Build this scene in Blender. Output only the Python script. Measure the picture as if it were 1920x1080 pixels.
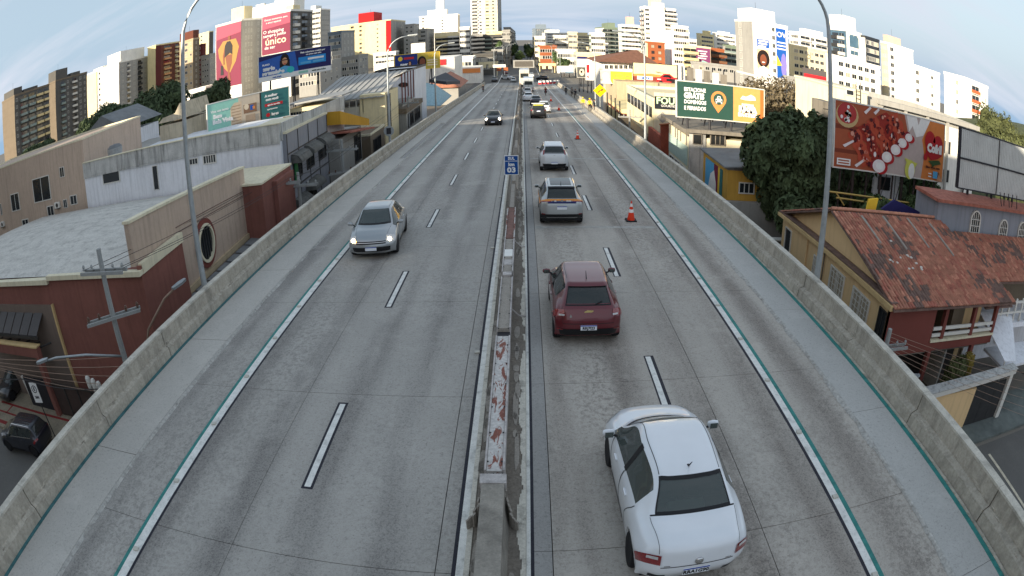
import bpy, bmesh, math, random
from mathutils import Vector, Matrix
R = math.radians
random.seed(7)
scn = bpy.context.scene
for o in list(bpy.data.objects): bpy.data.objects.remove(o)
COL = scn.collection
# ------------------------------------------------------------------ camera
# overpass traffic camera with a wide, barrel-shaped lens
PITCH, YAW, ROLL = 0.40569981, -0.02376734, -0.02271054
LA, LB = 0.82714031, 0.16076866          # lens: angle = LA*r + LB*r^3, r in thousands of photo pixels
CAMZ = 7.0
cam_d = bpy.data.cameras.new('camera'); cam = bpy.data.objects.new('camera', cam_d); COL.objects.link(cam)
cam.matrix_world = Matrix.Translation((0, 0, CAMZ)) @ Matrix.Rotation(-YAW, 4, 'Z') @ Matrix.Rotation(math.pi/2-PITCH, 4, 'X') @ Matrix.Rotation(ROLL, 4, 'Z')
cam_d.type = 'PANO'; cam_d.sensor_width = 36; cam_d.sensor_fit = 'HORIZONTAL'
cam_d.clip_start = .05; cam_d.clip_end = 6000
S_ = 1.92/36
for h in (cam_d, getattr(cam_d, 'cycles', None)):
    try:
        h.panorama_type = 'FISHEYE_LENS_POLYNOMIAL'; h.fisheye_fov = math.pi*.9
        h.fisheye_polynomial_k0 = 0; h.fisheye_polynomial_k1 = -LA*S_; h.fisheye_polynomial_k2 = 0
        h.fisheye_polynomial_k3 = -LB*S_**3; h.fisheye_polynomial_k4 = 0
    except Exception as e: pass
scn.camera = cam
scn.render.engine = 'CYCLES'
# ------------------------------------------------------------------ light
SUN_EL = R(12.5); SD = Vector((-.68, -.73, 0)).normalized()      # horizontal direction towards the sun
w = bpy.data.worlds.new('World'); scn.world = w; w.use_nodes = True
nt = w.node_tree; nt.nodes.clear()
def N(t, typ, **k):
    n = t.nodes.new(typ)
    for a, b in k.items():
        if a == 'inp':
            for i, v in b.items(): n.inputs[i].default_value = v
        else: setattr(n, a, b)
    return n
wo = N(nt, 'ShaderNodeOutputWorld'); bg = N(nt, 'ShaderNodeBackground')
sky = N(nt, 'ShaderNodeTexSky', sky_type='NISHITA', sun_disc=False, sun_elevation=SUN_EL,
        sun_rotation=math.atan2(SD.x, SD.y) % (2*math.pi), air_density=1.0, dust_density=.5, ozone_density=2.0)
# thin high cloud streaks on a flat layer overhead (direction divided by its height)
L = nt.links.new
tc = N(nt, 'ShaderNodeTexCoord'); sx = N(nt, 'ShaderNodeSeparateXYZ'); L(tc.outputs['Generated'], sx.inputs[0])
zc = N(nt, 'ShaderNodeMath', operation='MAXIMUM', inp={1: 0.0}); L(sx.outputs[2], zc.inputs[0]); za = N(nt, 'ShaderNodeMath', operation='ADD', inp={1: .22}); L(zc.outputs[0], za.inputs[0])
dv = N(nt, 'ShaderNodeVectorMath', operation='DIVIDE'); cb = N(nt, 'ShaderNodeCombineXYZ'); [L(za.outputs[0], cb.inputs[i]) for i in range(3)]
L(tc.outputs['Generated'], dv.inputs[0]); L(cb.outputs[0], dv.inputs[1])
mp = N(nt, 'ShaderNodeMapping'); mp.inputs['Rotation'].default_value = (0, 0, R(28)); mp.inputs['Scale'].default_value = (.55, 1.7, 1.0); L(dv.outputs[0], mp.inputs[0])
nz = N(nt, 'ShaderNodeTexNoise', inp={'Scale': .9, 'Detail': 8.0, 'Roughness': .55, 'Distortion': .5}); L(mp.outputs[0], nz.inputs['Vector'])
cr_ = N(nt, 'ShaderNodeMapRange', inp={1: .44, 2: .64, 3: .0, 4: .9}); L(nz.outputs[0], cr_.inputs[0])
mx = N(nt, 'ShaderNodeMixRGB'); mx.inputs[2].default_value = (1.0, 1.55, 2.2, 1)
SKY_MUL = N(nt, 'ShaderNodeMixRGB', blend_type='MULTIPLY'); SKY_MUL.inputs[0].default_value = 1; SKY_MUL.inputs[2].default_value = (2.0, 1.26, .78, 1)
L(sky.outputs[0], SKY_MUL.inputs[1]); L(SKY_MUL.outputs[0], mx.inputs[1]); hz = N(nt, 'ShaderNodeMapRange', inp={1: .0, 2: .5, 3: 1.0, 4: .45}); L(zc.outputs[0], hz.inputs[0]); L(hz.outputs[0], mx.inputs[0]); mc = N(nt, 'ShaderNodeMixRGB'); mc.inputs[2].default_value = (2.15, 2.32, 2.65, 1); L(mx.outputs[0], mc.inputs[1]); L(cr_.outputs[0], mc.inputs[0]); L(mc.outputs[0], bg.inputs[0]); bg.inputs[1].default_value = .12
L(bg.outputs[0], wo.inputs[0])
sl = bpy.data.lights.new('sun', 'SUN'); so = bpy.data.objects.new('sun', sl); COL.objects.link(so)
sl.energy = 3.4; sl.angle = R(.5); sl.color = (1, .87, .68)
sv = Vector((SD.x*math.cos(SUN_EL), SD.y*math.cos(SUN_EL), math.sin(SUN_EL)))
so.rotation_euler = sv.to_track_quat('Z', 'Y').to_euler(); so.location = sv*50
scn.view_settings.view_transform = 'Standard'; scn.view_settings.look = 'None'
scn.view_settings.gamma = 1; scn.view_settings.use_curve_mapping = False
scn.view_settings.exposure = 1.5
# ------------------------------------------------------------------ pixel -> place (photo pixels, 1920 x 1080)
G = -0.03991681                        # grade of the viaduct
SLOPE = math.tan(G)
YEND = 180.0; ZG = -7.3
def dz(y): return SLOPE*y if y < YEND else SLOPE*YEND
def ray(u, v):
    x = (u-960)/1000; y = -(v-540)/1000; r = math.hypot(x, y)+1e-9; th = LA*r+LB*r**3; s = math.sin(th)/r
    dx, dy, d = x*s, y*s, math.cos(th)
    c, n = math.cos(ROLL), math.sin(ROLL); dx, dy = c*dx-n*dy, n*dx+c*dy
    X, Y, Z = dx, d*math.cos(PITCH)+dy*math.sin(PITCH), -d*math.sin(PITCH)+dy*math.cos(PITCH)
    c, n = math.cos(YAW), math.sin(YAW)
    return Vector((c*X+n*Y, -n*X+c*Y, Z))
C0 = Vector((0, 0, CAMZ))
def atY(u, v, Y): d = ray(u, v); return C0+d*(Y/d.y)
def atX(u, v, X): d = ray(u, v); return C0+d*(X/d.x)
def atZ(u, v, Z): d = ray(u, v); return C0+d*((Z-CAMZ)/d.z)
def atD(u, v, h=0):                    # on the deck plane raised by h
    d = ray(u, v); t = (h-CAMZ)/(d.z-SLOPE*d.y); return C0+d*t
# ------------------------------------------------------------------ materials
_m = {}
def lin(c): return tuple(((x/255)/12.92 if x/255 <= .04045 else ((x/255+.055)/1.055)**2.4) for x in c)
def mat(name, col, rough=.8, var=.15, scale=3.0, bump=0.0, metal=0.0, spec=.3, streak=0.0, streak_col=None, dirt=0.0, dscale=.6, emit=0.0, coat=0.0, fine=0.0, stretch=None):
    """procedural material: base colour with two noise scales, vertical streaks, dirt blotches, relief"""
    if name in _m: return _m[name]
    m = bpy.data.materials.new(name); m.use_nodes = True; t = m.node_tree; b = t.nodes['Principled BSDF']
    b.inputs['Roughness'].default_value = rough; b.inputs['Metallic'].default_value = metal
    b.inputs['Specular IOR Level'].default_value = spec
    if coat: b.inputs['Coat Weight'].default_value = coat; b.inputs['Coat Roughness'].default_value = .04
    l = t.links.new
    g = N(t, 'ShaderNodeNewGeometry'); pos = g.outputs['Position']
    if stretch:
        sp_ = N(t, 'ShaderNodeMapping'); sp_.inputs['Scale'].default_value = stretch; l(pos, sp_.inputs[0]); pos = sp_.outputs[0]
    n = N(t, 'ShaderNodeTexNoise', inp={'Scale': scale, 'Detail': 4.0, 'Roughness': .6}); l(pos, n.inputs['Vector'])
    mr = N(t, 'ShaderNodeMapRange', inp={1: .3, 2: .7, 3: 1-var, 4: 1+var}); l(n.outputs[0], mr.inputs[0])
    mul = N(t, 'ShaderNodeVectorMath', operation='SCALE', inp={0: col[:3]}); l(mr.outputs[0], mul.inputs['Scale'])
    out = mul.outputs[0]
    if fine:
        nf = N(t, 'ShaderNodeTexNoise', inp={'Scale': scale*9, 'Detail': 3.0, 'Roughness': .7}); l(g.outputs['Position'], nf.inputs['Vector'])
        mf = N(t, 'ShaderNodeMapRange', inp={1: .3, 2: .7, 3: 1-fine, 4: 1+fine}); l(nf.outputs[0], mf.inputs[0])
        m2 = N(t, 'ShaderNodeVectorMath', operation='SCALE'); l(out, m2.inputs[0]); l(mf.outputs[0], m2.inputs['Scale']); out = m2.outputs[0]
    if streak:
        mp = N(t, 'ShaderNodeMapping'); mp.inputs['Scale'].default_value = (2.2, 2.2, .16); l(g.outputs['Position'], mp.inputs[0])
        ns = N(t, 'ShaderNodeTexNoise', inp={'Scale': 1.6, 'Detail': 5.0, 'Roughness': .65}); l(mp.outputs[0], ns.inputs['Vector'])
        rs = N(t, 'ShaderNodeMapRange', inp={1: .48, 2: .72, 3: 0.0, 4: streak}); l(ns.outputs[0], rs.inputs[0])
        xm = N(t, 'ShaderNodeMixRGB'); xm.inputs[2].default_value = (*(streak_col or tuple(c*.25 for c in col[:3])), 1)
        l(rs.outputs[0], xm.inputs[0]); l(out, xm.inputs[1]); out = xm.outputs[0]
    if dirt:
        nd = N(t, 'ShaderNodeTexNoise', inp={'Scale': dscale, 'Detail': 8.0, 'Roughness': .7}); l(g.outputs['Position'], nd.inputs['Vector'])
        rd = N(t, 'ShaderNodeMapRange', inp={1: .5, 2: .68, 3: 0.0, 4: dirt}); l(nd.outputs[0], rd.inputs[0])
        xd = N(t, 'ShaderNodeMixRGB'); xd.inputs[2].default_value = (*(tuple(c*.35 for c in col[:3])), 1)
        l(rd.outputs[0], xd.inputs[0]); l(out, xd.inputs[1]); out = xd.outputs[0]
    l(out, b.inputs['Base Color'])
    if bump:
        bn = N(t, 'ShaderNodeTexNoise', inp={'Scale': scale*6, 'Detail': 6.0}); l(g.outputs['Position'], bn.inputs['Vector'])
        bp = N(t, 'ShaderNodeBump', inp={'Strength': bump, 'Distance': .02}); l(bn.outputs[0], bp.inputs['Height']); l(bp.outputs[0], b.inputs['Normal'])
    if emit:
        b.inputs['Emission Color'].default_value = (*col[:3], 1); b.inputs['Emission Strength'].default_value = emit
    _m[name] = m; return m
def flat(name, rgb255, rough=.6, **k):   # paint / print: sRGB colour
    c = lin(rgb255); return mat(name, c, rough, k.pop('var', .06), **k)
def glass(name, col=(.03, .04, .05), rough=.08, spec=.6):
    return mat(name, col, rough, .25, .35, spec=spec)
# ------------------------------------------------------------------ mesh helpers
class MB:
    """collects geometry, links it as ONE mesh object"""
    def __init__(s): s.v = []; s.f = []; s.mi = []
    def add(s, vs, fs, mi=0):
        k = len(s.v); s.v += [tuple(v) for v in vs]; s.f += [tuple(i+k for i in f) for f in fs]; s.mi += [mi]*len(fs); return s
    def box(s, x0, x1, y0, y1, z0, z1, mi=0):
        return s.add([(x0,y0,z0),(x1,y0,z0),(x1,y1,z0),(x0,y1,z0),(x0,y0,z1),(x1,y0,z1),(x1,y1,z1),(x0,y1,z1)],
                     [(0,3,2,1),(4,5,6,7),(0,1,5,4),(1,2,6,5),(2,3,7,6),(3,0,4,7)], mi)
    def prism(s, pts, ext, mi=0):       # pts: list of 3-D points (planar), ext: extrusion vector
        n = len(pts); e = Vector(ext); a = [Vector(p) for p in pts]; b = [p+e for p in a]
        return s.add(a+b, [tuple(range(n))[::-1], tuple(range(n, 2*n))]+[(i, (i+1)%n, n+(i+1)%n, n+i) for i in range(n)], mi)
    def tube(s, pts, r, n=8, mi=0, cap=True):
        pts = [Vector(p) for p in pts]; m = len(pts); rr = r if isinstance(r, (list, tuple)) else [r]*m
        rings = []
        for i, p in enumerate(pts):
            d = (pts[min(i+1, m-1)]-pts[max(i-1, 0)]).normalized()
            a = d.cross(Vector((0, 0, 1)) if abs(d.z) < .9 else Vector((1, 0, 0))).normalized(); b = d.cross(a)
            rings += [p+(a*math.cos(2*math.pi*k/n)+b*math.sin(2*math.pi*k/n))*rr[i] for k in range(n)]
        f = [(i*n+k, i*n+(k+1)%n, (i+1)*n+(k+1)%n, (i+1)*n+k) for i in range(m-1) for k in range(n)]
        if cap: f += [tuple(range(n))[::-1], tuple(range((m-1)*n, m*n))]
        return s.add(rings, f, mi)
    def lathe(s, prof, n=16, c=(0, 0, 0), mi=0):   # prof: (radius, z)
        vs = [(c[0]+r*math.cos(2*math.pi*k/n), c[1]+r*math.sin(2*math.pi*k/n), c[2]+z) for r, z in prof for k in range(n)]
        m = len(prof); f = [(i*n+k, i*n+(k+1)%n, (i+1)*n+(k+1)%n, (i+1)*n+k) for i in range(m-1) for k in range(n)]
        f += [tuple(range(n))[::-1], tuple(range((m-1)*n, m*n))]
        return s.add(vs, f, mi)
    def mesh(s, name, mats, smooth=False, fix=True):
        me = bpy.data.meshes.new(name); me.from_pydata(s.v, [], s.f)
        for m in (mats if isinstance(mats, (list, tuple)) else [mats]): me.materials.append(m)
        for p, i in zip(me.polygons, s.mi): p.material_index = i; p.use_smooth = smooth
        if fix:
            bm = bmesh.new(); bm.from_mesh(me); bmesh.ops.recalc_face_normals(bm, faces=bm.faces); bm.to_mesh(me); bm.free()
        me.update(); return me
    def build(s, name, mats, parent=None, smooth=False, fix=True, **tags):
        return put(name, s.mesh(name, mats, smooth, fix), parent, **tags)
def put(name, me, parent=None, loc=None, rot=None, scale=None, **tags):
    o = bpy.data.objects.new(name, me); COL.objects.link(o)
    if parent: o.parent = parent
    if loc is not None: o.location = loc
    if rot is not None: o.rotation_euler = rot
    if scale is not None: o.scale = scale
    return tag(o, **tags)
def tag(o, label=None, cat=None, group=None, kind=None):
    if label: o['label'] = label
    if cat: o['category'] = cat
    if group: o['group'] = group
    if kind: o['kind'] = kind
    return o
def thing(name, loc, rz=0, **t): return put(name, None, None, loc, (0, 0, rz), **t)
def copy_tree(o, parent=None):
    c = o.copy(); COL.objects.link(c); c.parent = parent
    for ch in list(o.children): copy_tree(ch, c)
    return c
def bevel(o, wd=.02, seg=2, ang=30):
    m = o.modifiers.new('bevel', 'BEVEL'); m.width = wd; m.segments = seg; m.limit_method = 'ANGLE'; m.angle_limit = R(ang); return o
_fc = {}
def text_mesh(s, size, mat_, depth=.01, align='CENTER', key=None, bold=0.0, sx=1.0):
    k = (s, size, mat_.name, depth, align, bold, sx)
    if k in _fc: return _fc[k]
    c = bpy.data.curves.new('lettering', 'FONT'); c.body = s; c.size = size; c.extrude = depth; c.align_x = align; c.align_y = 'CENTER'; c.offset = bold; c.resolution_u = 2
    o = bpy.data.objects.new('lettering', c); COL.objects.link(o)
    dg = bpy.context.evaluated_depsgraph_get(); me = bpy.data.meshes.new_from_object(o.evaluated_get(dg)); bpy.data.objects.remove(o)
    me.materials.clear(); me.materials.append(mat_)
    if sx != 1:
        for v in me.vertices: v.co.x *= sx
    _fc[k] = me; return me
def text(s, size, mat_, parent, loc, rot=(R(90), 0, 0), name='lettering', **k):
    return put(name, text_mesh(s, size, mat_, **k), parent, loc, rot)
# ================================================================== SETTING
def P(x, y, z=0): return (x, y, z+dz(y))
def decksheet(mb, x0, x1, y0, y1, z, mi=0):
    ys = [y0, y1] if not (y0 < YEND < y1) else [y0, YEND, y1]
    for a, b in zip(ys, ys[1:]): mb.add([P(x0, a, z), P(x1, a, z), P(x1, b, z), P(x0, b, z)], [(0, 1, 2, 3)], mi)
def deckbar(mb, prof, y0, y1, mi=0, dy0=0, dy1=0):   # prof: closed list of (x, z) swept along the deck
    n = len(prof); ys = [y0, y1] if not (y0 < YEND < y1) else [y0, YEND, y1]
    for a, b in zip(ys, ys[1:]):
        v = [P(x, a, z) for x, z in prof]+[P(x, b, z) for x, z in prof]
        mb.add(v, [tuple(range(n)), tuple(range(n, 2*n))[::-1]]+[(i, n+i, n+(i+1)%n, (i+1)%n) for i in range(n)], mi)
def road_mat(name, base, worn, tracks=True, spots=.5):
    """worn grey concrete / asphalt: wheel-path staining stretched along the lane, coarse blotches, fine aggregate"""
    m = bpy.data.materials.new(name); m.use_nodes = True; t = m.node_tree; b = t.nodes['Principled BSDF']; l = t.links.new
    b.inputs['Roughness'].default_value = .75; b.inputs['Specular IOR Level'].default_value = .35
    g = N(t, 'ShaderNodeNewGeometry'); pos = g.outputs['Position']
    def noise(sc, stretch, det=5, lo=.35, hi=.65, rough=.6, off=(0, 0, 0)):
        mp = N(t, 'ShaderNodeMapping'); mp.inputs['Scale'].default_value = stretch; mp.inputs['Location'].default_value = off; l(pos, mp.inputs[0])
        n = N(t, 'ShaderNodeTexNoise', inp={'Scale': sc, 'Detail': float(det), 'Roughness': rough}); l(mp.outputs[0], n.inputs['Vector'])
        r = N(t, 'ShaderNodeMapRange', inp={1: lo, 2: hi, 3: 0.0, 4: 1.0}); l(n.outputs[0], r.inputs[0]); return r.outputs[0]
    def mixc(f, a, c, k=1.0):
        x = N(t, 'ShaderNodeMixRGB'); mm = N(t, 'ShaderNodeMath', operation='MULTIPLY', inp={1: k}); l(f, mm.inputs[0]); l(mm.outputs[0], x.inputs[0])
        if isinstance(a, tuple): x.inputs[1].default_value = (*a, 1)
        else: l(a, x.inputs[1])
        x.inputs[2].default_value = (*c, 1); return x.outputs[0]
    c = mixc(noise(.35, (1, .5, 1), 4), base, tuple(v*.86 for v in base))
    if tracks:
        sx = N(t, 'ShaderNodeSeparateXYZ'); l(pos, sx.inputs[0])
        # wheel paths: distance to the lane centres folded, so two soft dark bands per lane
        md = N(t, 'ShaderNodeMath', operation='PINGPONG', inp={1: .74}); ad = N(t, 'ShaderNodeMath', operation='ADD', inp={1: .04}); l(sx.outputs[0], ad.inputs[0]); l(ad.outputs[0], md.inputs[0])
        rr = N(t, 'ShaderNodeMapRange', interpolation_type='SMOOTHSTEP', inp={1: .15, 2: .68, 3: 0.0, 4: 1.0}); l(md.outputs[0], rr.inputs[0])
        mu = N(t, 'ShaderNodeMath', operation='MULTIPLY'); l(rr.outputs[0], mu.inputs[0]); l(noise(1.0, (.9, .07, 1), 5, .36, .6), mu.inputs[1])
        c = mixc(mu.outputs[0], c, worn, .95)
        mu2 = N(t, 'ShaderNodeMath', operation='MULTIPLY'); l(noise(1.0, (.45, .05, 1), 4, .42, .62, off=(7, 3, 0)), mu2.inputs[0]); l(noise(9, (1, .8, 1), 6, .46, .60, .75), mu2.inputs[1])
        c = mixc(mu2.outputs[0], c, tuple(v*.55 for v in worn), spots)
    sp = noise(26, (1, .8, 1), 4, .5, .62, .8, off=(5, 1, 0))
    if tracks:
        m3 = N(t, 'ShaderNodeMath', operation='MULTIPLY'); l(sp, m3.inputs[0]); l(mu.outputs[0], m3.inputs[1]); c = mixc(m3.outputs[0], c, tuple(v*.42 for v in worn), .85)
    c = mixc(sp, c, tuple(v*.6 for v in worn), .22)
    c = mixc(noise(.9, (1, 1, 1), 7, .52, .75, .7, off=(3, 9, 1)), c, tuple(v*1.22 for v in base), .5)
    c = mixc(noise(14, (1, 1, 1), 6, .54, .70, .8), c, tuple(v*.4 for v in worn), .7)
    c = mixc(noise(38, (1, 1, 1), 3, .5, .8, .8, off=(1, 2, 3)), c, tuple(min(1, v*1.5) for v in base), .35)
    l(c, b.inputs['Base Color'])
    bn = N(t, 'ShaderNodeTexNoise', inp={'Scale': 40.0, 'Detail': 5.0}); l(pos, bn.inputs['Vector'])
    bp = N(t, 'ShaderNodeBump', inp={'Strength': .35, 'Distance': .01}); l(bn.outputs[0], bp.inputs['Height']); l(bp.outputs[0], b.inputs['Normal'])
    return m
M_LEFT = road_mat('worn grey carriageway', (.40, .382, .348), (.235, .222, .205))
M_RIGHT = road_mat('worn warm carriageway', (.45, .415, .365), (.255, .225, .195), spots=.75)
M_SHOULD = road_mat('shoulder concrete', (.35, .34, .32), (.22, .21, .195), spots=.35)
M_WALKL = road_mat('pale footway concrete', (.47, .45, .41), (.33, .31, .27), tracks=False)
M_WALKR = road_mat('pale footway concrete right', (.45, .445, .42), (.33, .31, .28), tracks=False)
M_ASPH = road_mat('street asphalt', (.125, .12, .11), (.06, .058, .055), tracks=False)
M_GROUND = road_mat('dusty ground', (.2, .18, .15), (.12, .105, .085), tracks=False)
M_UNDER = mat('bridge concrete', (.2, .19, .175), .9, .2, 1.0, streak=.5)
M_DARKJ = mat('joint tar', (.035, .033, .03), .9, .3, 8)
M_WPAINT = mat('white road paint', (.72, .72, .68), .6, .14, 9, dirt=.7, dscale=4.5, fine=.18)
M_BPAINT = mat('black road paint', (.022, .022, .032), .7, .3, 9, fine=.2)
M_TEAL = mat('teal paint', (.035, .21, .19), .7, .2, 6, dirt=.5, dscale=2.5)
M_WALLC = mat('weathered parapet concrete', (.42, .385, .32), .92, .14, 1.4, bump=.6, streak=.5, streak_col=(.13, .12, .10), dirt=.5, dscale=.9, fine=.18)
M_COPE = mat('parapet coping', (.52, .49, .42), .9, .15, 3, bump=.4, dirt=.6, dscale=1.8, fine=.15)
M_TOE = mat('parapet toe concrete', (.42, .385, .32), .92, .2, 2.2, bump=.6, dirt=.75, dscale=1.5, fine=.2)

g = MB().box(-900, 900, -300, 2600, ZG-1, ZG).build('ground', M_GROUND, kind='structure')
mb = MB()
mb.box(-160, 160, -2, 14.2, ZG, ZG+.012); st = mb.build('street', M_ASPH, kind='structure')
m2 = MB(); m2.box(-10.9, 10.2, YEND-2, 900, ZG+.004, ZG+.03); m2.build('road', M_ASPH, kind='structure')
# service lanes on both sides of the viaduct
m2 = MB(); m2.box(-14, -10.6, 14.25, 260, ZG, ZG+.012); m2.box(9.9, 12.4, 14.25, 260, ZG, ZG+.012); m2.build('service_road', M_ASPH, kind='structure')
mb = MB(); mb.box(-36, -14.2, 14.6, 18.4, ZG, ZG+.14); pv = mb.build('pavement', mat('left pavement', lin((140, 130, 112)), .9, .2, 1, fine=.15), kind='structure')
mb = MB(); mb.box(14, 46, 14.45, 17.6, ZG, ZG+.14); mb.build('pavement', mat('green grey driveway', (.14, .16, .15), .85, .2, 1.3, dirt=.5), kind='structure')
# red lines inlaid in the left pavement
for a, b, c_, d in ((-31, -21.5, 16.75, 16.93), (-31, -27.2, 15.9, 16.05), (-31, -28.3, 14.9, 15.2)):
    MB().box(a, b, c_, d, ZG+.14, ZG+.146).build('pavement_stripe', flat('red paving', (128, 42, 40)), pv)
MB().box(-29.4, -29.25, 15.9, 16.75, ZG+.14, ZG+.146).build('pavement_stripe', flat('red paving', (128, 42, 40)), pv)
MB().box(-27.35, -27.2, 15.0, 15.9, ZG+.14, ZG+.146).build('pavement_stripe', flat('red paving', (128, 42, 40)), pv)
for x in (24.5,):   # worn yellow-white line on the side street
    MB().box(21.1, 21.28, 3.0, 13.4, ZG+.012, ZG+.018).build('street_line', mat('worn cream paint', (.55, .5, .38), .8, .2, 5, dirt=.5), st)

# viaduct: structural box below, carriageway slabs on top
vi = tag(MB().build('viaduct_deck', M_UNDER), kind='structure')
mb = MB(); deckbar(mb, [(-10.3, -.12), (9.2, -.12), (9.2, -.75), (6.5, -1.1), (-7.6, -1.1), (-10.3, -.75)], -6, YEND)
mb.build('deck_box', M_UNDER, vi)
for yy in (8, 43, 78, 113):
    for xx in (-5.5, 4.4):
        z1 = dz(yy)-1.1; MB().box(xx-.6, xx+.6, yy-.6, yy+.6, ZG, z1).build('pier', M_UNDER, vi)
cols = [(-8.43, -4.98, M_LEFT, 'a'), (-4.97, -1.41, M_LEFT, 'b'), (-1.395, -.98, M_LEFT, 'c'), (-.02, .37, M_SHOULD, 'd'), (.385, 3.93, M_RIGHT, 'e'), (3.945, 7.34, M_RIGHT, 'f')]
jl = 5.45
for ci, (x0, x1, mt, k) in enumerate(cols):
    off = .3 if ci < 3 else .85
    y = -5.16+off
    me = None
    while y < 108:
        if me is None:
            q = MB().box(x0, x1, 0, jl-.011, -.12, 0); me = q.mesh('road_slab', mt)
        put('road_slab', me, vi, (0, y, dz(y)), (math.atan(SLOPE), 0, 0)); y += jl
    mb = MB(); deckbar(mb, [(x0, 0), (x1, 0), (x1, -.12), (x0, -.12)], y, YEND+2); mb.build('road_surface', mt, vi)
# footways either side
y = -4
k = 0
me = MB().box(-9.86, -8.47, 0, 5.98, -.11, .05).mesh('footway_slab', M_WALKL); me2 = MB().box(-9.8, -8.9, 0, 5.98, -.11, .04).mesh('footway_slab', M_WALKL)
mer = MB().box(7.4, 8.5, 0, 5.99, -.11, .05).mesh('footway_slab', M_WALKR)
while y < 174:
    if not (42.5 < y < 43.5):
        put('footway_slab', me if (y < 44 or y > 62) else me2, vi, (0, y, dz(y)), (math.atan(SLOPE), 0, 0))
    put('footway_slab', mer, vi, (0, y+1.7, dz(y+1.7)), (math.atan(SLOPE), 0, 0)); y += 6
mb = MB(); deckbar(mb, [(-10.0, -.02), (-8.44, -.02), (-8.44, -.1), (-10.0, -.1)], -6, YEND); mb.build('gutter', M_SHOULD, vi)
mb = MB(); deckbar(mb, [(7.33, -.02), (8.85, -.02), (8.85, -.1), (7.33, -.1)], -6, YEND); mb.build('gutter', M_SHOULD, vi)
# ragged pale mortar edge along the right footway
rnd = random.Random(3); mb = MB(); y = -2.0; wv = .04
while y < 130:
    l_ = rnd.uniform(.05, .16); wv = min(.085, max(.012, wv+rnd.uniform(-.03, .03)))
    deckbar(mb, [(7.335-wv, .004), (7.395, .004), (7.395, .052), (7.35, .045)], y, y+l_); y += l_
tag(mb.build('mortar_edge', mat('pale mortar', (.42, .41, .38), .9, .3, 9, bump=.5, dirt=.5, dscale=6), vi), kind='stuff')
mb = MB(); y = -2
while y < 120:
    l_ = rnd.uniform(.2, .9)
    deckbar(mb, [(-8.455, .0), (-8.40+rnd.uniform(-.01, .035), .0), (-8.43, .05), (-8.455, .052)], y, y+l_); y += l_
tag(mb.build('mortar_edge', mat('pale mortar', (.5, .49, .45), .9, .3, 9, bump=.5), vi), kind='stuff')
def line(name, x0, x1, y0, y1, m, z=.004, jag=0.0, parent=vi):
    mb = MB(); decksheet(mb, x0, x1, y0, y1, z); return mb.build(name, m, parent)
YL = YEND+200
line('edge_line', -7.03, -6.83, -4, YL, M_WPAINT, .008); line('edge_line_border', -7.12, -7.03, -4, 75, M_TEAL); line('edge_line_border', -6.83, -6.77, -4, 75, M_BPAINT)
line('edge_line', 5.60, 5.77, -4, YL, M_WPAINT, .008); line('edge_line_border', 5.77, 5.88, -4, 85, M_TEAL); line('edge_line_border', 5.53, 5.60, -4, 75, M_BPAINT)
line('median_line', -1.09, -.935, -4, YL, M_WPAINT, .008); line('edge_line_border', -1.155, -1.09, -4, 80, M_BPAINT)
line('median_line', -.035, .04, -4, YL, M_WPAINT, .008); line('edge_line_border', .04, .095, -4, 80, M_BPAINT)
for k in range(20):
    y = 7.98+8.58*k-8.58
    w_ = .065; hw = .12
    if k <= 9: line('lane_dash_border', -4.0-hw, -4.0+hw, y-.06, y+3.12, M_BPAINT)
    line('lane_dash', -4.0-w_, -4.0+w_, y, y+3.05, M_WPAINT, .008)
for k in range(20):
    y = 10.15+8.72*k-8.72
    if k <= 9: line('lane_dash_border', 2.93-.105, 2.93+.14, y-.02, y+3.1, M_BPAINT)
    line('lane_dash', 2.93-.07, 2.93+.06, y, y+3.05, M_WPAINT, .008)
# teal strips at the feet of the parapets
mb = MB(); y = 3; 
rnd = random.Random(5)
mb = MB(); deckbar(mb, [(8.5, -.02), (8.63, -.02), (8.63, .055), (8.5, .055)], -4, 60); mb.build('teal_strip', M_TEAL, vi)
mb = MB(); deckbar(mb, [(8.63, -.02), (8.72, -.02), (8.72, .07), (8.63, .07)], -4, 120); mb.build('gutter_edge', M_TOE, vi)
mb = MB(); deckbar(mb, [(-9.98, -.02), (-9.87, -.02), (-9.87, .055), (-9.98, .055)], -4, 40); mb.build('teal_strip', mat('teal paint worn', (.05, .15, .16), .8, .2, 6, dirt=.6, dscale=2.5), vi)
# studs on the edge lines
st_ = MB(); st_.box(-.06, .06, -.05, .05, 0, .035, 0); sm = st_.mesh('road_stud', mat('stud plastic', (.5, .48, .42), .5, .1))
for xx, y0_, dy, n in ((-6.93, 2.9, 2.28, 22), (5.685, 2.35, 2.32, 22), (8.74, 2.1, 2.05, 16), (-1.2, 5.2, 8.4, 6)):
    for i in range(n):
        y = y0_+dy*i; put('road_stud', sm, vi, P(xx, y, .008), (0, 0, rnd.uniform(-.2, .2)))
# expansion strips: pale bands across the deck further off
for yy, x0, x1 in ((41.9, .4, 7.3), (24.6, .4, 5.4)):
    line('expansion_joint', x0, x1, yy, yy+.35, mat('pale joint mortar', (.38, .37, .34), .9, .25, 4), .003)

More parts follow.
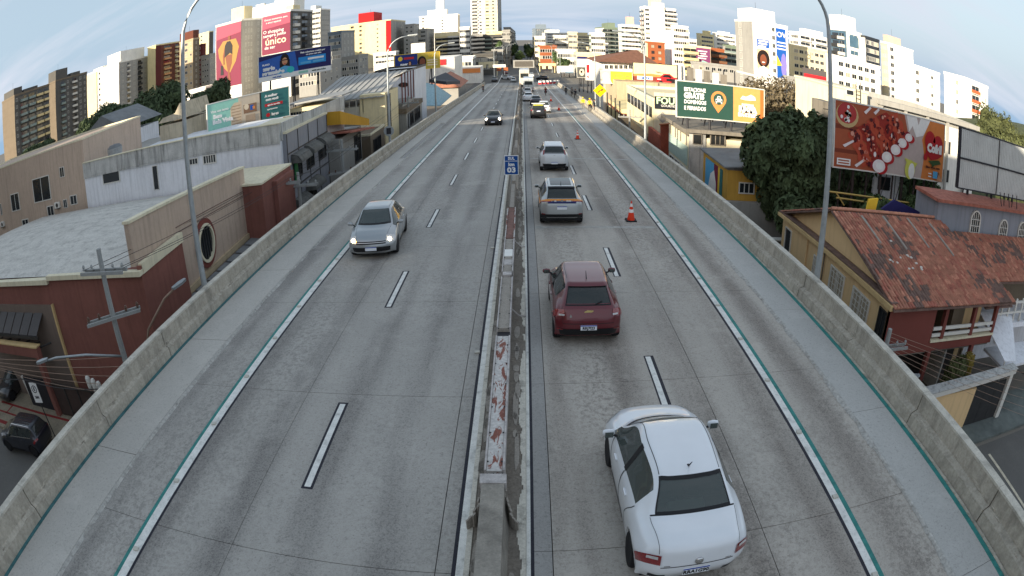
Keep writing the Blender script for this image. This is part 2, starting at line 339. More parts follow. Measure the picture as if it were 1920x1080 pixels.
# ---- parapets
def parapet(sgn, xs, label, seg=3.95, n=44, y0=-3.0, joint=.03):
    t = thing('parapet', (0, 0, 0), label=label, cat='wall', group=None)
    prof = [(xs[0], -.1), (xs[0], .0), (xs[1], .33), (xs[2], .40), (xs[3], .80), (xs[4], .80), (xs[4], -.1)]
    cop = [(xs[3]-sgn*.012, .80), (xs[3]-sgn*.012, .86), (xs[4]+sgn*.012, .86), (xs[4]+sgn*.012, .80)]
    me = MB(); deckbar(me, prof, 0, seg-joint); pm = me.mesh('parapet_panel', M_WALLC)
    me = MB(); deckbar(me, cop, 0, seg-joint*.3); cm = me.mesh('coping', M_COPE)
    r_ = random.Random(11)
    for i in range(n):
        y = y0+seg*i
        if y > YEND-4: break
        put('parapet_panel', pm, t, (r_.uniform(-.012, .012), y, dz(y))); put('coping', cm, t, (0, y, dz(y)+r_.uniform(-.006, .006)))
    # broken render patches and spalls standing proud on the inner face
    mb = MB()
    for i in range(260):
        y = r_.uniform(1, 60); z = r_.uniform(.3, .46) if r_.random() < .7 else r_.uniform(.05, .75); w_ = r_.uniform(.03, .22); h_ = r_.uniform(.015, .05)
        xb = xs[1]+(xs[2]-xs[1])*min(1, max(0, (z-.33)/.07)) if z < .4 else xs[2]+(xs[3]-xs[2])*(z-.4)/.4
        e = r_.uniform(.008, .03)
        c0 = P(xb-sgn*e, y, z); k0 = len(mb.v)
        pts = [P(xb-sgn*e*r_.uniform(.6, 1), y+w_*math.cos(a)*r_.uniform(.6, 1), z+h_*math.sin(a)*r_.uniform(.6, 1)) for a in [j*math.pi/3 for j in range(6)]]
        mb.prism(pts, (sgn*.06, 0, 0))
    tag(mb.build('spalled_render', M_TOE, t), kind='stuff')
    return t
parapet(-1, (-9.98, -10.0, -10.12, -10.14, -10.34), 'long weathered concrete parapet along the left edge of the viaduct')
parapet(1, (8.74, 8.8, 8.98, 9.02, 9.24), 'long weathered concrete parapet along the right edge of the viaduct')
# ================================================================== MEDIAN, SIGNS, LAMPS ON THE VIADUCT
M_MED = mat('median mortar brown', (.2, .175, .145), .95, .3, 2.2, bump=.6, dirt=.6, dscale=2.2, fine=.25)
M_MEDP = mat('median patch', (.33, .3, .26), .95, .25, 3, bump=.5, dirt=.5, dscale=3, fine=.2)
M_MKERB = mat('median kerb whitewash', (.6, .57, .49), .9, .15, 3, bump=.4, dirt=.85, dscale=3.0, fine=.15)
def rust_mat():
    m = bpy.data.materials.new('flaking paint over rust'); m.use_nodes = True; t = m.node_tree; b = t.nodes['Principled BSDF']; l = t.links.new
    g = N(t, 'ShaderNodeNewGeometry'); mp = N(t, 'ShaderNodeMapping'); mp.inputs['Scale'].default_value = (1.6, .45, 1.6); l(g.outputs['Position'], mp.inputs[0])
    n = N(t, 'ShaderNodeTexNoise', inp={'Scale': 4.2, 'Detail': 5.0, 'Roughness': .6, 'Distortion': .8}); l(mp.outputs[0], n.inputs['Vector'])
    c = N(t, 'ShaderNodeValToRGB'); e = c.color_ramp.elements; c.color_ramp.interpolation = 'LINEAR'
    e[0].position = .44; e[0].color = (.22, .07, .045, 1); e[1].position = .475; e[1].color = (.55, .53, .50, 1); l(n.outputs[0], c.inputs[0])
    n2 = N(t, 'ShaderNodeTexNoise', inp={'Scale': 14.0, 'Detail': 5.0}); l(g.outputs['Position'], n2.inputs['Vector'])
    r = N(t, 'ShaderNodeMapRange', inp={1: .3, 2: .7, 3: .75, 4: 1.15}); l(n2.outputs[0], r.inputs[0])
    s = N(t, 'ShaderNodeVectorMath', operation='SCALE'); l(c.outputs[0], s.inputs[0]); l(r.outputs[0], s.inputs['Scale']); l(s.outputs[0], b.inputs['Base Color'])
    b.inputs['Roughness'].default_value = .7; return m
M_RUST = rust_mat()
M_RAILW = mat('chipped white rail', (.48, .45, .43), .7, .2, 6, dirt=.7, dscale=4, fine=.15)
M_RAILB = mat('brown rusted rail', (.19, .10, .08), .8, .3, 5, dirt=.5, dscale=3, fine=.2)
M_GALV = mat('galvanised steel', (.38, .41, .42), .45, .12, 4, metal=.5, dirt=.25, dscale=3)
M_DARKM = mat('dark steel', (.03, .03, .035), .6, .2, 6)
M_BLOCK = mat('barrier block concrete', (.27, .25, .215), .9, .2, 3, bump=.5, dirt=.5, dscale=2, fine=.15)
mt_ = thing('median_strip', (0, 0, 0), label='raised brown mortar median with whitewashed kerbs between the carriageways', cat='median')
mb = MB(); deckbar(mb, [(-.93, 0), (-.93, .1), (-.83, .13), (-.1, .13), (-.03, .1), (-.03, 0)], -4, YEND+60); mb.build('median_core', M_MED, mt_)
rnd = random.Random(21)
y = -3
while y < 120:
    l_ = rnd.uniform(2.2, 4.2)
    mb = MB(); deckbar(mb, [(-.955, 0), (-.955, .13), (-.86-rnd.uniform(0, .02), .14), (-.85, .0)], y, y+l_-.02); mb.build('kerb_stone', M_MKERB, mt_)
    y += l_
y = -3.0; wv = .05; mb = MB()
while y < 90:       # broken right-hand kerb, ragged on its inner side
    l_ = rnd.uniform(.06, .2); wv = min(.12, max(.0, wv+rnd.uniform(-.035, .035)))
    if wv > .012: deckbar(mb, [(-.06-wv, .12), (-.06-wv, .145), (-.035, .145), (-.025, .0), (-.07, .0)], y, y+l_)
    y += l_
tag(mb.build('kerb_fragments', M_MKERB, mt_), kind='stuff')
mb = MB()          # lighter mortar blotches lying on the core
for i in range(70):
    y = rnd.uniform(3, 45); xc = rnd.choice([-.24, -.2, -.8]); a = rnd.uniform(.05, .11); b_ = rnd.uniform(.15, .9)
    pts = [P(xc+a*math.cos(k*math.pi/5)*rnd.uniform(.6, 1), y+b_*math.sin(k*math.pi/5)*rnd.uniform(.7, 1), .128) for k in range(10)]
    mb.prism(pts, (0, 0, .012))
tag(mb.build('mortar_patch', M_MEDP, mt_), kind='stuff')
# box rail standing on the median
gr = thing('median_guard_rail', (0, 0, 0), label='box-shaped steel guard rail with flaking white paint and rust on the median', cat='guard rail')
XR = -.55
def railbox(y0, y1, m, h=.62, w_=.17, lipm=M_RAILW):
    mb = MB(); deckbar(mb, [(XR-w_+.04, h-.3), (XR-w_+.04, h-.02), (XR+w_-.04, h-.02), (XR+w_-.04, h-.3)], y0, y1); mb.build('rail_top', m, gr)
    for s in (-1, 1):
        mb = MB(); deckbar(mb, [(XR+s*w_, h-.31), (XR+s*w_, h), (XR+s*(w_-.035), h+.01), (XR+s*(w_-.035), h-.31)], y0, y1); mb.build('rail_side', lipm, gr)
railbox(8.05, 13.3, M_RUST); railbox(13.75, 17.3, M_MEDP); railbox(17.75, 21.2, M_MEDP, lipm=M_RAILW); railbox(18.4, 18.9, M_RAILW, .63); 
railbox(21.3, 25.8, M_RAILB, lipm=M_RUST); railbox(25.9, 30.8, M_MEDP, .62, .14, M_MED)
mb = MB(); deckbar(mb, [(XR-.13, .4), (XR-.13, .625), (XR+.13, .625), (XR+.13, .4)], 17.45, 17.72); mb.build('rail_cap', M_RAILW, gr)
mb = MB(); deckbar(mb, [(XR-.13, .45), (XR-.13, .63), (XR+.13, .63), (XR+.13, .45)], 19.2, 19.9); mb.build('rail_cap', flat('clean white cap', (226, 226, 220)), gr)
mb = MB(); deckbar(mb, [(XR-.15, .2), (XR-.15, .5), (XR+.15, .5), (XR+.15, .2)], 13.3, 13.75); mb.build('rail_gap_plate', M_DARKM, gr)
yy = 8.6
while yy < 31:
    mb = MB(); deckbar(mb, [(XR-.05, .1), (XR-.05, .35), (XR+.05, .35), (XR+.05, .1)], yy, yy+.12); mb.build('rail_post', M_RAILW, gr); yy += 2.0
for yy in (15.2, 21.4, 28.4):                  # bracket arms lying over the right-hand kerb
    mb = MB(); mb.tube([P(XR+.15, yy, .5), P(XR+.35, yy+.1, .25), P(-.02, yy+.25, .16)], .02, 6); mb.build('bracket', M_RAILW, gr)
mb = MB()
for k in range(12): mb.tube([P(XR-.14+.028*k*.9, 7.98+.02*(k % 3), .55+.03*(k % 2)), P(XR-.12+.026*k*.9, 7.86, .40)], .013, 5)
mb.build('torn_rail_end', M_DARKM, gr)
# bolts
mb = MB()
yy = 8.3
while yy < 25:
    for s in (-1, 1): c = P(XR+s*.12, yy, .612); mb.lathe([(.018, 0), (.018, .012)], 6, c)
    yy += .9
tag(mb.build('bolt', M_DARKM, gr), kind='stuff')
# low concrete barrier before (nearer than) the rail, with curved wing plates
cb = thing('median_barrier', (0, 0, 0), label='grey concrete barrier block with curved wings at the near end of the rusty rail', cat='barrier')
mb = MB(); deckbar(mb, [(-.80, .1), (-.74, .42), (-.73, .72), (-.37, .72), (-.36, .42), (-.30, .1)], -3, 7.55); mb.build('barrier_block', M_BLOCK, cb)
for s in (-1, 1):
    mb = MB(); n = 8
    for k in range(n):
        a0, a1 = k/n*R(80), (k+1)/n*R(80)
        p0 = (XR+s*(.19+.26*(1-math.cos(a0))), 7.6-.62*math.sin(a0)); p1 = (XR+s*(.19+.26*(1-math.cos(a1))), 7.6-.62*math.sin(a1))
        mb.add([P(*p0, .13), P(*p1, .13), P(*p1, .6-.3*k/n), P(*p0, .62-.3*k/n)], [(0, 1, 2, 3)])
    o = mb.build('wing_plate', M_MEDP, cb); md = o.modifiers.new('s', 'SOLIDIFY'); md.thickness = .03
mb = MB(); deckbar(mb, [(-.76, .55), (-.76, .735), (-.34, .735), (-.34, .55)], 7.55, 7.8); mb.build('barrier_cap', M_RAILW, cb)
# far stretch: taller brown concrete barrier from the sign onwards
fb = thing('median_wall', (0, 0, 0), label='low brown stained concrete barrier along the median beyond the kilometre sign', cat='barrier')
y = 31.4
k = 0
while y < YEND+40:
    h = .62 if y < 60 else .8
    mb = MB(); deckbar(mb, [(-.78, .1), (-.66, .3), (-.63, h), (-.45, h), (-.42, .3), (-.3, .1)], y, y+3.96)
    mb.build('barrier_panel', M_MED if k % 3 else M_MEDP, fb); y += 4; k += 1
# kilometre sign
def kmsign():
    S = 31.6; zb = dz(S)
    t = thing('kilometre_sign', (-.64, S, zb), label='small blue kilometre sign reading SUL km 03 on a grey post in the median', cat='sign')
    MB().tube([(0, 0, .1), (0, 0, 1.9)], .035, 8).build('post', M_GALV, t)
    MB().box(-.36, .36, -.075, -.05, .92, 1.95).build('border', flat('sign white', (228, 230, 228), .4), t)
    pn = MB().box(-.325, .325, -.085, -.076, .955, 1.915).build('panel', flat('sign blue', (18, 72, 140), .4), t)
    MB().box(-.325, .325, -.089, -.0855, 1.64, 1.665).build('divider', flat('sign white', (228, 230, 228), .4), t)
    wm = flat('sign white', (228, 230, 228), .4)
    text('SUL', .2, wm, pn, (0, -.088, 1.79), depth=.002, bold=.008)
    text('km', .25, wm, pn, (0, -.088, 1.47), depth=.002, bold=.012); text('03', .37, wm, pn, (0, -.088, 1.17), depth=.002, bold=.016, sx=1.2)
kmsign()
# tall street lights on the parapets
def lamp_post(x, y, side, label, h=8.6, group='tall street lights on the viaduct', head=True, reach=1.8):
    z0 = dz(y)
    t = thing('street_light', (x, y, z0), label=label, cat='street light', group=group)
    pts = [(0, 0, -1.0), (0, 0, .3), (0, 0, h*.55), (0, 0, h-1.0)]; rr = [.12, .115, .085, .07]
    for k in range(1, 9):
        a = k/8*R(78); pts.append((side*(1-math.cos(a))*reach*.85, 0, h-1.0+math.sin(a)*1.5)); rr.append(.065-.002*k)
    pts.append((pts[-1][0]+side*.5, 0, pts[-1][2]+.06)); rr.append(.04)
    MB().tube(pts, rr, 10).build('pole', M_GALV, t, smooth=True)
    b = MB(); b.box(-.3, .3, -.02, .02, -.75, .12)
    for s in (-1, 1): b.add([(s*.02, -.18, .1), (s*.02, .18, .1), (s*.02, .05, .9), (s*.02, -.05, .9)], [(0, 1, 2, 3)])
    b.box(-.16, .16, -.16, .16, .05, .1); b.build('base_bracket', M_GALV, t)
    e = Vector(pts[-1])
    hd = MB().prism([(e.x-side*.05, -.1, e.z-.03), (e.x+side*.75, -.16, e.z+.0), (e.x+side*.75, .16, e.z+.0), (e.x-side*.05, .1, e.z-.03)], (0, 0, .12)).build('lamp_head', M_GALV, t)
    bevel(hd, .03); MB().box(*sorted((e.x+side*.12, e.x+side*.66)), -.11, .11, e.z-.05, e.z-.03).build('lamp_glass', glass('lamp glass', (.35, .36, .33)), hd)
    return t
lamp_post(-10.42, 16.45, 1, 'tall grey street light on the left parapet, nearest of that side', 10.2)
lamp_post(-10.42, 48.2, 1, 'slender street light on the left parapet with a round plate, second from the camera', 9.0)
lamp_post(-10.42, 75.3, 1, 'slender street light on the left parapet, third from the camera', 9.0)
lamp_post(9.36, 16.55, -1, 'tall grey street light on the right parapet beside the tiled roof, nearest of that side', 10.0)
lamp_post(9.36, 47.4, -1, 'slender street light on the right parapet in front of the FOUR sign', 9.0)
lamp_post(9.36, 81, -1, 'slender street light on the right parapet beside the yellow diamond sign', 9.0)
for i, (x, y) in enumerate(((-6, 205), (-4, 230), (-3, 255), (-2.5, 290), (9, 200), (8, 232), (7.5, 265))):
    lamp_post(x-3 if x < 0 else x+3, y, 1 if x < 0 else -1, 'far street light beyond the viaduct, '+('first', 'second', 'third', 'fourth', 'first', 'second', 'third')[i]+(' on the left side' if x < 0 else ' on the right side'), 10.5, 'far street lights over the road end', reach=2.6)
# round speed sign seen from behind on the second left lamp
t = thing('round_sign', (-10.42, 47.9, dz(48.2)), label='round speed sign seen from behind, clamped to a left street light', cat='sign')
MB().lathe([(.42, 0), (.42, .02)], 28).build('disc', M_GALV, t).rotation_euler = (R(90), 0, 0); t.children[0].location = (0, 0, 1.75)
f_ = MB(); f_.box(-.18, .18, -.06, -.03, 1.5, 2.0); f_.build('mount_frame', M_DARKM, t)
# yellow diamond warning sign
t = thing('warning_sign', (9.9, 80.6, dz(80.6)), label='yellow diamond warning sign on the right parapet above the road workers', cat='sign')
MB().tube([(0, 0, -1), (0, 0, 2.6)], .04, 8).build('post', M_GALV, t)
d = .88
MB().prism([(0, -.06, 2.9-d), (d, -.06, 2.9), (0, -.06, 2.9+d), (-d, -.06, 2.9)], (0, .03, 0)).build('panel', flat('warning yellow', (250, 190, 10), .4), t)
a_ = MB(); a_.tube([(-.3, -.085, 2.62), (-.05, -.085, 2.9), (.28, -.085, 3.0)], .05, 6); a_.prism([(.2, -.08, 2.85), (.48, -.08, 3.07), (.15, -.08, 3.2)], (0, -.01, 0)); a_.build('arrow', M_DARKM, t)
# traffic cones
def cone():
    t = thing('traffic_cone', (0, 0, 0))
    MB().box(-.2, .2, -.2, .2, 0, .05).build('base', mat('cone rubber', (.02, .02, .02), .8), t)
    orr = flat('cone orange', (226, 62, 30), .5); wh = flat('cone white', (236, 232, 230), .5)
    def rad(z): return .145-.125*(z-.05)/.72
    zs = [.05, .34, .46, .56, .68, .77]
    for k, (a, b) in enumerate(zip(zs, zs[1:])):
        MB().lathe([(rad(a), a), (rad(b), b)], 18).build('cone_band', wh if k % 2 else orr, t, smooth=False)
    return t
cone0 = cone()
for i, ((u, v), lb) in enumerate((((1183, 414), 'orange and white traffic cone in the right carriageway, nearest to the camera'), ((1083, 261), 'orange and white traffic cone beside the second white car, second from the camera'),
        ((1048, 207), 'orange and white traffic cone in the sunlit bands beside the parked police car'), ((1033, 190), 'orange and white traffic cone farthest up the closed lane'))):
    c = cone0 if i == 0 else copy_tree(cone0)
    p = atD(u, v, 0); c.location = p; s = 1.15 if i < 1 else (1.05 if i < 2 else 1.2); c.scale = (s, s, s); c.rotation_euler = (0, 0, .2*i); tag(c, lb, 'traffic cone', 'traffic cones closing the lane')
# ================================================================== VEHICLES
M_TYRE = mat('tyre rubber', (.012, .012, .013), .85, .2, 20)
M_RIM = mat('alloy rim', (.35, .36, .37), .35, .1, 20, metal=.8)
def tinted(name, tint, haze_):
    m = bpy.data.materials.new(name); m.use_nodes = True; t = m.node_tree; l = t.links.new; t.nodes.remove(t.nodes['Principled BSDF'])
    out = t.nodes['Material Output']; tr = N(t, 'ShaderNodeBsdfTransparent'); tr.inputs[0].default_value = (*tint, 1); gl = N(t, 'ShaderNodeBsdfGlossy'); gl.inputs['Roughness'].default_value = .03
    df = N(t, 'ShaderNodeBsdfDiffuse'); df.inputs[0].default_value = (.15, .18, .17, 1); fr = N(t, 'ShaderNodeFresnel'); fr.inputs[0].default_value = 1.6
    a = N(t, 'ShaderNodeMixShader'); a.inputs[0].default_value = haze_; b = N(t, 'ShaderNodeMixShader'); l(tr.outputs[0], a.inputs[1]); l(df.outputs[0], a.inputs[2]); l(fr.outputs[0], b.inputs[0]); l(a.outputs[0], b.inputs[1]); l(gl.outputs[0], b.inputs[2]); l(b.outputs[0], out.inputs[0]); return m
M_CGLASS = tinted('car glass', (.10, .12, .12), .18); M_CGLASS2 = tinted('car glass pale', (.34, .40, .38), .42)
M_TRIM = mat('black trim', (.012, .012, .014), .5, .1, 10)
M_CHROME = mat('bright chrome', (.6, .6, .6), .15, .05, 5, metal=1)
M_RED = mat('tail lamp red', (.22, .006, .01), .15, .2, 20, spec=.6, coat=1)
M_CLEAR = mat('clear lamp', (.5, .5, .5), .12, .15, 20, spec=.8, coat=1)
M_AMB = mat('amber lamp', (.75, .35, .05), .2, .1, 10)
M_PLATE = flat('plate white', (222, 226, 230), .5)
M_PBLUE = flat('plate blue', (20, 60, 160), .5); M_INK = flat('plate ink', (25, 25, 30), .6)
M_ONLAMP = mat('lit headlamp', (1, .86, .6), .3, .0, 3, emit=6.0)
M_ONLAMPA = mat('lit amber lamp', (1, .55, .15), .3, .0, 3, emit=4.0)
def paint(name, col, metal=.25, rough=.32): return mat(name, col, rough, .03, 2, metal=metal, spec=.5, coat=.9)
def cr(p0, p1, p2, p3, t):
    return tuple(.5*((2*b)+(-a+c)*t+(2*a-5*b+4*c-d)*t*t+(-a+3*b-3*c+d)*t**3) for a, b, c, d in zip(p0, p1, p2, p3))
# every column: (top y, top z, edge half-width, edge y, edge z, belt y, belt half-width, belt z, mid y, mid z, sill y)
SHAPES = {
 'sedan': dict(L=4.25, W=.865, rear=(5.05, 5.93), front=(8.07, 8.93), side=(5.72, 9.2), wheels=(-1.32, 1.3), wr=.31, cols=[
  (-2.00, .27, .52, -1.98, .27, -1.84, .74, .27, -1.78, .27, -1.72), (-2.12, .50, .54, -2.09, .50, -1.93, .77, .48, -1.76, .42, -1.66), (-2.13, .76, .55, -2.09, .76, -1.92, .785, .72, -1.65, .52, -1.52),
  (-2.08, .98, .55, -2.03, .975, -1.84, .76, .88, -1.45, .58, -1.35), (-1.84, 1.065, .56, -1.8, 1.045, -1.58, .79, .93, -1.2, .6, -1.1), (-1.46, 1.12, .60, -1.40, 1.10, -1.25, .81, .955, -.95, .6, -.9),
  (-.98, 1.425, .50, -.92, 1.40, -.86, .815, .96, -.55, .6, -.55), (-.10, 1.49, .525, -.10, 1.455, -.1, .83, .945, -.05, .6, -.05), (.50, 1.435, .51, .46, 1.41, .45, .835, .925, .45, .6, .45),
  (1.25, 1.03, .63, 1.02, 1.01, .98, .82, .90, .95, .6, .95), (1.66, .93, .60, 1.55, .91, 1.45, .80, .81, 1.35, .56, 1.3), (1.97, .80, .55, 1.88, .79, 1.70, .775, .72, 1.6, .5, 1.55),
  (2.10, .62, .54, 2.03, .62, 1.86, .765, .58, 1.7, .45, 1.66), (2.13, .42, .54, 2.06, .42, 1.88, .765, .40, 1.72, .35, 1.7), (2.02, .22, .5, 1.97, .22, 1.8, .73, .22, 1.75, .22, 1.72)]),
 'hatch': dict(L=4.0, W=.86, rear=(4.08, 4.93), front=(8.07, 8.93), side=(5.0, 9.2), wheels=(-1.28, 1.22), wr=.315, cols=[
  (-1.86, .27, .52, -1.85, .27, -1.75, .73, .27, -1.7, .27, -1.66), (-1.97, .46, .56, -1.94, .46, -1.80, .77, .45, -1.7, .40, -1.6), (-1.96, .72, .58, -1.92, .72, -1.78, .80, .70, -1.6, .52, -1.5),
  (-1.88, .93, .59, -1.84, .93, -1.68, .79, .88, -1.42, .58, -1.35), (-1.80, 1.03, .59, -1.75, 1.02, -1.55, .785, .94, -1.2, .6, -1.1), (-1.44, 1.40, .50, -1.36, 1.37, -1.1, .80, .98, -.85, .6, -.8),
  (-1.05, 1.47, .51, -1.0, 1.435, -.7, .81, .965, -.5, .6, -.5), (-.2, 1.49, .53, -.2, 1.455, -.1, .825, .945, -.05, .6, -.05), (.40, 1.44, .51, .36, 1.41, .42, .83, .93, .4, .6, .4),
  (1.12, 1.03, .62, .92, 1.01, .92, .815, .91, .9, .6, .9), (1.5, .94, .60, 1.42, .92, 1.35, .80, .82, 1.25, .56, 1.2), (1.83, .80, .55, 1.75, .79, 1.6, .77, .72, 1.5, .5, 1.46),
  (1.96, .60, .54, 1.9, .60, 1.74, .76, .57, 1.6, .45, 1.56), (1.99, .40, .54, 1.93, .40, 1.76, .76, .39, 1.62, .35, 1.6), (1.9, .22, .5, 1.85, .22, 1.7, .73, .22, 1.65, .22, 1.62)]),
 'suv': dict(L=4.25, W=.90, rear=(4.08, 4.93), front=(8.07, 8.93), side=(4.9, 9.2), wheels=(-1.32, 1.3), wr=.35, cols=[
  (-1.98, .33, .55, -1.97, .33, -1.86, .77, .33, -1.8, .33, -1.75), (-2.10, .52, .6, -2.07, .52, -1.94, .81, .52, -1.8, .47, -1.7), (-2.09, .84, .62, -2.06, .84, -1.92, .84, .80, -1.72, .6, -1.6),
  (-2.05, 1.06, .63, -2.02, 1.05, -1.87, .83, 1.0, -1.55, .66, -1.45), (-2.0, 1.13, .63, -1.96, 1.12, -1.76, .83, 1.04, -1.3, .68, -1.2), (-1.66, 1.53, .56, -1.6, 1.49, -1.42, .84, 1.07, -.95, .68, -.9),
  (-1.25, 1.60, .57, -1.2, 1.565, -.9, .85, 1.06, -.55, .68, -.55), (-.3, 1.63, .58, -.3, 1.595, -.2, .86, 1.04, -.05, .68, -.05), (.36, 1.58, .56, .32, 1.55, .4, .865, 1.02, .4, .68, .4),
  (1.08, 1.16, .66, .90, 1.13, .92, .85, 1.0, .95, .68, .95), (1.55, 1.06, .65, 1.45, 1.04, 1.4, .84, .93, 1.35, .62, 1.3), (1.92, .95, .6, 1.84, .94, 1.7, .81, .84, 1.6, .55, 1.55),
  (2.07, .72, .6, 2.01, .72, 1.85, .80, .68, 1.7, .5, 1.66), (2.11, .46, .6, 2.05, .46, 1.88, .80, .45, 1.72, .42, 1.7), (2.02, .27, .55, 1.97, .27, 1.82, .76, .27, 1.75, .27, 1.72)]),
}
SHAPES['pickup'] = SHAPES['suv']
def surf(sh):
    C = []
    for (yt, zt, xe, ye, ze, yb, xb, zb, ym, zm, ys) in sh['cols']:
        W = sh['W']*(1 if abs(ym) < sh['L']*.36 else (1-.05*min(1, (abs(ym)-sh['L']*.36)/.25)))
        sill = .21 if sh['W'] < .88 else .27
        C.append([(0, yt, zt), (xe*.62, yt*.7+ye*.3, zt*.86+ze*.14), (xe, ye, ze), (xe+(xb-xe)*.5+.01, ye*.5+yb*.5, ze*.5+zb*.5), (xb, yb, zb), (W*.995, (yb+ym)/2, (zb*.55+zm*.45)), (W, ym, zm), (W*.985, (ym+ys)/2, (zm+sill)/2), (W*.95, ys, min(sill, zm))])
    n, m = len(C), len(C[0])
    def at(s, t):     # s in 0..n-1 along, t in 0..m-1 round (side = +x)
        i = min(max(int(s), 0), n-2); f = s-i; j = min(max(int(t), 0), m-2); h = t-j
        rows = []
        for ii in (i-1, i, i+1, i+2):
            c = C[min(max(ii, 0), n-1)]
            def g(k):
                if k < 0: p = c[1]; return (-p[0], p[1], p[2])
                return c[min(k, m-1)]
            rows.append(cr(g(j-1), g(j), g(j+1), g(j+2), h))
        p = cr(*rows, f); return Vector((max(0, p[0]) if t > 0 else 0, p[1], p[2]))
    return at, n, m
# t index: 0 centre 1 2(edge) 3(half) 4(belt) 5 6(mid) 7 8(sill)
def car(shape, label, cat, col_mat, group=None, rear=True, glassm=None, plate='', lights=False, name='car', roofm=None, extras=None, low=False, rim=None, lower=None, cmir=None, wiper=False, tail='hatch'):
    sh = SHAPES[shape]; at, n, m = surf(sh); gm = glassm or M_CGLASS
    t = thing(name, (0, 0, 0), label=label, cat=cat, group=group)
    ds, dt_ = (3, 2) if low else (7, 4)
    rr = sh['wr']; arch = rr+.055
    S = [i/ds for i in range((n-1)*ds+1)]; T = [j/dt_ for j in range((m-1)*dt_+1)]
    def ingl(s, tt, p):
        if sh['rear'][0] < s < sh['rear'][1] and tt < 1.85: return 'rear_window'
        if sh['front'][0] < s < sh['front'][1] and tt < 1.85: return 'windscreen'
        if sh['side'][0] < s < sh['side'][1] and 2.2 < tt < 3.78: return 'side_window'
        return None
    for_body = MB(); gl = {}
    for sgn in (1, -1):
        vs = {}
        idx = {}
        for a, s in enumerate(S):
            for b_, tt in enumerate(T):
                p = at(s, tt); vs[a, b_] = Vector((p.x*sgn, p.y, p.z))
        # wheel arches: push vertices that fall inside the arch circle out to its rim
        for (a, b_), p in vs.items():
            if T[b_] < 4: continue
            for yw in sh['wheels']:
                d = Vector((p.y-yw, p.z-rr)); 
                if d.length < arch and p.z < rr+arch:
                    if d.y < 0: 
                        if abs(d.x) < arch*.97: p.z = rr+math.sqrt(max(0, arch**2-d.x**2))*.98
                        else: pass
                    else:
                        p.z = rr+math.sqrt(max(0, arch**2-d.x**2))
        base = len(for_body.v); cnt = 0; ids = {}
        for a in range(len(S)-1):
            for b_ in range(len(T)-1):
                q = [vs[a, b_], vs[a+1, b_], vs[a+1, b_+1], vs[a, b_+1]]
                sm_, tm = (S[a]+S[a+1])/2, (T[b_]+T[b_+1])/2
                k = ingl(sm_, tm, None)
                tgt = for_body if not k else gl.setdefault((k, sgn if k == 'side_window' else 0), MB())
                if tgt is for_body:
                    f = []
                    for key in ((a, b_), (a+1, b_), (a+1, b_+1), (a, b_+1)):
                        if key not in ids: ids[key] = len(tgt.v); tgt.v.append(tuple(vs[key]))
                        f.append(ids[key])
                    if (vs[a, b_]-vs[a+1, b_+1]).length > 1e-5: tgt.f.append(tuple(f)); tgt.mi.append(1 if (lower and tm > 7) or (lower and tm > 6.2 and False) else 0)
                else: tgt.add(q, [(0, 1, 2, 3)])
    def fin(mb, nm, mt, par, smooth=True):
        me = mb.mesh(nm, mt, smooth, fix=False)
        bm = bmesh.new(); bm.from_mesh(me); bmesh.ops.remove_doubles(bm, verts=bm.verts, dist=.0008); bmesh.ops.recalc_face_normals(bm, faces=bm.faces)
        bmesh.ops.dissolve_degenerate(bm, dist=.0005, edges=bm.edges)
        bm.to_mesh(me); bm.free(); return put(nm, me, par)
    body = fin(for_body, 'body', [col_mat, lower or M_TRIM], t)
    # keep normals facing out: the sheet is open at the bottom, so compare with the centre
    me = body.data
    if sum(1 for p in me.polygons if p.normal.dot(p.center-Vector((0, 0, .7))) > 0) < len(me.polygons)/2: me.flip_normals()
    for (k, _), mb in gl.items(): fin(mb, k, gm, t)
    # patches laid over the body surface
    def patch(nm, mt, s0, s1, t0, t1, off=.006, par=None, sides=(1, -1), ns=6, nt_=4, merge=False):
        out = []
        tot = MB()
        for sg in sides:
            mb = tot if merge else MB(); pts = []
            for a in range(ns+1):
                for b_ in range(nt_+1):
                    s = s0+(s1-s0)*a/ns; tt = t0+(t1-t0)*b_/nt_
                    p = at(s, tt); e = 1e-2; du = at(min(s+e, n-1), tt)-at(s-e if s+e > n-1 else s, tt); dv = at(s, tt+e)-at(s, tt)
                    nn = du.cross(dv).normalized()
                    if nn.dot(p-Vector((0, p.y*.6, .7))) < 0: nn = -nn
                    q = p+nn*off; pts.append((q.x*sg, q.y, q.z))
            w_ = nt_+1
            mb.add(pts, [(a*w_+b_, (a+1)*w_+b_, (a+1)*w_+b_+1, a*w_+b_+1) for a in range(ns) for b_ in range(nt_)])
            if not merge: out.append(fin(mb, nm, mt, par or t))
        if merge: out.append(fin(tot, nm, mt, par or t))
        return out
    # inner dark tub so nothing shows through the arches
    ib = MB(); hw = sh['W']-.12; L2 = sh['L']/2
    ib.box(-hw, hw, -L2+.32, L2-.32, .19, .62); ib.build('underbody', M_TRIM, t)
    if not low:
        zt_ = 1.12 if shape != 'suv' else 1.25; sc = mat('seat cloth', (.06, .06, .065), .9)
        MB().box(-hw-.02, hw+.02, -1.35, 1.0, .60, .72).build('interior_floor', sc, t)
        for (sx_, sy) in ((-.38, .15), (.38, .15), (-.4, -.85), (.4, -.85), (0, -.85)):
            o = MB().prism([(sx_-.24, sy, .7), (sx_+.24, sy, .7), (sx_+.2, sy-.22, zt_), (sx_-.2, sy-.22, zt_)], (0, -.1, .0)).build('seat', sc, t); bevel(o, .03); o = MB().box(sx_-.12, sx_+.12, sy-.3, sy-.2, zt_+.02, zt_+.17).build('headrest', sc, t); bevel(o, .03)
        MB().box(-hw, hw, .85, 1.15, .7, zt_-.2).build('dashboard', sc, t)
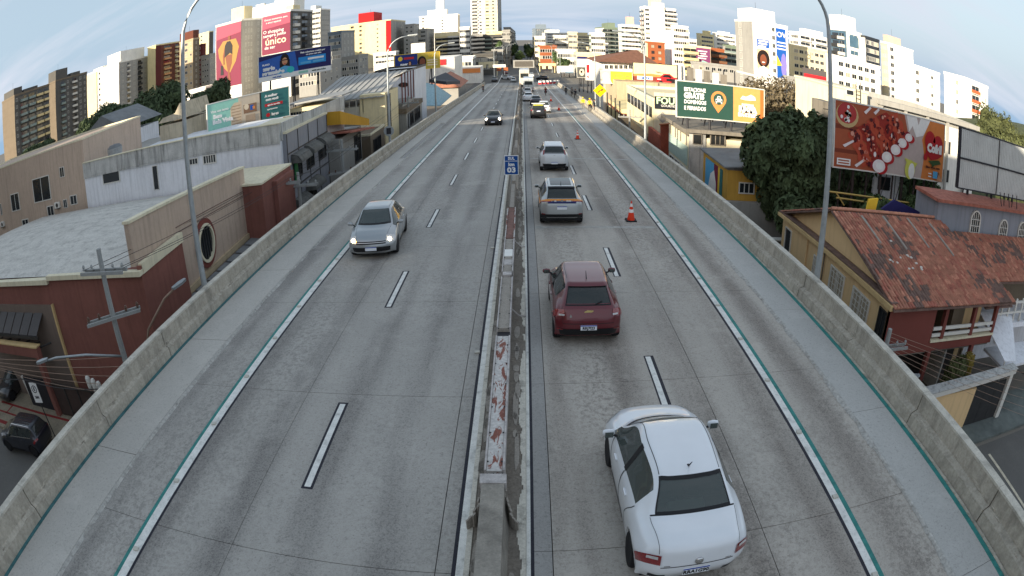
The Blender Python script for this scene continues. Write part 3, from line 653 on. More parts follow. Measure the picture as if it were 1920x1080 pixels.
        MB().lathe([(.17, 0), (.19, .015), (.17, .03)], 16).build('steering_wheel', M_TRIM, t).location = (-.38, .72, .98)
    # wheels
    wmesh = MB(); wmesh.lathe([(rr*.62, -.09), (rr*.93, -.1), (rr, -.06), (rr, .06), (rr*.93, .1), (rr*.62, .09)], 28).f; tm_ = wmesh.mesh('tyre', M_TYRE, True)
    rimm = MB(); rimm.lathe([(rr*.64, .02), (rr*.64, .085), (rr*.58, .09), (rr*.56, .05)], 24)
    for k in range(5):
        a = k*2*math.pi/5; c_, s_ = math.cos(a), math.sin(a)
        rimm.prism([(c_*.04-s_*.035, s_*.04+c_*.035, .06), (c_*rr*.6-s_*.028, s_*rr*.6+c_*.028, .07), (c_*rr*.6+s_*.028, s_*rr*.6-c_*.028, .07), (c_*.04+s_*.035, s_*.04-c_*.035, .06)], (0, 0, .02))
    rimm.lathe([(.055, .05), (.055, .088)], 10); rm_ = rimm.mesh('rim', rim or M_RIM)
    for yw in sh['wheels']:
        for sg in (1, -1):
            w_ = put('wheel', tm_, t, (sg*(sh['W']-.115), yw, rr), (0, sg*R(90), 0)); put('rim', rm_, w_)
    # mirrors
    if not low:
        for sg in (1, -1):
            p = at(8.75 if shape != 'sedan' else 8.72, 3.7); 
            mm = MB().lathe([(.02, -.10), (.075, -.085), (.095, 0), (.075, .085), (.02, .10)], 10, mi=0)
            o = mm.build('wing_mirror', cmir or col_mat, t, smooth=True); o.rotation_euler = (0, R(90), 0); o.scale = (.75, .6, 1.05); o.location = (sg*(p.x+.13), p.y+.02, p.z+.07)
            MB().tube([(sg*(p.x-.02), p.y, p.z+.0), (sg*(p.x+.1), p.y+.01, p.z+.05)], .022, 6).build('mirror_arm', M_TRIM, t)
            MB().box(sg*(p.x+.13)-.07, sg*(p.x+.13)+.07, p.y-.062, p.y-.05, p.z+.02, p.z+.12).build('mirror_glass', M_CGLASS2, o.parent)
    # door seams, window frames, sills
    if not low:
        e = .012
        for (s_a, s_b) in ((6.9, 6.93), (8.72, 8.75), (5.62 if shape == 'sedan' else 5.75, 5.65 if shape == 'sedan' else 5.78)):
            patch('door_seam', M_TRIM, s_a-.01, s_b+.01, 3.85, 7.6, .003, ns=1, nt_=10)
        patch('pillar_trim', M_TRIM, 6.86, 7.04, 2.2, 3.8, .004, ns=1, nt_=6)
        for s in (6.35, 7.9):
            for sg in (1, -1):
                p = at(s, 4.6); MB().box(-.012, .012, -.09, .09, -.013, .013).build('door_handle', col_mat, t).location = (sg*(p.x+.012), p.y, p.z)
        patch('sill_trim', lower or M_TRIM, 6.1, 8.6, 7.5, 8.0, .006, ns=8, nt_=2)
        patch('roof_seam', M_TRIM, 6.05, 7.95, 1.78, 1.84, .002, ns=12, nt_=1)
        # gasket round the glass
        r0, r1 = sh['rear']; f0, f1 = sh['front']
        patch('rear_window_seal', M_TRIM, r0-.06, r1+.06, 1.74, 1.86, .004, ns=8, nt_=1); patch('rear_window_seal', M_TRIM, r1-.03, r1+.08, 0, 1.86, .004, ns=1, nt_=8, merge=True); patch('rear_window_seal', M_TRIM, r0-.08, r0+.02, 0, 1.86, .004, ns=1, nt_=8, merge=True)
        patch('windscreen_seal', M_TRIM, f0-.06, f1+.06, 1.74, 1.86, .004, ns=8, nt_=1); patch('windscreen_seal', M_TRIM, f1-.08, f1+.04, 0, 1.86, .004, ns=1, nt_=8, merge=True)
    if extras: extras(t, at, patch, body)
    # plate with characters
    def plate_at(back, z, y):
        p = put('licence_plate', MB().box(-.2, .2, -.006, .006, -.065, .065).mesh('licence_plate', M_PLATE), t, (0, y, z), (0, 0, 0 if back else math.pi))
        MB().box(-.2, .2, -.008, -.0065, .04, .065).build('plate_strip', M_PBLUE, p)
        if plate: text(plate, .1, M_INK, p, (0, -.008, -.014), depth=.001, bold=.004, sx=.95)
        return p
    if not low: t['_p'] = 1; car.plate = plate_at
    car.at = at
    return t, at, patch, plate_at
def place(t, x, y, rz=0, deck=True):
    t.location = (x, y, dz(y) if deck else ZG+.012)
    t.rotation_euler = (math.atan(SLOPE)*(1 if abs(rz) < 1.5 else -1) if (deck and y < YEND) else 0, 0, rz)
    if '_p' in t: del t['_p']
def antenna(t, y, z, lean=-.12): MB().tube([(0, y, z), (0, y+lean, z+.16)], [.014, .006], 6).build('antenna', M_TRIM, t); 
# --- white sedan, nearest
def ex_white(t, at, patch, body):
    patch('tail_light', M_RED, 1.75, 2.5, 2.05, 5.2, .014); patch('tail_light_lens', M_CLEAR, 2.2, 2.42, 2.3, 3.6, .02)
    patch('trunk_seam', M_TRIM, 4.93, 4.99, 0, 2.3, .002, ns=1, nt_=10, merge=True); patch('trunk_seam', M_TRIM, 1.5, 1.56, 0, 2.0, .003, ns=1, nt_=10, merge=True)
    patch('trunk_seam', M_TRIM, 2.6, 4.9, 2.28, 2.33, .003, ns=10, nt_=1)
    patch('bumper_vent', M_TRIM, .3, .8, 1.5, 3.2, .006)
    patch('headlight', M_CLEAR, 10.7, 11.6, 2.1, 4.6, .01)
    p = at(1.85, 0); MB().lathe([(.065, 0), (.06, .02), (.03, .025)], 20).build('badge', M_CHROME, t, smooth=True).location = (0, p.y-.0, p.z); t.children[-1]
    for o in t.children:
        if o.name.startswith('badge'): o.rotation_euler = (R(85), 0, 0)
    patch('trim_letters', M_CHROME, 1.62, 1.68, 1.3, 1.75, .008)
    antenna(t, -.8, 1.455); MB().lathe([(.03, 0), (.02, .02)], 10, (0, -.78, 1.445)).build('antenna_base', M_TRIM, t)
    # parcel shelf and headrest forms behind the rear glass
    MB().box(-.34, .2, -1.32, -1.1, .96, 1.10).build('parcel_shelf', mat('parcel shelf', (.42, .48, .44), .8), t)
t, at, patch, pl = car('sedan', 'white sedan nearest to the camera in the right carriageway, straddling the dashed line', 'car', paint('white car paint', (.74, .77, .80), .0, .3), extras=ex_white, glassm=M_CGLASS2, plate='RRA1G90')
pl(True, .50, -2.13); CAR_W = t
place(CAR_W, 2.33, 7.6, R(1.5)); CAR_W.scale = (1.02, 1.04, 1.02)
def ex_red(t, at, patch, body):
    patch('tail_light', M_RED, 2.35, 3.3, 2.0, 4.9, .014); patch('tail_light_lens', M_CLEAR, 2.42, 2.6, 2.0, 3.2, .02)
    patch('bumper_insert', M_TRIM, .25, 1.15, 0, 3.4, .01, ns=4, nt_=10, merge=True)
    patch('tailgate_crease', M_TRIM, 1.62, 1.67, 0, 2.4, .003, ns=1, nt_=10, merge=True)
    patch('tailgate_seam', M_TRIM, 1.7, 4.0, 2.35, 2.39, .003, ns=10, nt_=1)
    patch('reflector', M_RED, 1.0, 1.12, 2.5, 4.0, .012)
    patch('spoiler', body.data.materials[0], 4.95, 5.3, 0, 1.9, .03, ns=3, nt_=8, merge=True)
    o = MB().prism([(-.11, 0, .0), (-.04, 0, .035), (.11, 0, .03), (.11, 0, .0), (.04, 0, -.035), (-.11, 0, -.03)], (0, -.012, 0)).build('badge', mat('gold badge', (.75, .6, .25), .3, metal=.6), t); p = at(3.1, 0); o.location = (0, p.y-.012, p.z-.03)
    MB().prism([(-.03, 0, 0), (0, 0, .07), (.03, 0, 0), (0, 0, -.07)], (0, -.01, 0)).build('badge', M_CHROME, t).location = (-.44, at(2.6, 1).y-.012, .80)
    antenna(t, -1.1, 1.47, .16)
    a, b_ = at(4.12, .3), at(4.2, 1.3); MB().tube([(a.x+.05, a.y-.02, a.z+.0), (b_.x-.1, b_.y-.03, b_.z+.04)], .012, 5).build('wiper', M_TRIM, t)
t, at, patch, pl = car('hatch', 'dark red hatchback in the left lane of the right carriageway', 'car', paint('dark red car paint', (.12, .007, .014), .2), extras=ex_red, plate='RRJ7I23', lower=None)
pl(True, .53, -1.985); CAR_R = t; place(t, 1.5, 15.8, R(0.3))
def ex_suv(t, at, patch, body):
    patch('tail_light', M_RED, 2.95, 3.5, 1.1, 5.0, .014)
    patch('side_stripe', flat('livery orange', (226, 150, 70), .4), 3.55, 4.05, 0, 5.0, .009, ns=3, nt_=14)
    patch('side_stripe', flat('livery orange', (226, 150, 70), .4), 4.05, 8.7, 4.3, 4.95, .009, ns=16, nt_=2)
    patch('side_panel_print', flat('livery navy', (22, 30, 90), .4), 2.55, 2.95, 0, 1.75, .011, ns=3, nt_=8, merge=True)
    patch('side_panel_print', flat('livery navy', (22, 30, 90), .4), 3.0, 3.5, 0, 1.05, .011, ns=3, nt_=8, merge=True)
    patch('bumper_insert', M_TRIM, .1, 1.05, 0, 5.5, .008, ns=4, nt_=12, merge=True)
    patch('skid_plate', M_CHROME, .35, .5, 0, 2.4, .016, ns=1, nt_=10, merge=True)
    patch('reflector', M_RED, .98, 1.12, 2.5, 4.0, .014)
    patch('roof_panel', M_CGLASS, 5.9, 7.9, 0, 1.3, .006, ns=10, nt_=6, merge=True)
    patch('roof_rail', M_CHROME, 5.4, 7.9, 1.82, 2.0, .03, ns=12, nt_=1)
    patch('spoiler', M_TRIM, 4.95, 5.25, 0, 1.9, .03, ns=3, nt_=8, merge=True)
    antenna(t, -1.25, 1.6, -.1)
    wm = flat('sign white', (228, 230, 228), .4); p = at(3.2, 0)
    text('H', .1, wm, t, (-.27, p.y-.02, p.z-.0), depth=.003, bold=.005); text('CROSS', .065, wm, t, (.27, p.y-.02, p.z-.0), depth=.003, bold=.004); MB().lathe([(.045, 0), (.045, .01)], 16).build('badge', M_CHROME, t).location = (0, p.y-.02, p.z+.01)
    for o in t.children:
        if o.name.startswith('badge'): o.rotation_euler = (R(90), 0, 0)
t, at, patch, pl = car('suv', 'silver SUV with orange and navy stripes behind the kilometre sign', 'car', paint('silver car paint', (.42, .44, .44), .6), extras=ex_suv)
pl(True, .80, -2.115); place(t, 1.5, 26.9, 0)
def ex_whatch(t, at, patch, body):
    patch('tail_light', M_RED, 3.3, 4.6, 1.9, 2.6, .014); patch('bumper_insert', M_TRIM, .1, 1.0, 0, 3.0, .01, ns=3, nt_=10, merge=True)
    p = at(2.8, 0); MB().lathe([(.05, 0), (.05, .01)], 12).build('badge', M_CHROME, t, loc=None).location = (0, p.y-.01, p.z)
t, at, patch, pl = car('suv', 'silver white compact car ahead of the striped SUV', 'car', paint('pearl white car paint', (.60, .62, .63), .2), extras=ex_whatch)
pl(True, .56, -2.11); place(t, 1.8, 39.0, 0); t.scale = (.97, .95, 1.0); CAR_WH = t
def ex_dark(t, at, patch, body):
    patch('tail_light', M_RED, 2.6, 3.3, 2.0, 4.4, .014); patch('hood_stripe', flat('livery yellow', (225, 215, 60), .4), 4.95, 6.2, 0, 1.9, .006, ns=6, nt_=8, merge=True)
    patch('bumper_insert', M_TRIM, .1, 1.0, 0, 3.0, .01, ns=3, nt_=10, merge=True)
    MB().tube([(-.75, -1.0, 1.72), (.75, -1.0, 1.72)], .05, 6).build('light_bar', flat('bar white', (225, 225, 225)), t)
t, at, patch, pl = car('suv', 'black patrol vehicle with yellow roof front stopped in the left lane', 'car', paint('black car paint', (.014, .014, .016), .1), extras=ex_dark)
pl(True, .9, -2.11); place(t, 1.72, 72.4, 0); CAR_K = t
# --- oncoming
def ex_silver(t, at, patch, body):
    patch('headlight', M_CLEAR, 10.75, 11.9, 1.9, 4.6, .012); 
    for sg in (1, -1):
        p = at(11.45, 3.0); MB().lathe([(.075, 0), (.03, .05)], 14).build('lit_lamp', M_ONLAMP, t).location = (sg*p.x*.97, p.y+.05, p.z-.0)
        t.children[-1]
    p = at(11.6, 2.2); MB().lathe([(.05, 0), (.02, .04)], 12).build('lit_lamp', M_ONLAMPA, t).location = (p.x*1.0, p.y+.04, p.z-.02)
    for o in t.children:
        if o.name.startswith('lit_lamp'): o.rotation_euler = (R(-70), 0, 0)
    patch('grille', M_TRIM, 11.75, 12.25, 0, 1.9, .01, ns=3, nt_=8, merge=True); patch('grille_bar', M_CHROME, 11.95, 12.03, 0, 1.9, .02, ns=1, nt_=8, merge=True)
    patch('lower_grille', M_TRIM, 12.75, 13.5, 0, 3.0, .01, ns=3, nt_=8, merge=True); patch('bumper_lip', M_CHROME, 13.5, 13.6, 0, 3.2, .02, ns=1, nt_=8, merge=True)
    patch('hood_seam', M_TRIM, 9.15, 11.7, 1.9, 1.94, .003, ns=8, nt_=1)
    MB().box(-.05, .05, .52, .56, 1.33, 1.38).build('rear_view_mirror', M_TRIM, t)
t, at, patch, pl = car('sedan', 'silver sedan with lit headlamps coming towards the camera across the left edge line', 'car', paint('silver grey car paint', (.34, .36, .37), .65), extras=ex_silver, glassm=M_CGLASS2)
o = pl(False, .42, 2.15); CAR_S = t; place(t, -5.66, 23.2, math.pi+R(4)); t.rotation_euler = (math.atan(-SLOPE), 0, math.pi+R(4)); t.scale = (1.06, 1.08, 1.03)
def ex_bl(t, at, patch, body):
    patch('headlight', M_CLEAR, 10.8, 11.7, 1.9, 4.4, .012)
    for sg in (1, -1):
        p = at(11.5, 2.8); MB().lathe([(.13, 0), (.04, .05)], 14).build('lit_lamp', M_ONLAMP, t).location = (sg*p.x, p.y+.04, p.z)
    for o in t.children:
        if o.name.startswith('lit_lamp'): o.rotation_euler = (R(-80), 0, 0)
    patch('grille', M_TRIM, 11.7, 12.3, 0, 1.8, .01, ns=3, nt_=8, merge=True)
t, at, patch, pl = car('sedan', 'black sedan with lit headlamps coming over the sunlit band on the left carriageway', 'car', paint('black car paint', (.014, .014, .016), .1), extras=ex_bl)
pl(False, .42, 2.15); place(t, -3.05, 65.6, math.pi); CAR_B = t
t.rotation_euler = (math.atan(-SLOPE), 0, math.pi)
# ================================================================== HIGH-RISES
def wall(name, rgb, **k):
    k.setdefault('streak', .25); k.setdefault('var', .07); k.setdefault('fine', .05)
    return mat(name, lin(rgb), .85, k.pop('var'), .25, **k)
W_WHITE = wall('white render', (232, 229, 220)); W_CREAM = wall('cream render', (226, 212, 172)); W_PALEY = wall('pale yellow render', (228, 212, 160))
W_GREY = wall('grey render', (158, 156, 150)); W_DGREY = wall('dark grey render', (92, 90, 86)); W_BROWN = wall('brown cladding', (108, 62, 48)); W_MAROON = wall('maroon cladding', (92, 40, 38))
W_BEIGE = wall('beige render', (186, 168, 138)); W_TAUPE = wall('taupe render', (118, 106, 90)); W_RED = wall('red cladding', (178, 30, 34)); W_ORANGE = wall('orange cladding', (158, 92, 58))
W_BLUE = wall('blue grey render', (120, 132, 142)); W_GREEN = wall('grey green cladding', (116, 130, 112)); W_PINK = wall('pale pink render', (220, 176, 162))
G_DARK = glass('window glass dark', (.022, .026, .03)); G_BLUE = glass('curtain glass blue', (.06, .12, .17), .12, .8); G_GREEN = glass('window glass green', (.04, .06, .055))
F_WH = flat('window frame white', (214, 212, 204), .5); F_DK = flat('window frame dark', (60, 58, 56), .5); CURT = flat('curtain', (170, 160, 140), .9)
_wm = {}
def win_mesh(w, h, gl_=G_DARK, fr=F_WH, mull=1, sill=True, depth=.07):
    k = (round(w, 2), round(h, 2), gl_.name, fr.name, mull)
    if k in _wm: return _wm[k]
    m = MB(); m.box(-w/2, w/2, -.02, .03, 0, h, 0); b = min(.08, w*.07)
    m.box(-w/2-b, -w/2, -depth, .03, -b, h+b, 1); m.box(w/2, w/2+b, -depth, .03, -b, h+b, 1); m.box(-w/2, w/2, -depth, .03, h, h+b, 1); m.box(-w/2, w/2, -depth, .03, -b, 0, 1)
    for i in range(mull):
        x = -w/2+w*(i+1)/(mull+1); m.box(x-b*.4, x+b*.4, -.05, -.021, 0, h, 1)
    me = m.mesh('window', [gl_, fr]); _wm[k] = me; return me
_bm = {}
def balc_mesh(w, d, rail, slab=F_WH, h=1.0, gl_=G_DARK, open_=False):
    k = (round(w, 2), round(d, 2), rail.name, slab.name, gl_.name, open_)
    if k in _bm: return _bm[k]
    m = MB(); m.box(-w/2, w/2, -d, .02, -.18, 0, 0)
    m.box(-w/2, w/2, -d, -d+.1, 0, h, 1); m.box(-w/2, -w/2+.1, -d+.1, .02, 0, h, 1); m.box(w/2-.1, w/2, -d+.1, .02, 0, h, 1)
    m.box(-w/2+.25, w/2-.25, -.05, .03, .03, 2.25, 2)
    m.box(-.04, .04, -.08, -.051, .03, 2.25, 0)
    me = m.mesh('balcony', [slab, rail, gl_]); _bm[k] = me; return me
KY = 1.6; KS = 1.35
class Face:
    def __init__(s, o, u, w, z0, z1):   # o: world corner (x, y), u: unit direction along the face, outward normal is to the right of u
        s.o = Vector((o[0], o[1])); s.u = Vector(u).normalized(); s.n = Vector((s.u.y, -s.u.x)); s.w = w; s.z0 = z0; s.z1 = z1; s.a = math.atan2(s.u.y, s.u.x)
    def at(s, x, z, off=0): p = s.o+s.u*x+s.n*off; return Vector((p.x, p.y, z))
    def put(s, name, me, x, z, par, off=0.0, **k): return put(name, me, par, s.at(x, z, off), (0, 0, s.a), **k)
    def panel(s, name, m, x0, x1, z0, z1, par, off=.06, dep=.05, **k):
        return put(name, MB().box(x0, x1, -off, -off+dep, z0, z1).mesh(name, m), par, s.at(0, 0), (0, 0, s.a), **k)
def dist_scale(p): d = (Vector(p)-C0).length; return 1000/d    # photo pixels per metre, roughly
def grid(face, par, cols, fh=2.95, z0=None, z1=None, first=1.0, joined=None):
    """cols: (kind, position 0..1, width m, height m, glass/rail material, frame/slab material)"""
    z0 = face.z0 if z0 is None else z0; z1 = face.z1 if z1 is None else z1
    nfl = int((z1-z0-1.2)/fh); top = z1-.9
    px = dist_scale(face.at(face.w/2, z1)); vr = random.Random(int(z1*100))
    acc = {}
    for c in cols:
        kind, u, wd, ht = c[:4]; wd = wd*(KS if kind == 'b' else 1.15) if par.name.startswith('apartment') else wd; a = c[4] if len(c) > 4 and c[4] else G_DARK; b = c[5] if len(c) > 5 else F_WH
        x = u*face.w
        for i in range(nfl):
            z = top-(i+1)*fh+.6
            if z < z0+.5: break
            if len(c) > 6 and c[6] and i in c[6]: continue
            me = win_mesh(wd, ht, a, b, 1 if wd > .9 else 0) if kind == 'w' else balc_mesh(wd, ht, a, b)
            if kind == 'w' and vr.random() < .22: me = win_mesh(wd, ht, CURT, b, 1 if wd > .9 else 0)
            nm = 'window' if kind == 'w' else 'balcony'
            if kind == 'w': z += .9
            big = (wd*px > 4.2) if joined is None else not joined
            if big: face.put(nm, me, x, z, par)
            else:
                mb = acc.setdefault((nm, tuple(m.name for m in me.materials)), (MB(), list(me.materials)))[0]
                k0 = len(mb.v); mb.v += [(v.co.x+x, v.co.y, v.co.z+z) for v in me.vertices]
                mb.f += [tuple(v+k0 for v in p.vertices) for p in me.polygons]; mb.mi += [p.material_index for p in me.polygons]
    for (nm, _), (mb, ms) in acc.items(): put(nm, mb.mesh(nm, ms, fix=False), par, face.at(0, 0), (0, 0, face.a), kind='stuff')
def tower(label, A, C, F, Y, wf, ws=None, front=(), side=(), cat='apartment block', fh=2.95, roof=(), parapet_=True, base=None, name='apartment_block', group=None, dmax=60, zbase=None, topz=None):
    """A: photo pixel of the outer top corner of the face towards the camera, C: the top corner shared with the road-side face, F: far top end of that face"""
    Y *= KY; dmax *= KY
    ws = ws or wf; c = atY(*C, Y); a = atY(*A, Y); zt = topz if topz is not None else c.z; zb = ZG if zbase is None else zbase
    if F: f = atX(*F, c.x); yf = min(max(f.y, Y+4), Y+dmax)
    else: yf = Y+16*KY
    x0, x1 = min(a.x, c.x), max(a.x, c.x); leftside = a.x < c.x
    t = thing(name, ((x0+x1)/2, (Y+yf)/2, zb), label=label, cat=cat, group=group)
    t.location = (0, 0, 0)
    MB().box(x0, x1, Y, yf, zb, zt).build('wall', wf, t)
    ff = Face((x0, Y), (1, 0), x1-x0, zb, zt)
    sf = Face((x1, Y), (0, 1), yf-Y, zb, zt) if leftside else Face((x0, yf), (0, -1), yf-Y, zb, zt)
    if ws is not wf: sf.panel('side_wall', ws, 0, yf-Y, zb, zt, t, .03, .05)
    if parapet_:
        m = MB(); m.box(x0-.15, x1+.15, Y-.15, Y+.15, zt-.1, zt+.7); m.box(x0-.15, x1+.15, yf-.15, yf+.15, zt-.1, zt+.7); m.box(x0-.15, x0+.15, Y+.15, yf-.15, zt-.1, zt+.7); m.box(x1-.15, x1+.15, Y+.15, yf-.15, zt-.1, zt+.7); m.build('roof_parapet', wf, t)
    for f_, nm in ((ff, 'floor_lines'), (sf, 'floor_lines')):
        q = MB(); z = zt-.9-fh
        while z > zb+2 and len(q.f) < 400: q.box(0, f_.w, -.05, .02, z+.32, z+.46); z -= fh
        if q.v: put(nm, q.mesh(nm, wf if f_ is ff else ws, fix=False), t, f_.at(0, 0), (0, 0, f_.a), kind='stuff')
    fr = [(k[0], k[1])+tuple(k[2:]) for k in front]; grid(ff, t, fr, fh)
    # the side grid is given from the shared corner outwards
    sd = [(k[0], (k[1] if leftside else 1-k[1]))+tuple(k[2:]) for k in side]; grid(sf, t, sd, fh)
    for r in roof:      # (u0, u1, v0, v1, height, material): blocks on the roof, u from the outer side to the road side
        u0, u1, v0, v1, h, m_ = r
        if leftside: xa, xb = x0+(x1-x0)*u0, x0+(x1-x0)*u1
        else: xa, xb = x1-(x1-x0)*u1, x1-(x1-x0)*u0
        MB().box(xa, xb, Y+(yf-Y)*v0, Y+(yf-Y)*v1, zt-.02, zt+h).build('roof_block', m_ or wf, t)
        if h > 3: MB().tube([((xa+xb)/2, Y+(yf-Y)*(v0+v1)/2, zt+h), ((xa+xb)/2, Y+(yf-Y)*(v0+v1)/2, zt+h+3)], .05, 4).build('aerial', M_DARKM, t)
    t['_f'] = 0; del t['_f']
    return t, ff, sf
def wcols(n, a=.1, b=.9, w_=1.3, h=1.25, g_=G_DARK, f_=F_WH, kind='w'):
    n = int(n*1.5+.5) if kind == 'w' else n
    return [(kind, a+(b-a)*(i+.5)/n, w_, h, g_, f_) for i in range(n)]
RAILW = flat('balcony rail white', (206, 202, 192)); RAILG = flat('balcony rail green grey', (132, 146, 140)); RAILB = flat('balcony rail brown', (120, 84, 60)); RAILO = flat('balcony rail orange', (206, 150, 96)); RAILD = flat('balcony rail dark', (58, 58, 58)); RAILY = flat('balcony rail sand', (210, 190, 140))
# ---------- left of the viaduct, frame edge inwards; darker road-side walls paint in their shade
t, ff, sf = tower('dark grey apartment block at the far left edge with pale green and sand balconies', (4, 186), (27, 181), (92, 158), 92, W_TAUPE, W_DGREY, side=[('w', .06, .9, 1.2), ('b', .25, 3.4, 1.1, RAILG, F_DK), ('b', .48, 3.4, 1.1, RAILG, F_DK), ('b', .70, 3.4, 1.1, RAILY, F_DK), ('b', .9, 2.6, 1.1, RAILY, F_DK)], roof=[(.1, .9, .02, .25, 3.5, W_DGREY), (.2, .9, .3, .7, 1.8, W_DGREY)])
t, ff, sf = tower('dark grey apartment block with small windows, second from the left edge', (88, 157), (104, 153), (163, 140), 118, W_TAUPE, W_DGREY, side=[('b', .22, 2.6, .9, RAILG, F_DK), ('w', .38, 1, 1.2), ('b', .58, 3, .9, RAILW, F_DK), ('w', .78, 1.3, 1.3), ('w', .92, .9, 1.2)], roof=[(.1, .95, .02, .38, 5.5, W_DGREY), (.1, .9, .5, .8, 2.2, W_DGREY)])
t, ff, sf = tower('bright apartment block with a blank yellow flank and white front, third from the left edge', (164, 140), (223, 118), (279, 104), 150, W_WHITE, W_GREY, front=[('w', .40, 1.2, 1.3)], side=[('w', .12, 1.4, 1.3), ('b', .3, 2.2, .8, RAILW, F_DK), ('w', .5, 1.6, 1.4), ('b', .68, 3.0, .9, RAILD, F_DK), ('w', .88, 1.3, 1.3)], roof=[(.55, .95, .1, .9, 6.5, W_WHITE), (.1, .4, .1, .6, 2.0, W_WHITE)])
ff.panel('flank', W_CREAM, 0, ff.w*.32, ff.z0, ff.z1, t, .5, .6)
t, ff, sf = tower('brown and maroon apartment block with orange balconies behind the dark trees', (277, 92), (292, 86), (338, 73), 165, W_PALEY, W_BROWN, side=[('w', .12, 1, 1.2), ('b', .45, 5.5, 1.1, RAILO, F_DK), ('b', .85, 3, 1.1, RAILY, F_DK)])
sf.panel('clad_strip', W_MAROON, .2, sf.w*.2, sf.z0, sf.z1, t, .2, .2)
t, ff, sf = tower('tall beige tower with a brown penthouse behind the first street light', (337, 79), (362, 74), (374, 72), 158, W_BEIGE, W_TAUPE, front=[('w', .5, 1.4, 1.3), ('w', .85, .8, 1.2)], side=[('w', .5, 1, 1.2)], roof=[(.0, 1, .0, .9, 5.0, W_BROWN)])
tower('dark maroon tower beside the beige tower with the penthouse', (368, 84), (380, 84), (386, 84), 190, W_MAROON, W_MAROON, front=[('w', .5, 1.2, 1.3)])
tower('cream tower with a dark vertical stair band left of the first pink mural', (372, 64), (392, 60), (400, 62), 230, W_CREAM, W_DGREY, front=[('w', .3, 1.2, 1.2)])
tower('plain grey block with rows of tiny windows left of the first pink mural', (377, 102), (393, 103), (405, 98), 165, W_GREY, W_GREY, front=wcols(2, w_=.7, h=.8), side=wcols(2, w_=.7, h=.8))
t, ffm, sfm = tower('white apartment block carrying a pink mural of a posing woman', (405, 46), (453, 38), (492, 42), 132, W_WHITE, W_GREY, side=[('w', .2, 1.0, 1.4), ('w', .33, 1.0, 1.4), ('w', .46, 1.0, 1.4), ('w', .8, 1.2, 1.3)], roof=[(.25, .75, .4, .8, 7, W_CREAM)]); MURAL1 = (t, ffm)
t, ffn, sfn = tower('dark balconied apartment block carrying a pink mural with white lettering', (491, 31), (545, 20), (586, 22), 128, W_WHITE, W_DGREY, side=[('b', .2, 4, 1.1, RAILW, F_WH), ('b', .62, 5, 1.4, RAILD, F_DK), ('w', .92, 1, 1.2)], roof=[(.0, .7, .5, 1, 7, W_WHITE), (.75, 1, .1, .4, 2.5, W_CREAM)]); MURAL2 = (t, ffn)
tower('white apartment tower with a grey flank behind the second pink mural', (583, 20), (601, 18), (619, 22), 190, W_WHITE, W_GREY, front=wcols(3, w_=1.4), side=wcols(3, w_=1.3, h=1.3), roof=[(0, .5, 0, .6, 3, None)])
tower('tall white water tower block rising behind the two pink murals', (469, 18), (521, 6), (526, 8), 185, W_WHITE, W_GREY, roof=[(.2, .5, .1, .8, 2, None)])
tower('blue grey apartment block right behind the large blue billboard', (615, 62), (640, 60), (665, 84), 150, W_BLUE, W_GREY, front=wcols(3, w_=1.1), side=wcols(2, w_=1.1))
t, ff, sf = tower('cream apartment block with a red corner strip and a red and white roof box', (621, 46), (733, 38), (760, 34), 235, W_CREAM, W_GREY, front=[('w', .36, 1.8, 1.5, G_DARK, W_BEIGE), ('w', .50, 1.3, 1.3, G_DARK, W_BEIGE), ('w', .78, .8, .8, G_DARK, W_BEIGE)], side=[('w', .3, 1.4, 1.4), ('w', .7, 1.4, 1.4)], roof=[(.40, .66, .2, .7, 8, W_RED)])
ff.panel('red_strip', W_RED, ff.w-3.2, ff.w, ff.z0, ff.z1, t, .3, .3); ff.panel('window_column_panel', W_PALEY, ff.w*.30, ff.w*.57, ff.z0, ff.z1, t, .015, .02)
tower('grey apartment block with a maroon edge beside the red corner strip', (757, 48), (776, 46), (786, 50), 245, W_GREY, W_GREY, front=[('w', .3, 1.2, 1.3), ('w', .75, 1.2, 1.3)], side=wcols(2))
tower('white stepped tower with a lift room on top, left of the central towers', (786, 28), (858, 27), (862, 28), 330, W_WHITE, W_GREY, front=[('w', .1, 1.5, 1.3), ('w', .6, 1.2, 1.2)], roof=[(.2, .7, .2, .8, 6, W_WHITE), (.42, .62, .3, .6, 15, W_WHITE)])
tower('low grey apartment block in front of the white stepped tower', (768, 58), (801, 55), (814, 60), 255, W_GREY, W_GREY, front=wcols(4, w_=1.3, h=1.3), side=wcols(2, w_=1.2))
t, ff, sf = tower('long block of dark balconies with a pale top floor, left of the road end', (815, 64), (877, 60), (881, 62), 262, W_DGREY, W_GREY, front=[('b', .22, 6, 1.4, RAILY, F_WH), ('b', .55, 6, 1.4, RAILW, F_WH), ('b', .85, 5, 1.4, RAILW, F_WH)]); ff.panel('top_band', W_CREAM, 0, ff.w, ff.z1-3, ff.z1+.4, t, .8, .9)
t, ff, sf = tower('tallest cream and white tower left of the road end, cut by the frame top', (882, -12), (932, -14), (942, -10), 300, W_WHITE, W_GREY, front=[('b', .15, 3.4, 1, RAILW, F_WH), ('w', .36, 1.5, 1.3), ('w', .62, 2.0, 1.4, G_DARK, W_CREAM), ('w', .84, 1.2, 1.3)], side=wcols(3, w_=1.6)); ff.panel('cream_bay', W_CREAM, ff.w*.52, ff.w*.98, ff.z0, ff.z1, t, .015, .02)
tower('dark glass fronted block with grey balconies below the tallest left tower', (877, 68), (905, 66), (906, 67), 255, W_GREY, W_GREY, front=[('b', .3, 5, 1.2, RAILW, F_WH), ('b', .78, 5, 1.2, RAILW, F_DK)])
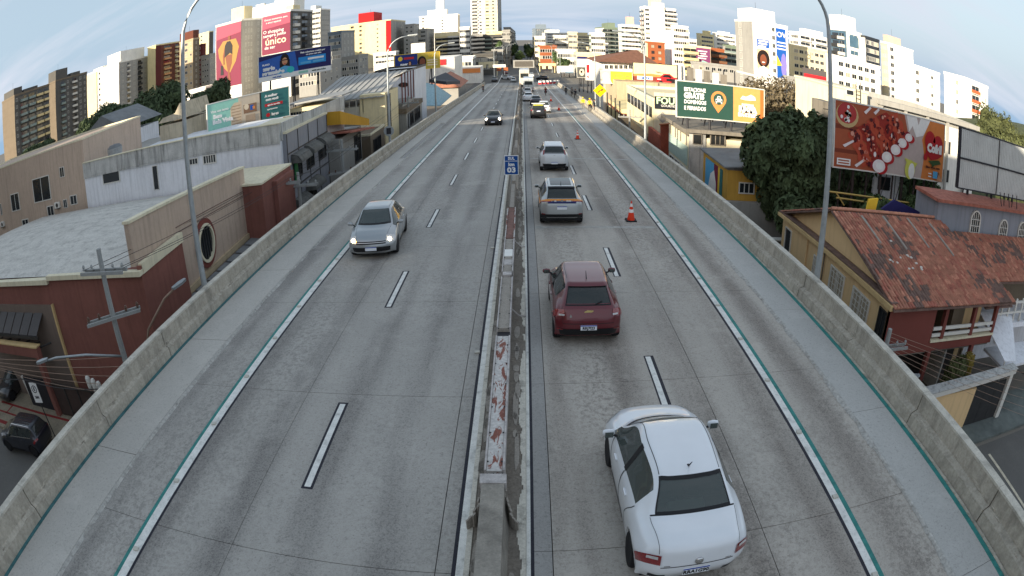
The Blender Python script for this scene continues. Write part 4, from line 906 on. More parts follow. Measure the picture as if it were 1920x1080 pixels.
tower('dark block of angled balconies next to the road end gap', (905, 66), (946, 66), (948, 68), 258, W_DGREY, W_DGREY, front=[('b', .2, 4.5, 1.2, RAILG, F_DK), ('b', .7, 5, 1.2, RAILW, F_DK)], roof=[(.55, .9, .1, .9, 3, W_PALEY)])
tower('dark tower of curved balconies lining the left of the far avenue', (944, 55), (957, 52), (972, 78), 320, W_GREY, W_DGREY, front=[('w', .5, 2, 1.4)], side=wcols(9, w_=12, h=1.1, g_=RAILG, f_=F_DK, kind='b'), dmax=260)
tower('pale narrow tower farthest down the left of the avenue', (955, 82), (968, 80), (976, 100), 430, W_WHITE, W_GREY, front=wcols(2), side=wcols(4))
# ---------- right of the viaduct
tower('blue grey round-topped tower farthest down the right of the avenue', (1031, 52), (1000, 54), (998, 60), 520, W_BLUE, W_BLUE, front=wcols(5, w_=3, g_=G_BLUE), side=wcols(2), roof=[(.2, .8, .2, .8, 7, W_BLUE)])
tower('white tower cluster just right of the road end gap', (1064, 66), (1022, 62), (1003, 72), 400, W_WHITE, W_WHITE, front=wcols(6, w_=1.6), side=wcols(4, w_=2), roof=[(.3, .9, .2, .8, 4, None)])
tower('narrow dark apartment tower lining the right of the avenue', (1004, 88), (996, 90), (988, 104), 360, W_GREY, W_TAUPE, front=wcols(2, w_=2), side=wcols(9, w_=12, kind='b', h=1, g_=RAILY), dmax=260)
tower('orange brown block with a white frame right of the road end', (1041, 85), (1006, 86), (1000, 90), 300, W_ORANGE, W_ORANGE, front=wcols(4, w_=1.8), side=wcols(2), roof=[(0, 1, 0, 1, 1.2, W_PALEY)])
tower('white and grey block behind the video sign poles', (1064, 78), (1040, 80), (1038, 84), 290, W_WHITE, W_GREY, front=wcols(4, w_=1.5))
tower('pale yellowish tower behind the far right street lights', (1108, 68), (1078, 66), (1068, 74), 380, W_CREAM, W_WHITE, front=wcols(4, w_=2), side=wcols(3), roof=[(.2, .8, 0, .9, 3, W_PALEY)])
t, ff, sf = tower('green grey glass tower with stacked balconies behind the low hipped roof', (1158, 55), (1132, 52), (1116, 62), 250, W_GREEN, W_WHITE, front=[('b', .25, 5, 1.2, G_GREEN, F_WH), ('b', .8, 5, 1.2, G_GREEN, F_WH)], side=wcols(3, w_=3, kind='b', h=1.2, g_=RAILW), roof=[(.1, .6, .1, .8, 4, W_GREEN)])
tower('white rounded tower with bands of windows and a pink lift room', (1201, 48), (1166, 47), (1159, 50), 230, W_WHITE, W_WHITE, front=wcols(3, w_=4.0, h=1.3, g_=G_GREEN), side=wcols(2, w_=2), roof=[(.3, .65, .2, .7, 6, W_PINK)])
t, ff, sf = tower('tall white tower with a raised central rib and balconies, highest on the right', (1267, 18), (1208, 13), (1200, 20), 215, W_WHITE, W_WHITE, front=[('w', .08, 2, 1.3), ('w', .42, 1.2, 1.6, G_DARK, W_ORANGE), ('b', .72, 3.2, 1.1, RAILW, F_WH), ('b', .92, 3, 1.1, RAILW, F_WH)], side=wcols(2, w_=2.6, kind='b', h=1), roof=[(.45, .78, .1, .6, 6, W_CREAM)]); ff.panel('rib', W_WHITE, ff.w*.22, ff.w*.62, ff.z0, ff.z1+3.5, t, 1.2, 1.3)
t, ff, sf = tower('orange brown office block below the tall white tower', (1246, 80), (1214, 80), (1210, 82), 175, W_ORANGE, W_CREAM, front=[('w', .3, 1.2, 1.4, G_DARK, W_BROWN), ('w', .7, 1.2, 1.4, G_DARK, W_BROWN)])
t, ff, sf = tower('white terraced block carrying a faint pink mural', (1292, 62), (1247, 58), (1243, 60), 185, W_WHITE, W_WHITE, front=[('w', .8, 2, 1.4)], roof=[(0, .5, 0, .9, 2, None)]); MURAL3 = (t, ff)
t, ff, sf = tower('open balcony block with a purple and turquoise mural', (1332, 88), (1285, 86), (1283, 87), 160, W_CREAM, W_CREAM, front=[('b', .2, 5, 1.4, RAILY, W_CREAM)]); MURAL4 = (t, ff)
tower('pale peach apartment tower behind the purple mural', (1338, 66), (1313, 64), (1306, 70), 240, W_PALEY, W_CREAM, front=wcols(3, w_=1.5), side=wcols(2), roof=[(.2, .6, .1, .8, 3, None)])
tower('white apartment tower behind the brown balcony block', (1381, 62), (1340, 62), (1336, 64), 250, W_WHITE, W_WHITE, front=wcols(5, w_=1.6, h=1.3), roof=[(.3, .8, .1, .8, 2, None)])
tower('brown balcony block right of the purple mural', (1358, 96), (1334, 92), (1330, 94), 165, W_ORANGE, W_BROWN, front=[('b', .5, 6, 1.3, RAILB, W_ORANGE)])
tower('grey green balcony tower left of the tower with blue murals', (1381, 88), (1360, 86), (1357, 90), 172, W_GREEN, W_GREY, front=[('b', .5, 5, 1.2, RAILG, F_WH)])
t, ff, sf = tower('bright white tower with two blue murals and a dark glass flank', (1476, 48), (1410, 40), (1378, 41), 118, W_WHITE, W_GREY, front=[('w', .58, .9, 1.4)], side=[('w', .3, 3.2, 2.2, G_GREEN, W_GREY), ('w', .7, 2.2, 2.2, G_GREEN, W_WHITE)], roof=[(.35, 1, .0, .8, 5, W_WHITE)]); MURAL5 = (t, ff)
tower('white apartment tower with long balconies behind the date side of the bare trees', (1552, 66), (1498, 62), (1480, 70), 150, W_WHITE, W_WHITE, front=[('b', .2, 4, 1.2, RAILW, F_WH), ('w', .45, 1.4, 1.3), ('b', .75, 5, 1.2, RAILW, F_WH)], side=wcols(3, w_=1.4), roof=[(.1, .7, .2, .8, 3, None)])
t, ff, sf = tower('modern block of blue glass and white bays behind the large food billboard', (1614, 62), (1586, 58), (1553, 56), 112, W_WHITE, G_BLUE, front=[('w', .5, 3.2, 1.5, G_BLUE, F_WH)], side=[('b', .25, 3, 1.0, RAILW, F_WH), ('b', .6, 4, .9, RAILD, F_DK)], roof=[(.2, 1, .1, .9, 6, W_WHITE)]); ff.panel('glass_square', G_BLUE, ff.w*.2, ff.w*.8, ff.z1-5.5, ff.z1-1.5, t, .2, .15)
tower('dark glass tower slice right of the blue glass block', (1648, 74), (1622, 70), (1618, 71), 110, G_DARK, W_WHITE, front=wcols(3, w_=1.2, h=1.5, g_=G_DARK, f_=F_WH))
t, ff, sf = tower('white block with a sloping pink roof behind the food billboard', (1712, 108), (1664, 82), (1652, 92), 108, W_WHITE, W_CREAM, front=[('w', .15, 1.4, 1.4)], side=wcols(2, w_=1.2), topz=None, roof=[(.45, .95, .1, .8, 3.5, W_PINK)])
tower('plain white block with few windows right of centre behind the food billboard', (1762, 148), (1700, 120), (1690, 120), 92, W_WHITE, W_WHITE, front=[('w', .3, 1.2, 1.2), ('w', .75, 1, 1)])
t, ff, sf = tower('white apartment tower with orange edged balconies at the far right', (1852, 160), (1808, 148), (1770, 140), 78, W_WHITE, W_WHITE, front=[('b', .45, 3.2, .8, flat('balcony rail terracotta', (190, 96, 60)), F_WH)], side=[('w', .35, 1.0, 1.2)])
for A, C, F, Y, lb, m1, m2 in (((960, 104), (976, 103), (984, 112), 480, 'pale grey tower closing the left of the far avenue gap', W_GREY, W_DGREY), ((1000, 100), (990, 101), (984, 112), 460, 'cream tower closing the right of the far avenue gap', W_CREAM, W_TAUPE),
        ((946, 92), (962, 92), (970, 100), 250, 'dark tower of balconies standing over the left gantries', W_DGREY, W_DGREY), ((1010, 96), (1000, 98), (992, 108), 250, 'narrow sand coloured tower behind the message sign', W_BEIGE, W_TAUPE),
        ((1082, 86), (1062, 84), (1060, 88), 210, 'white tower between the message sign and the pale yellowish tower', W_WHITE, W_GREY), ((1118, 92), (1100, 90), (1096, 92), 200, 'small cream tower in front of the green glass tower', W_CREAM, W_GREY),
        ((1140, 84), (1118, 82), (1114, 84), 205, 'light grey apartment block behind the clay hipped roof', W_WHITE, W_GREY), ((1306, 76), (1284, 74), (1282, 76), 210, 'white tower just left of the pale peach tower', W_WHITE, W_WHITE),
        ((1480, 92), (1552, 100), (1556, 100), 130, 'cream apartment block with many small windows behind the bare trees', W_CREAM, W_GREY), ((600, 104), (622, 100), (640, 100), 130, 'tall grey block with a billboard-like flank right of the blue billboard', W_GREY, W_GREY),
        ((236, 150), (262, 150), (280, 150), 190, 'low cream block between the bright block and the maroon block', W_CREAM, W_GREY), ((1560, 100), (1650, 128), (1655, 130), 95, 'white apartment block behind the top edge of the food billboard', W_WHITE, W_WHITE)):
    tower(lb, A, C, F, Y, m1, m2, front=wcols(4, w_=1.5), side=wcols(3, w_=1.5))
for A, C, F, Y, lb, m1, m2, k_ in (((828, 112), (886, 110), (892, 112), 205, 'white arcade block behind the left road end shop signs', W_WHITE, W_GREY, 5), ((888, 104), (924, 103), (932, 106), 222, 'dark office block with strip windows behind the left gantries', W_DGREY, W_DGREY, 5), ((922, 96), (943, 95), (950, 99), 262, 'tall grey block nearest the left side of the avenue', W_GREY, W_DGREY, 4),
        ((1044, 90), (1012, 88), (1008, 92), 262, 'orange brown block standing over the yellow gantry', W_ORANGE, W_CREAM, 4), ((1078, 98), (1046, 96), (1042, 98), 232, 'white block with small windows right of the orange brown block', W_WHITE, W_GREY, 4), ((1128, 104), (1080, 102), (1076, 104), 205, 'cream shop block behind the red-lettered banner', W_CREAM, W_GREY, 5)):
    tower(lb, A, C, F, Y/KY, m1, m2, front=wcols(k_, w_=1.8), side=wcols(4, w_=1.8), cat='building')
for A, C, F, Y, lb, m1, m2, k_ in (((1022, 72), (1003, 70), (999, 76), 290, 'white balcony tower first on the right of the avenue gap', W_WHITE, W_CREAM, 4), ((1062, 70), (1040, 68), (1037, 70), 310, 'white tower with a flat top behind the orange brown block', W_WHITE, W_GREY, 4), ((1082, 64), (1066, 62), (1064, 66), 300, 'cream tower between the white flat-topped tower and the yellowish tower', W_CREAM, W_GREY, 3),
        ((1134, 66), (1108, 64), (1105, 67), 270, 'pale tower left of the green grey glass tower', W_WHITE, W_GREEN, 4), ((942, 58), (956, 58), (970, 84), 290, 'dark balcony tower first on the left of the avenue gap', W_GREY, W_DGREY, 3), ((1262, 50), (1290, 52), (1292, 54), 260, 'white tower behind the faint pink mural block', W_WHITE, W_GREY, 4), ((880, 52), (862, 50), (860, 52), 300, 'pale tower slice left of the tallest cream tower', W_WHITE, W_GREY, 3)):
    if A[0] > C[0] and C[0] < 900: A, C, F = C, A, (A[0]+3, A[1]+2)
    tower(lb, A, C, F, Y/KY, m1, m2, front=wcols(k_, w_=1.7), side=wcols(6, w_=2.2), dmax=120)
# mid-distance fillers so no bare ground shows between the named blocks
rnd = random.Random(77)
fill = [((700, 100), (742, 98), (748, 100), 200, 'grey low block behind the pergola roof'), ((826, 108), (870, 106), (876, 107), 240, 'white low shop with a red roof sign beside the left parapet end'),
        ((640, 108), (672, 106), (690, 108), 150, 'grey block below the cream tower'), ((1385, 120), (1300, 118), (1296, 118), 150, 'pale low block behind the parking billboard'),
        ((1130, 118), (1066, 116), (1060, 117), 260, 'pale low shops beyond the end of the right parapet'), ((560, 130), (600, 128), (640, 130), 120, 'white block with dark balconies under the blue billboard'),
        ((330, 175), (385, 165), (405, 165), 128, 'grey block behind the dark trees on the left'), ((900, 128), (940, 126), (950, 128), 230, 'dark low block behind the gantry at the left road end')]
for A, C, F, Y, lb in fill: tower(lb, A, C, F, Y, rnd.choice([W_GREY, W_WHITE, W_CREAM]), W_GREY, front=wcols(4, w_=1.5), side=wcols(2), cat='building')
# ---------- murals (flat print on the blank flanks)
def print_poly(face, name, pts, m, par, off): # pts in metres on the face: (x, z)
    q = MB().prism([(x, -off, z) for x, z in pts], (0, .03, 0)); return put(name, q.mesh(name, m), par, face.at(0, 0), (0, 0, face.a))
def ell(cx, cz, rx, rz, n=20, a0=0): return [(cx+rx*math.cos(a0+2*math.pi*k/n), cz+rz*math.sin(a0+2*math.pi*k/n)) for k in range(n)]
PK = flat('mural pink', (124, 38, 66)); PK_SUNLIT = flat('mural sunlit pink', (176, 74, 96)); GOLD = flat('mural gold', (160, 124, 62)); SKIN = flat('print skin', (200, 146, 110)); SKIND = flat('print dark skin', (128, 72, 50)); HAIR = flat('print hair', (36, 26, 24)); PWH = flat('print white', (236, 234, 230)); BLK = flat('print black', (34, 30, 34)); PBL = flat('print blue', (28, 88, 170)); PNV = flat('print navy', (38, 38, 92)); PLB = flat('print light blue', (92, 170, 214)); PTL = flat('print teal', (58, 116, 116)); PMT = flat('print mint', (150, 204, 186)); POR = flat('print orange', (222, 140, 78)); PRD = flat('print red', (190, 40, 46)); PGR = flat('print dark green', (44, 78, 68)); PYE = flat('print yellow', (236, 196, 60)); PCR = flat('print cream', (224, 206, 178))
def ftext(face, s, size, m, par, x, z, off, bold=.01, align='CENTER', sx=1):
    o = put('lettering', text_mesh(s, size*KY, m, .015, align, bold=bold, sx=sx), par, face.at(x, z, off), (R(90), 0, face.a)); return o
def mural_woman(t, f):
    w = f.w; z1 = f.z1-.3; h = z1-atY(430, 162, 132*KY).z; z0 = z1-h
    mp_ = f.panel('mural', PK, .25, w-.1, z0, z1, t, .12, .1)
    print_poly(f, 'mural_band', [(.3, z1-.1), (w-.15, z1-.1), (w-.15, z1-h*.17), (.3, z1-h*.22)], PK_SUNLIT, t, .15)  # lighter pink top: sunlit part above the shadow edge, painted into the mural
    print_poly(f, 'mural_shape', [(w*.1, z0+h*.62), (w*.3, z0+h*.74), (w*.8, z0+h*.74), (w*.92, z0+h*.6), (w*.8, z0+h*.38), (w*.55, z0+h*.2), (w*.35, z0+h*.3), (w*.15, z0+h*.48)], GOLD, t, .16)
    c = w*.52
    print_poly(f, 'mural_legs', [(c-w*.13, z0+h*.5), (c+w*.14, z0+h*.5), (c+w*.12, z0+h*.36), (c+w*.03, z0+h*.24), (c+w*.08, z0+h*.08), (c-w*.03, z0+h*.06), (c-w*.03, z0+h*.22), (c-w*.08, z0+h*.36)], SKIND, t, .2)
    print_poly(f, 'mural_dress', [(c-w*.16, z0+h*.47), (c-w*.14, z0+h*.66), (c-w*.06, z0+h*.72), (c+w*.06, z0+h*.72), (c+w*.15, z0+h*.64), (c+w*.14, z0+h*.50), (c+w*.05, z0+h*.53)], BLK, t, .24)
    print_poly(f, 'mural_head', ell(c+w*.02, z0+h*.775, w*.055, h*.035), SKIND, t, .26)
    print_poly(f, 'mural_bag', [(w*.2, z0+h*.2), (w*.32, z0+h*.2), (w*.3, z0+h*.34), (w*.22, z0+h*.36)], BLK, t, .22)
    print_poly(f, 'mural_arm', [(c-w*.15, z0+h*.64), (c-w*.22, z0+h*.5), (c-w*.2, z0+h*.36), (c-w*.16, z0+h*.36), (c-w*.16, z0+h*.5), (c-w*.1, z0+h*.62)], SKIND, t, .23)
mural_woman(*MURAL1)
t, f = MURAL2; w = f.w; z1 = f.z1-.3; z0 = atY(515, 100, 128*KY).z; h = z1-z0
f.panel('mural', PK, .2, w-.1, z0, z1, t, .12, .1); print_poly(f, 'mural_band', [(.25, z1-.1), (w-.15, z1-.1), (w-.15, z1-h*.28), (.25, z1-h*.34)], PK_SUNLIT, t, .15)  # upper band again puts the sunlit part of the mural into its colour
ftext(f, 'Únicos momentos, para', .62, PWH, t, w*.5, z1-h*.1, .2); ftext(f, 'o amor especial', .62, PWH, t, w*.42, z1-h*.18, .2)
ftext(f, 'O shopping', 1.15, PWH, t, w*.42, z1-h*.42, .2); ftext(f, 'sempre junto', 1.1, PWH, t, w*.46, z1-h*.52, .2); ftext(f, 'único', 2.5, PCR, t, w*.5, z1-h*.68, .2, .06); ftext(f, 'de ser', 1.1, PWH, t, w*.3, z1-h*.83, .2)
t, f = MURAL3; w = f.w; z0 = atY(1268, 122, 185*KY).z; z1 = atY(1268, 84, 185*KY).z; f.panel('mural', flat('mural faded pink', (214, 170, 186)), w*.2, w*.82, z0, z1, t, .12, .1); f.panel('mural_band', PWH, w*.24, w*.78, z0+3, z1-3.5, t, .15, .02)
print_poly(f, 'mural_mark', [(w*.45, z1-2.2), (w*.6, z1-1.6), (w*.55, z1-2.6)], PK, t, .18)
t, f = MURAL4; w = f.w; z0 = atY(1318, 140, 160*KY).z; z1 = f.z1-.2; f.panel('mural', flat('mural purple', (124, 62, 104)), w*.42, w*.98, z0, z1, t, .12, .1)
for k in range(4): f.panel('mural_text_line', PWH, w*.48, w*(.86-.05*(k % 2)), z1-1.7-k*1.1, z1-1.2-k*1.1, t, .16, .03)
print_poly(f, 'mural_shape', [(w*.5, z0+.2), (w*.46, z0+3), (w*.66, z0+6.6), (w*.97, z0+5.5), (w*.97, z0+.2)], PMT, t, .2)
t, f = MURAL5; w = f.w; Y = 118*KY
def mrect(name, u0, v0, u1, v1, m, off=.12): a = atY(u0, v0, Y); b = atY(u1, v1, Y); o = f.o.x; return f.panel(name, m, a.x-o, b.x-o, b.z, a.z, t, off, .03)
def mpt(u, v): a = atY(u, v, Y); return (a.x-f.o.x, a.z)
mrect('mural', 1419, 72, 1442, 91, PBL); mrect('mural', 1419, 91, 1442, 150, flat('mural warm', (226, 188, 150)))
mrect('mural', 1454, 52, 1475, 148, PBL)
a = mpt(1431, 110); r_ = abs(mpt(1441, 110)[0]-a[0])
print_poly(f, 'mural_hair', ell(a[0], a[1], r_*1.15, r_*1.5), HAIR, t, .17); print_poly(f, 'mural_face', ell(a[0], a[1]-r_*.2, r_*.6, r_*.95), SKIND, t, .2); print_poly(f, 'mural_body', [(a[0]-r_*1.1, a[1]-r_*3.4), (a[0]-r_*.9, a[1]-r_*1.7), (a[0], a[1]-r_*1.2), (a[0]+r_*.9, a[1]-r_*1.7), (a[0]+r_*1.1, a[1]-r_*3.4)], PWH, t, .19)
print_poly(f, 'mural_smile', ell(a[0], a[1]-r_*.6, r_*.3, r_*.1, 10), PWH, t, .23)
for k in range(3): x, z = mpt(1431, 77+5*k); f.panel('mural_text_line', PWH, x-r_*.9, x+r_*(.9-.2*k), z-.35, z+.25, t, .16, .03)
x, z = mpt(1465, 66); ftext(f, 'NOVO', 1.7, PWH, t, x, z, .18, .05)
for k in range(3): x, z = mpt(1465, 80+6*k); f.panel('mural_text_line', PWH, x-r_*.8, x+r_*.8, z-.25, z+.2, t, .16, .03)
x, z = mpt(1468, 122); print_poly(f, 'mural_shape', ell(x+.3, z, r_*.55, r_*2.0), flat('mural lilac', (130, 120, 190)), t, .17); x, z = mpt(1460, 112); print_poly(f, 'mural_shape', [(x-.9, z-2.2), (x-.7, z+1.5), (x+1.2, z-2)], PYE, t, .2)
# ================================================================== LOW BUILDINGS BESIDE THE VIADUCT
W_MAR = mat('maroon render', lin((134, 88, 78)), .85, .1, .5, streak=.25, fine=.05); W_PINKB = mat('dusty pink render', lin((190, 170, 152)), .85, .07, .5, streak=.3, fine=.05)
W_LBLUE = mat('pale blue render', lin((226, 228, 232)), .85, .05, .5, streak=.3, fine=.04); W_STREAK = mat('rain-streaked render', lin((186, 186, 182)), .9, .15, 1.2, streak=.8, streak_col=(.10, .10, .095), fine=.1)
W_TILEG = mat('grey tile cladding', lin((138, 140, 146)), .6, .08, .5, streak=.25); W_OCHRE = mat('ochre render', lin((196, 148, 48)), .85, .08, .5, streak=.2); W_YEL = mat('warm yellow render', lin((226, 194, 146)), .85, .08, .6, streak=.2, dirt=.2)
W_SALM = mat('red ochre render', lin((122, 68, 60)), .85, .08, .6, streak=.12, streak_col=(.12, .04, .035)); W_SLAB = mat('stained slab concrete', lin((128, 122, 112)), .9, .2, 1.2, streak=.5, dirt=.5); W_CRW = mat('cream white render', lin((222, 214, 186)), .85, .07, .6, streak=.3)
M_METR = mat('weathered metal roof', (.34, .34, .325), .6, .12, .7, metal=.0, dirt=.4, dscale=.7, fine=.12); M_ROOFG = mat('grey fibre cement roof', (.2, .21, .215), .85, .15, .8, dirt=.4)
M_TILE = [mat('clay tile a', (.40, .175, .115), .85, .3, 3, dirt=.4, dscale=1.5, fine=.2), mat('clay tile b', (.36, .13, .09), .85, .3, 3, fine=.2), mat('clay tile dark', (.17, .11, .09), .9, .3, 3, fine=.2), mat('clay tile pale', (.50, .23, .15), .85, .25, 3, fine=.2)]
M_WOOD = mat('weathered timber', (.2, .13, .07), .85, .3, 6); M_BEAM = mat('ochre fascia', lin((206, 178, 128)), .8, .1, 2, dirt=.3)
def bld(label, x0, x1, y0, y1, zt, m, cat='building', name='building', group=None, zb=None, rim=.0, rm=None):
    zb = ZG if zb is None else zb
    t = thing(name, (0, 0, 0), label=label, cat=cat, group=group); MB().box(x0, x1, y0, y1, zb, zt).build('wall', m, t)
    if rim:
        q = MB(); a = .1
        q.box(x0-.04, x1+.04, y0-.04, y0+a, zt+.002, zt+rim); q.box(x0-.04, x1+.04, y1-a, y1+.04, zt+.002, zt+rim); q.box(x0-.04, x0+a, y0+a+.002, y1-a-.002, zt+.002, zt+rim); q.box(x1-a, x1+.04, y0+a+.002, y1-a-.002, zt+.002, zt+rim); q.build('roof_parapet', rm or m, t)
    return t
def winY(par, Y, u0, v0, u1, v1, g_=G_DARK, f_=F_WH, mull=1, name='window'):   # window on a wall facing the camera, from its photo rectangle
    a = atY(u0, v0, Y); b = atY(u1, v1, Y); w_ = abs(b.x-a.x); h = abs(a.z-b.z)
    return put(name, win_mesh(w_, h, g_, f_, mull), par, ((a.x+b.x)/2, Y-.005, min(a.z, b.z)))
def winX(par, X, y0, y1, z0, z1, side, g_=G_DARK, f_=F_WH, mull=1, grille=False, name='window'):   # side=+1 faces +x
    w_ = y1-y0; o = put(name, win_mesh(w_, z1-z0, g_, f_, mull), par, (X+side*.005, (y0+y1)/2, z0), (0, 0, side*R(90)))
    if grille:
        q = MB()
        for i in range(5): x = -w_/2+w_*(i+.5)/5; q.box(x-.014, x+.014, -.13, -.1, 0, z1-z0)
        for i in range(4): z = (z1-z0)*(i+.5)/4; q.box(-w_/2, w_/2, -.098, -.085, z-.014, z+.014)
        put('grille', q.mesh('grille', F_WH), o)
    return o
def acunit(x, y, z, rz=0, label='white air conditioner unit on the dusty pink wall'):
    t = thing('air_conditioner', (x, y, z), rz, label=label, cat='air conditioner', group='air conditioner units on the left walls')
    bevel(MB().box(-.4, .4, -.3, 0, 0, .55).build('casing', F_WH, t), .03); MB().lathe([(.2, 0), (.2, .02)], 16).build('fan', F_DK, t).location = (.08, -.3, .28)
    for o in t.children:
        if o.name.startswith('fan'): o.rotation_euler = (R(90), 0, 0)
    MB().box(-.35, .35, -.28, 0, -.06, -.001).build('bracket', F_DK, t); return t
# ---- 1 maroon shop with curved metal roof, lower left
t = bld('maroon and grey shop with a wide curved metal roof beside the lower left parapet', -34, -15.0, 18.4, 22.25, -.15, W_MAR, 'shop'); SHOP = t
MB().box(-33.9, -22.5, 18.3, 18.395, ZG, -1.45).build('grey_panel', mat('taupe cladding', lin((122, 108, 98)), .8, .08, .5, streak=.2), t)
MB().box(-22.5, -22.35, 18.25, 18.395, ZG, -1.4).build('corner_trim', M_BEAM, t)
MB().box(-34, -22.3, 18.2, 18.6, -.35, -.1).build('roof_edge', W_CRW, t); MB().box(-22.28, -14.95, 18.2, 18.5, -.14, .08).build('roof_edge', W_CRW, t); MB().box(-15.2, -14.93, 18.52, 22.3, -.14, .3).build('roof_edge', W_CRW, t)
MB().box(-15.2, -14.99, 18.4, 22.2, -.15, .22).build('side_parapet', W_MAR, t)
q = MB(); nx, ny = 26, 14     # curved roof sheet between the shop front and the houses behind
for j in range(ny+1):
    for i in range(nx+1):
        x = -44+(-15.35+44)*i/nx; y = 18.62+(36.4-18.62)*j/ny; s = (x+44)/28.65
        z = -.18+.35*math.sin(math.pi*min(1, j/ny))-.9*(j/ny)+1.0*math.sin(math.pi*s)*math.sin(math.pi*(.1+.9*j/ny))*.45-(.9 if i == 0 else 0)
        q.v.append((x, y, z))
for j in range(ny):
    for i in range(nx):
        a = j*(nx+1)+i; q.f.append((a, a+1, a+nx+2, a+nx+1)); q.mi.append(0)
rs = q.build('roof_sheet', mat('coated roof membrane', (.56, .545, .50), .9, .12, .9, bump=.8, dirt=.5, dscale=1.3, fine=.15, stretch=(.5, 1.6, 1)), t, smooth=True)
rnd = random.Random(8)
# gable wall with the round window
t = thing('gable_wall', (0, 0, 0), label='tall pinkish beige gable wall with a round maroon-ringed window', cat='wall')
pts = [(-15.3, 16.75+1.7, 2.0), (-15.3, 30.6, 1.2), (-15.3, 30.6, ZG), (-15.3, 22.3, ZG), (-15.3, 22.3, .0), (-15.3, 18.45, .2)]
MB().prism(pts, (-.3, 0, 0)).build('wall', W_PINKB, t)
MB().prism([(-15.24, 18.4, 2.0), (-15.24, 30.65, 1.2), (-15.24, 30.65, 1.32), (-15.24, 18.4, 2.12)], (-.42, 0, 0)).build('coping', W_CRW, t)
MB().box(-15.32, -15.18, 22.3, 30.6, -2.75, -2.45).build('base_trim', W_BEIGE, t)
for zz in (-.05, -.3): MB().prism([(-15.28, 22.3, zz+.55), (-15.28, 30.5, zz-.02), (-15.28, 30.5, zz+.02), (-15.28, 22.3, zz+.59)], (-.04, 0, 0)).build('groove', mat('groove', lin((120, 100, 90))), t)
w_ = thing('tmp', (0, 0, 0)); bpy.data.objects.remove(w_)
ring = MB(); n = 28
for k in range(n):
    a0, a1 = 2*math.pi*k/n, 2*math.pi*(k+1)/n
    for r0, r1, mi, xo in ((.98, 1.22, 0, .1), (.84, .97, 1, .16)):
        P4 = [(-15.28, 24.95+r*math.cos(a)*.9, -1.15+r*math.sin(a)) for r, a in ((r0, a0), (r1, a0), (r1, a1), (r0, a1))]; ring.prism(P4, (xo, 0, 0), mi)
wd_ = ring.build('round_window', [W_SALM, W_CRW], t)
MB().prism([(-15.27, 24.95+.83*math.cos(2*math.pi*k/24)*.9, -1.15+.83*math.sin(2*math.pi*k/24)) for k in range(24)], (.03, 0, 0)).build('pane', G_DARK, wd_)
q = MB()
for k in range(-2, 3): q.box(-15.23, -15.2, 24.95+k*.26-.02, 24.95+k*.26+.02, -1.15-math.sqrt(.7-(k*.26)**2), -1.15+math.sqrt(.7-(k*.26)**2))
q.build('window_bars', F_DK, wd_)
# slatted shed roof at the foot of the gable wall
t = thing('shed_roof', (0, 0, 0), label='dark corrugated lean-to roof in strips below the round window', cat='roof')
for k in range(10): MB().prism([(-15.1, 20.4+k*1.25, -2.8), (-11.2, 20.4+k*1.25, -3.2), (-11.2, 21.45+k*1.25, -3.2), (-15.1, 21.45+k*1.25, -2.8)], (0, 0, .06)).build('roof_panel', M_ROOFG, t)
for k in range(3): MB().box(-11.3-k*1.6, -11.2-k*1.6, 20.4, 32.8, -3.4+k*.16, -3.26+k*.16).build('purlin', M_DARKM, t)
MB().box(-15.1, -15.0, 20.4, 32.8, ZG, -2.9).build('post_wall', W_GREY, t)
# second maroon block
t = bld('maroon windowless block at the end of the gable wall, next to the electric pole', -18.5, -14.0, 30.2, 34.9, .25, W_MAR, 'building')
MB().box(-18.6, -13.95, 30.1, 35, .25, .36).build('roof_edge', W_CRW, t); MB().box(-13.99, -13.7, 31.8, 34.6, ZG, .0).build('pilaster', W_MAR, t)
# canopy, pillars, fence of the shop forecourt
t = thing('canopy', (0, 0, 0), label='maroon portal frame with a dark slatted pergola in the shop forecourt', cat='canopy')
MB().box(-31, -23.75, 17.0, 17.35, -3.75, -3.2).build('beam', W_MAR, t); MB().box(-24.1, -23.75, 17.0, 17.35, ZG, -3.751).build('pillar', W_MAR, t); MB().box(-31, -23.7, 16.95, 17.4, -3.19, -3.12).build('coping', M_BEAM, t)
for k in range(6): MB().tube([(-30.6+k*1.2, 17.3, -3.5), (-29.6+k*1.2, 18.3, -3.5)], .05, 5).build('slat', F_DK, t)
t = thing('shop_awning', (0, 0, 0), label='dark glass lean-to awning over the shop entrance', cat='awning')
for k in range(6): MB().prism([(-29.8+k*1.05, 18.25, -1.9), (-28.85+k*1.05, 18.25, -1.9), (-28.95+k*1.05, 17.3, -2.7), (-29.9+k*1.05, 17.3, -2.7)], (0, 0, .05)).build('awning_panel', mat('awning sheet', (.05, .045, .045), .35), t)
MB().box(-30, -23.6, 17.25, 17.33, -2.85, -2.7).build('awning_rail', F_DK, t)
t = thing('metal_fence', (0, 0, 0), label='dark brown panelled fence between the portal frame and the viaduct', cat='fence')
for k in range(5): MB().box(-23.65+k*1.25, -22.5+k*1.25, 17.2, 17.26, ZG+.2, -5.35).build('fence_panel', mat('fence sheet brown', (.06, .04, .035), .6), t); MB().box(-22.49+k*1.25, -22.41+k*1.25, 17.15, 17.3, ZG, -5.3).build('fence_post', F_DK, t)
MB().box(-27.2, -24.15, 17.4, 17.46, ZG+.1, -5.3).build('fence_panel', mat('fence sheet black', (.025, .025, .03), .6), t); MB().box(-23.65, -17.3, 17.1, 17.2, -5.29, -5.2).build('top_rail', F_DK, t)
t = thing('parking_sign', (-22.9, 15.3, ZG+.14), .2, label='no parking sign on a thin dark post on the left pavement', cat='sign')
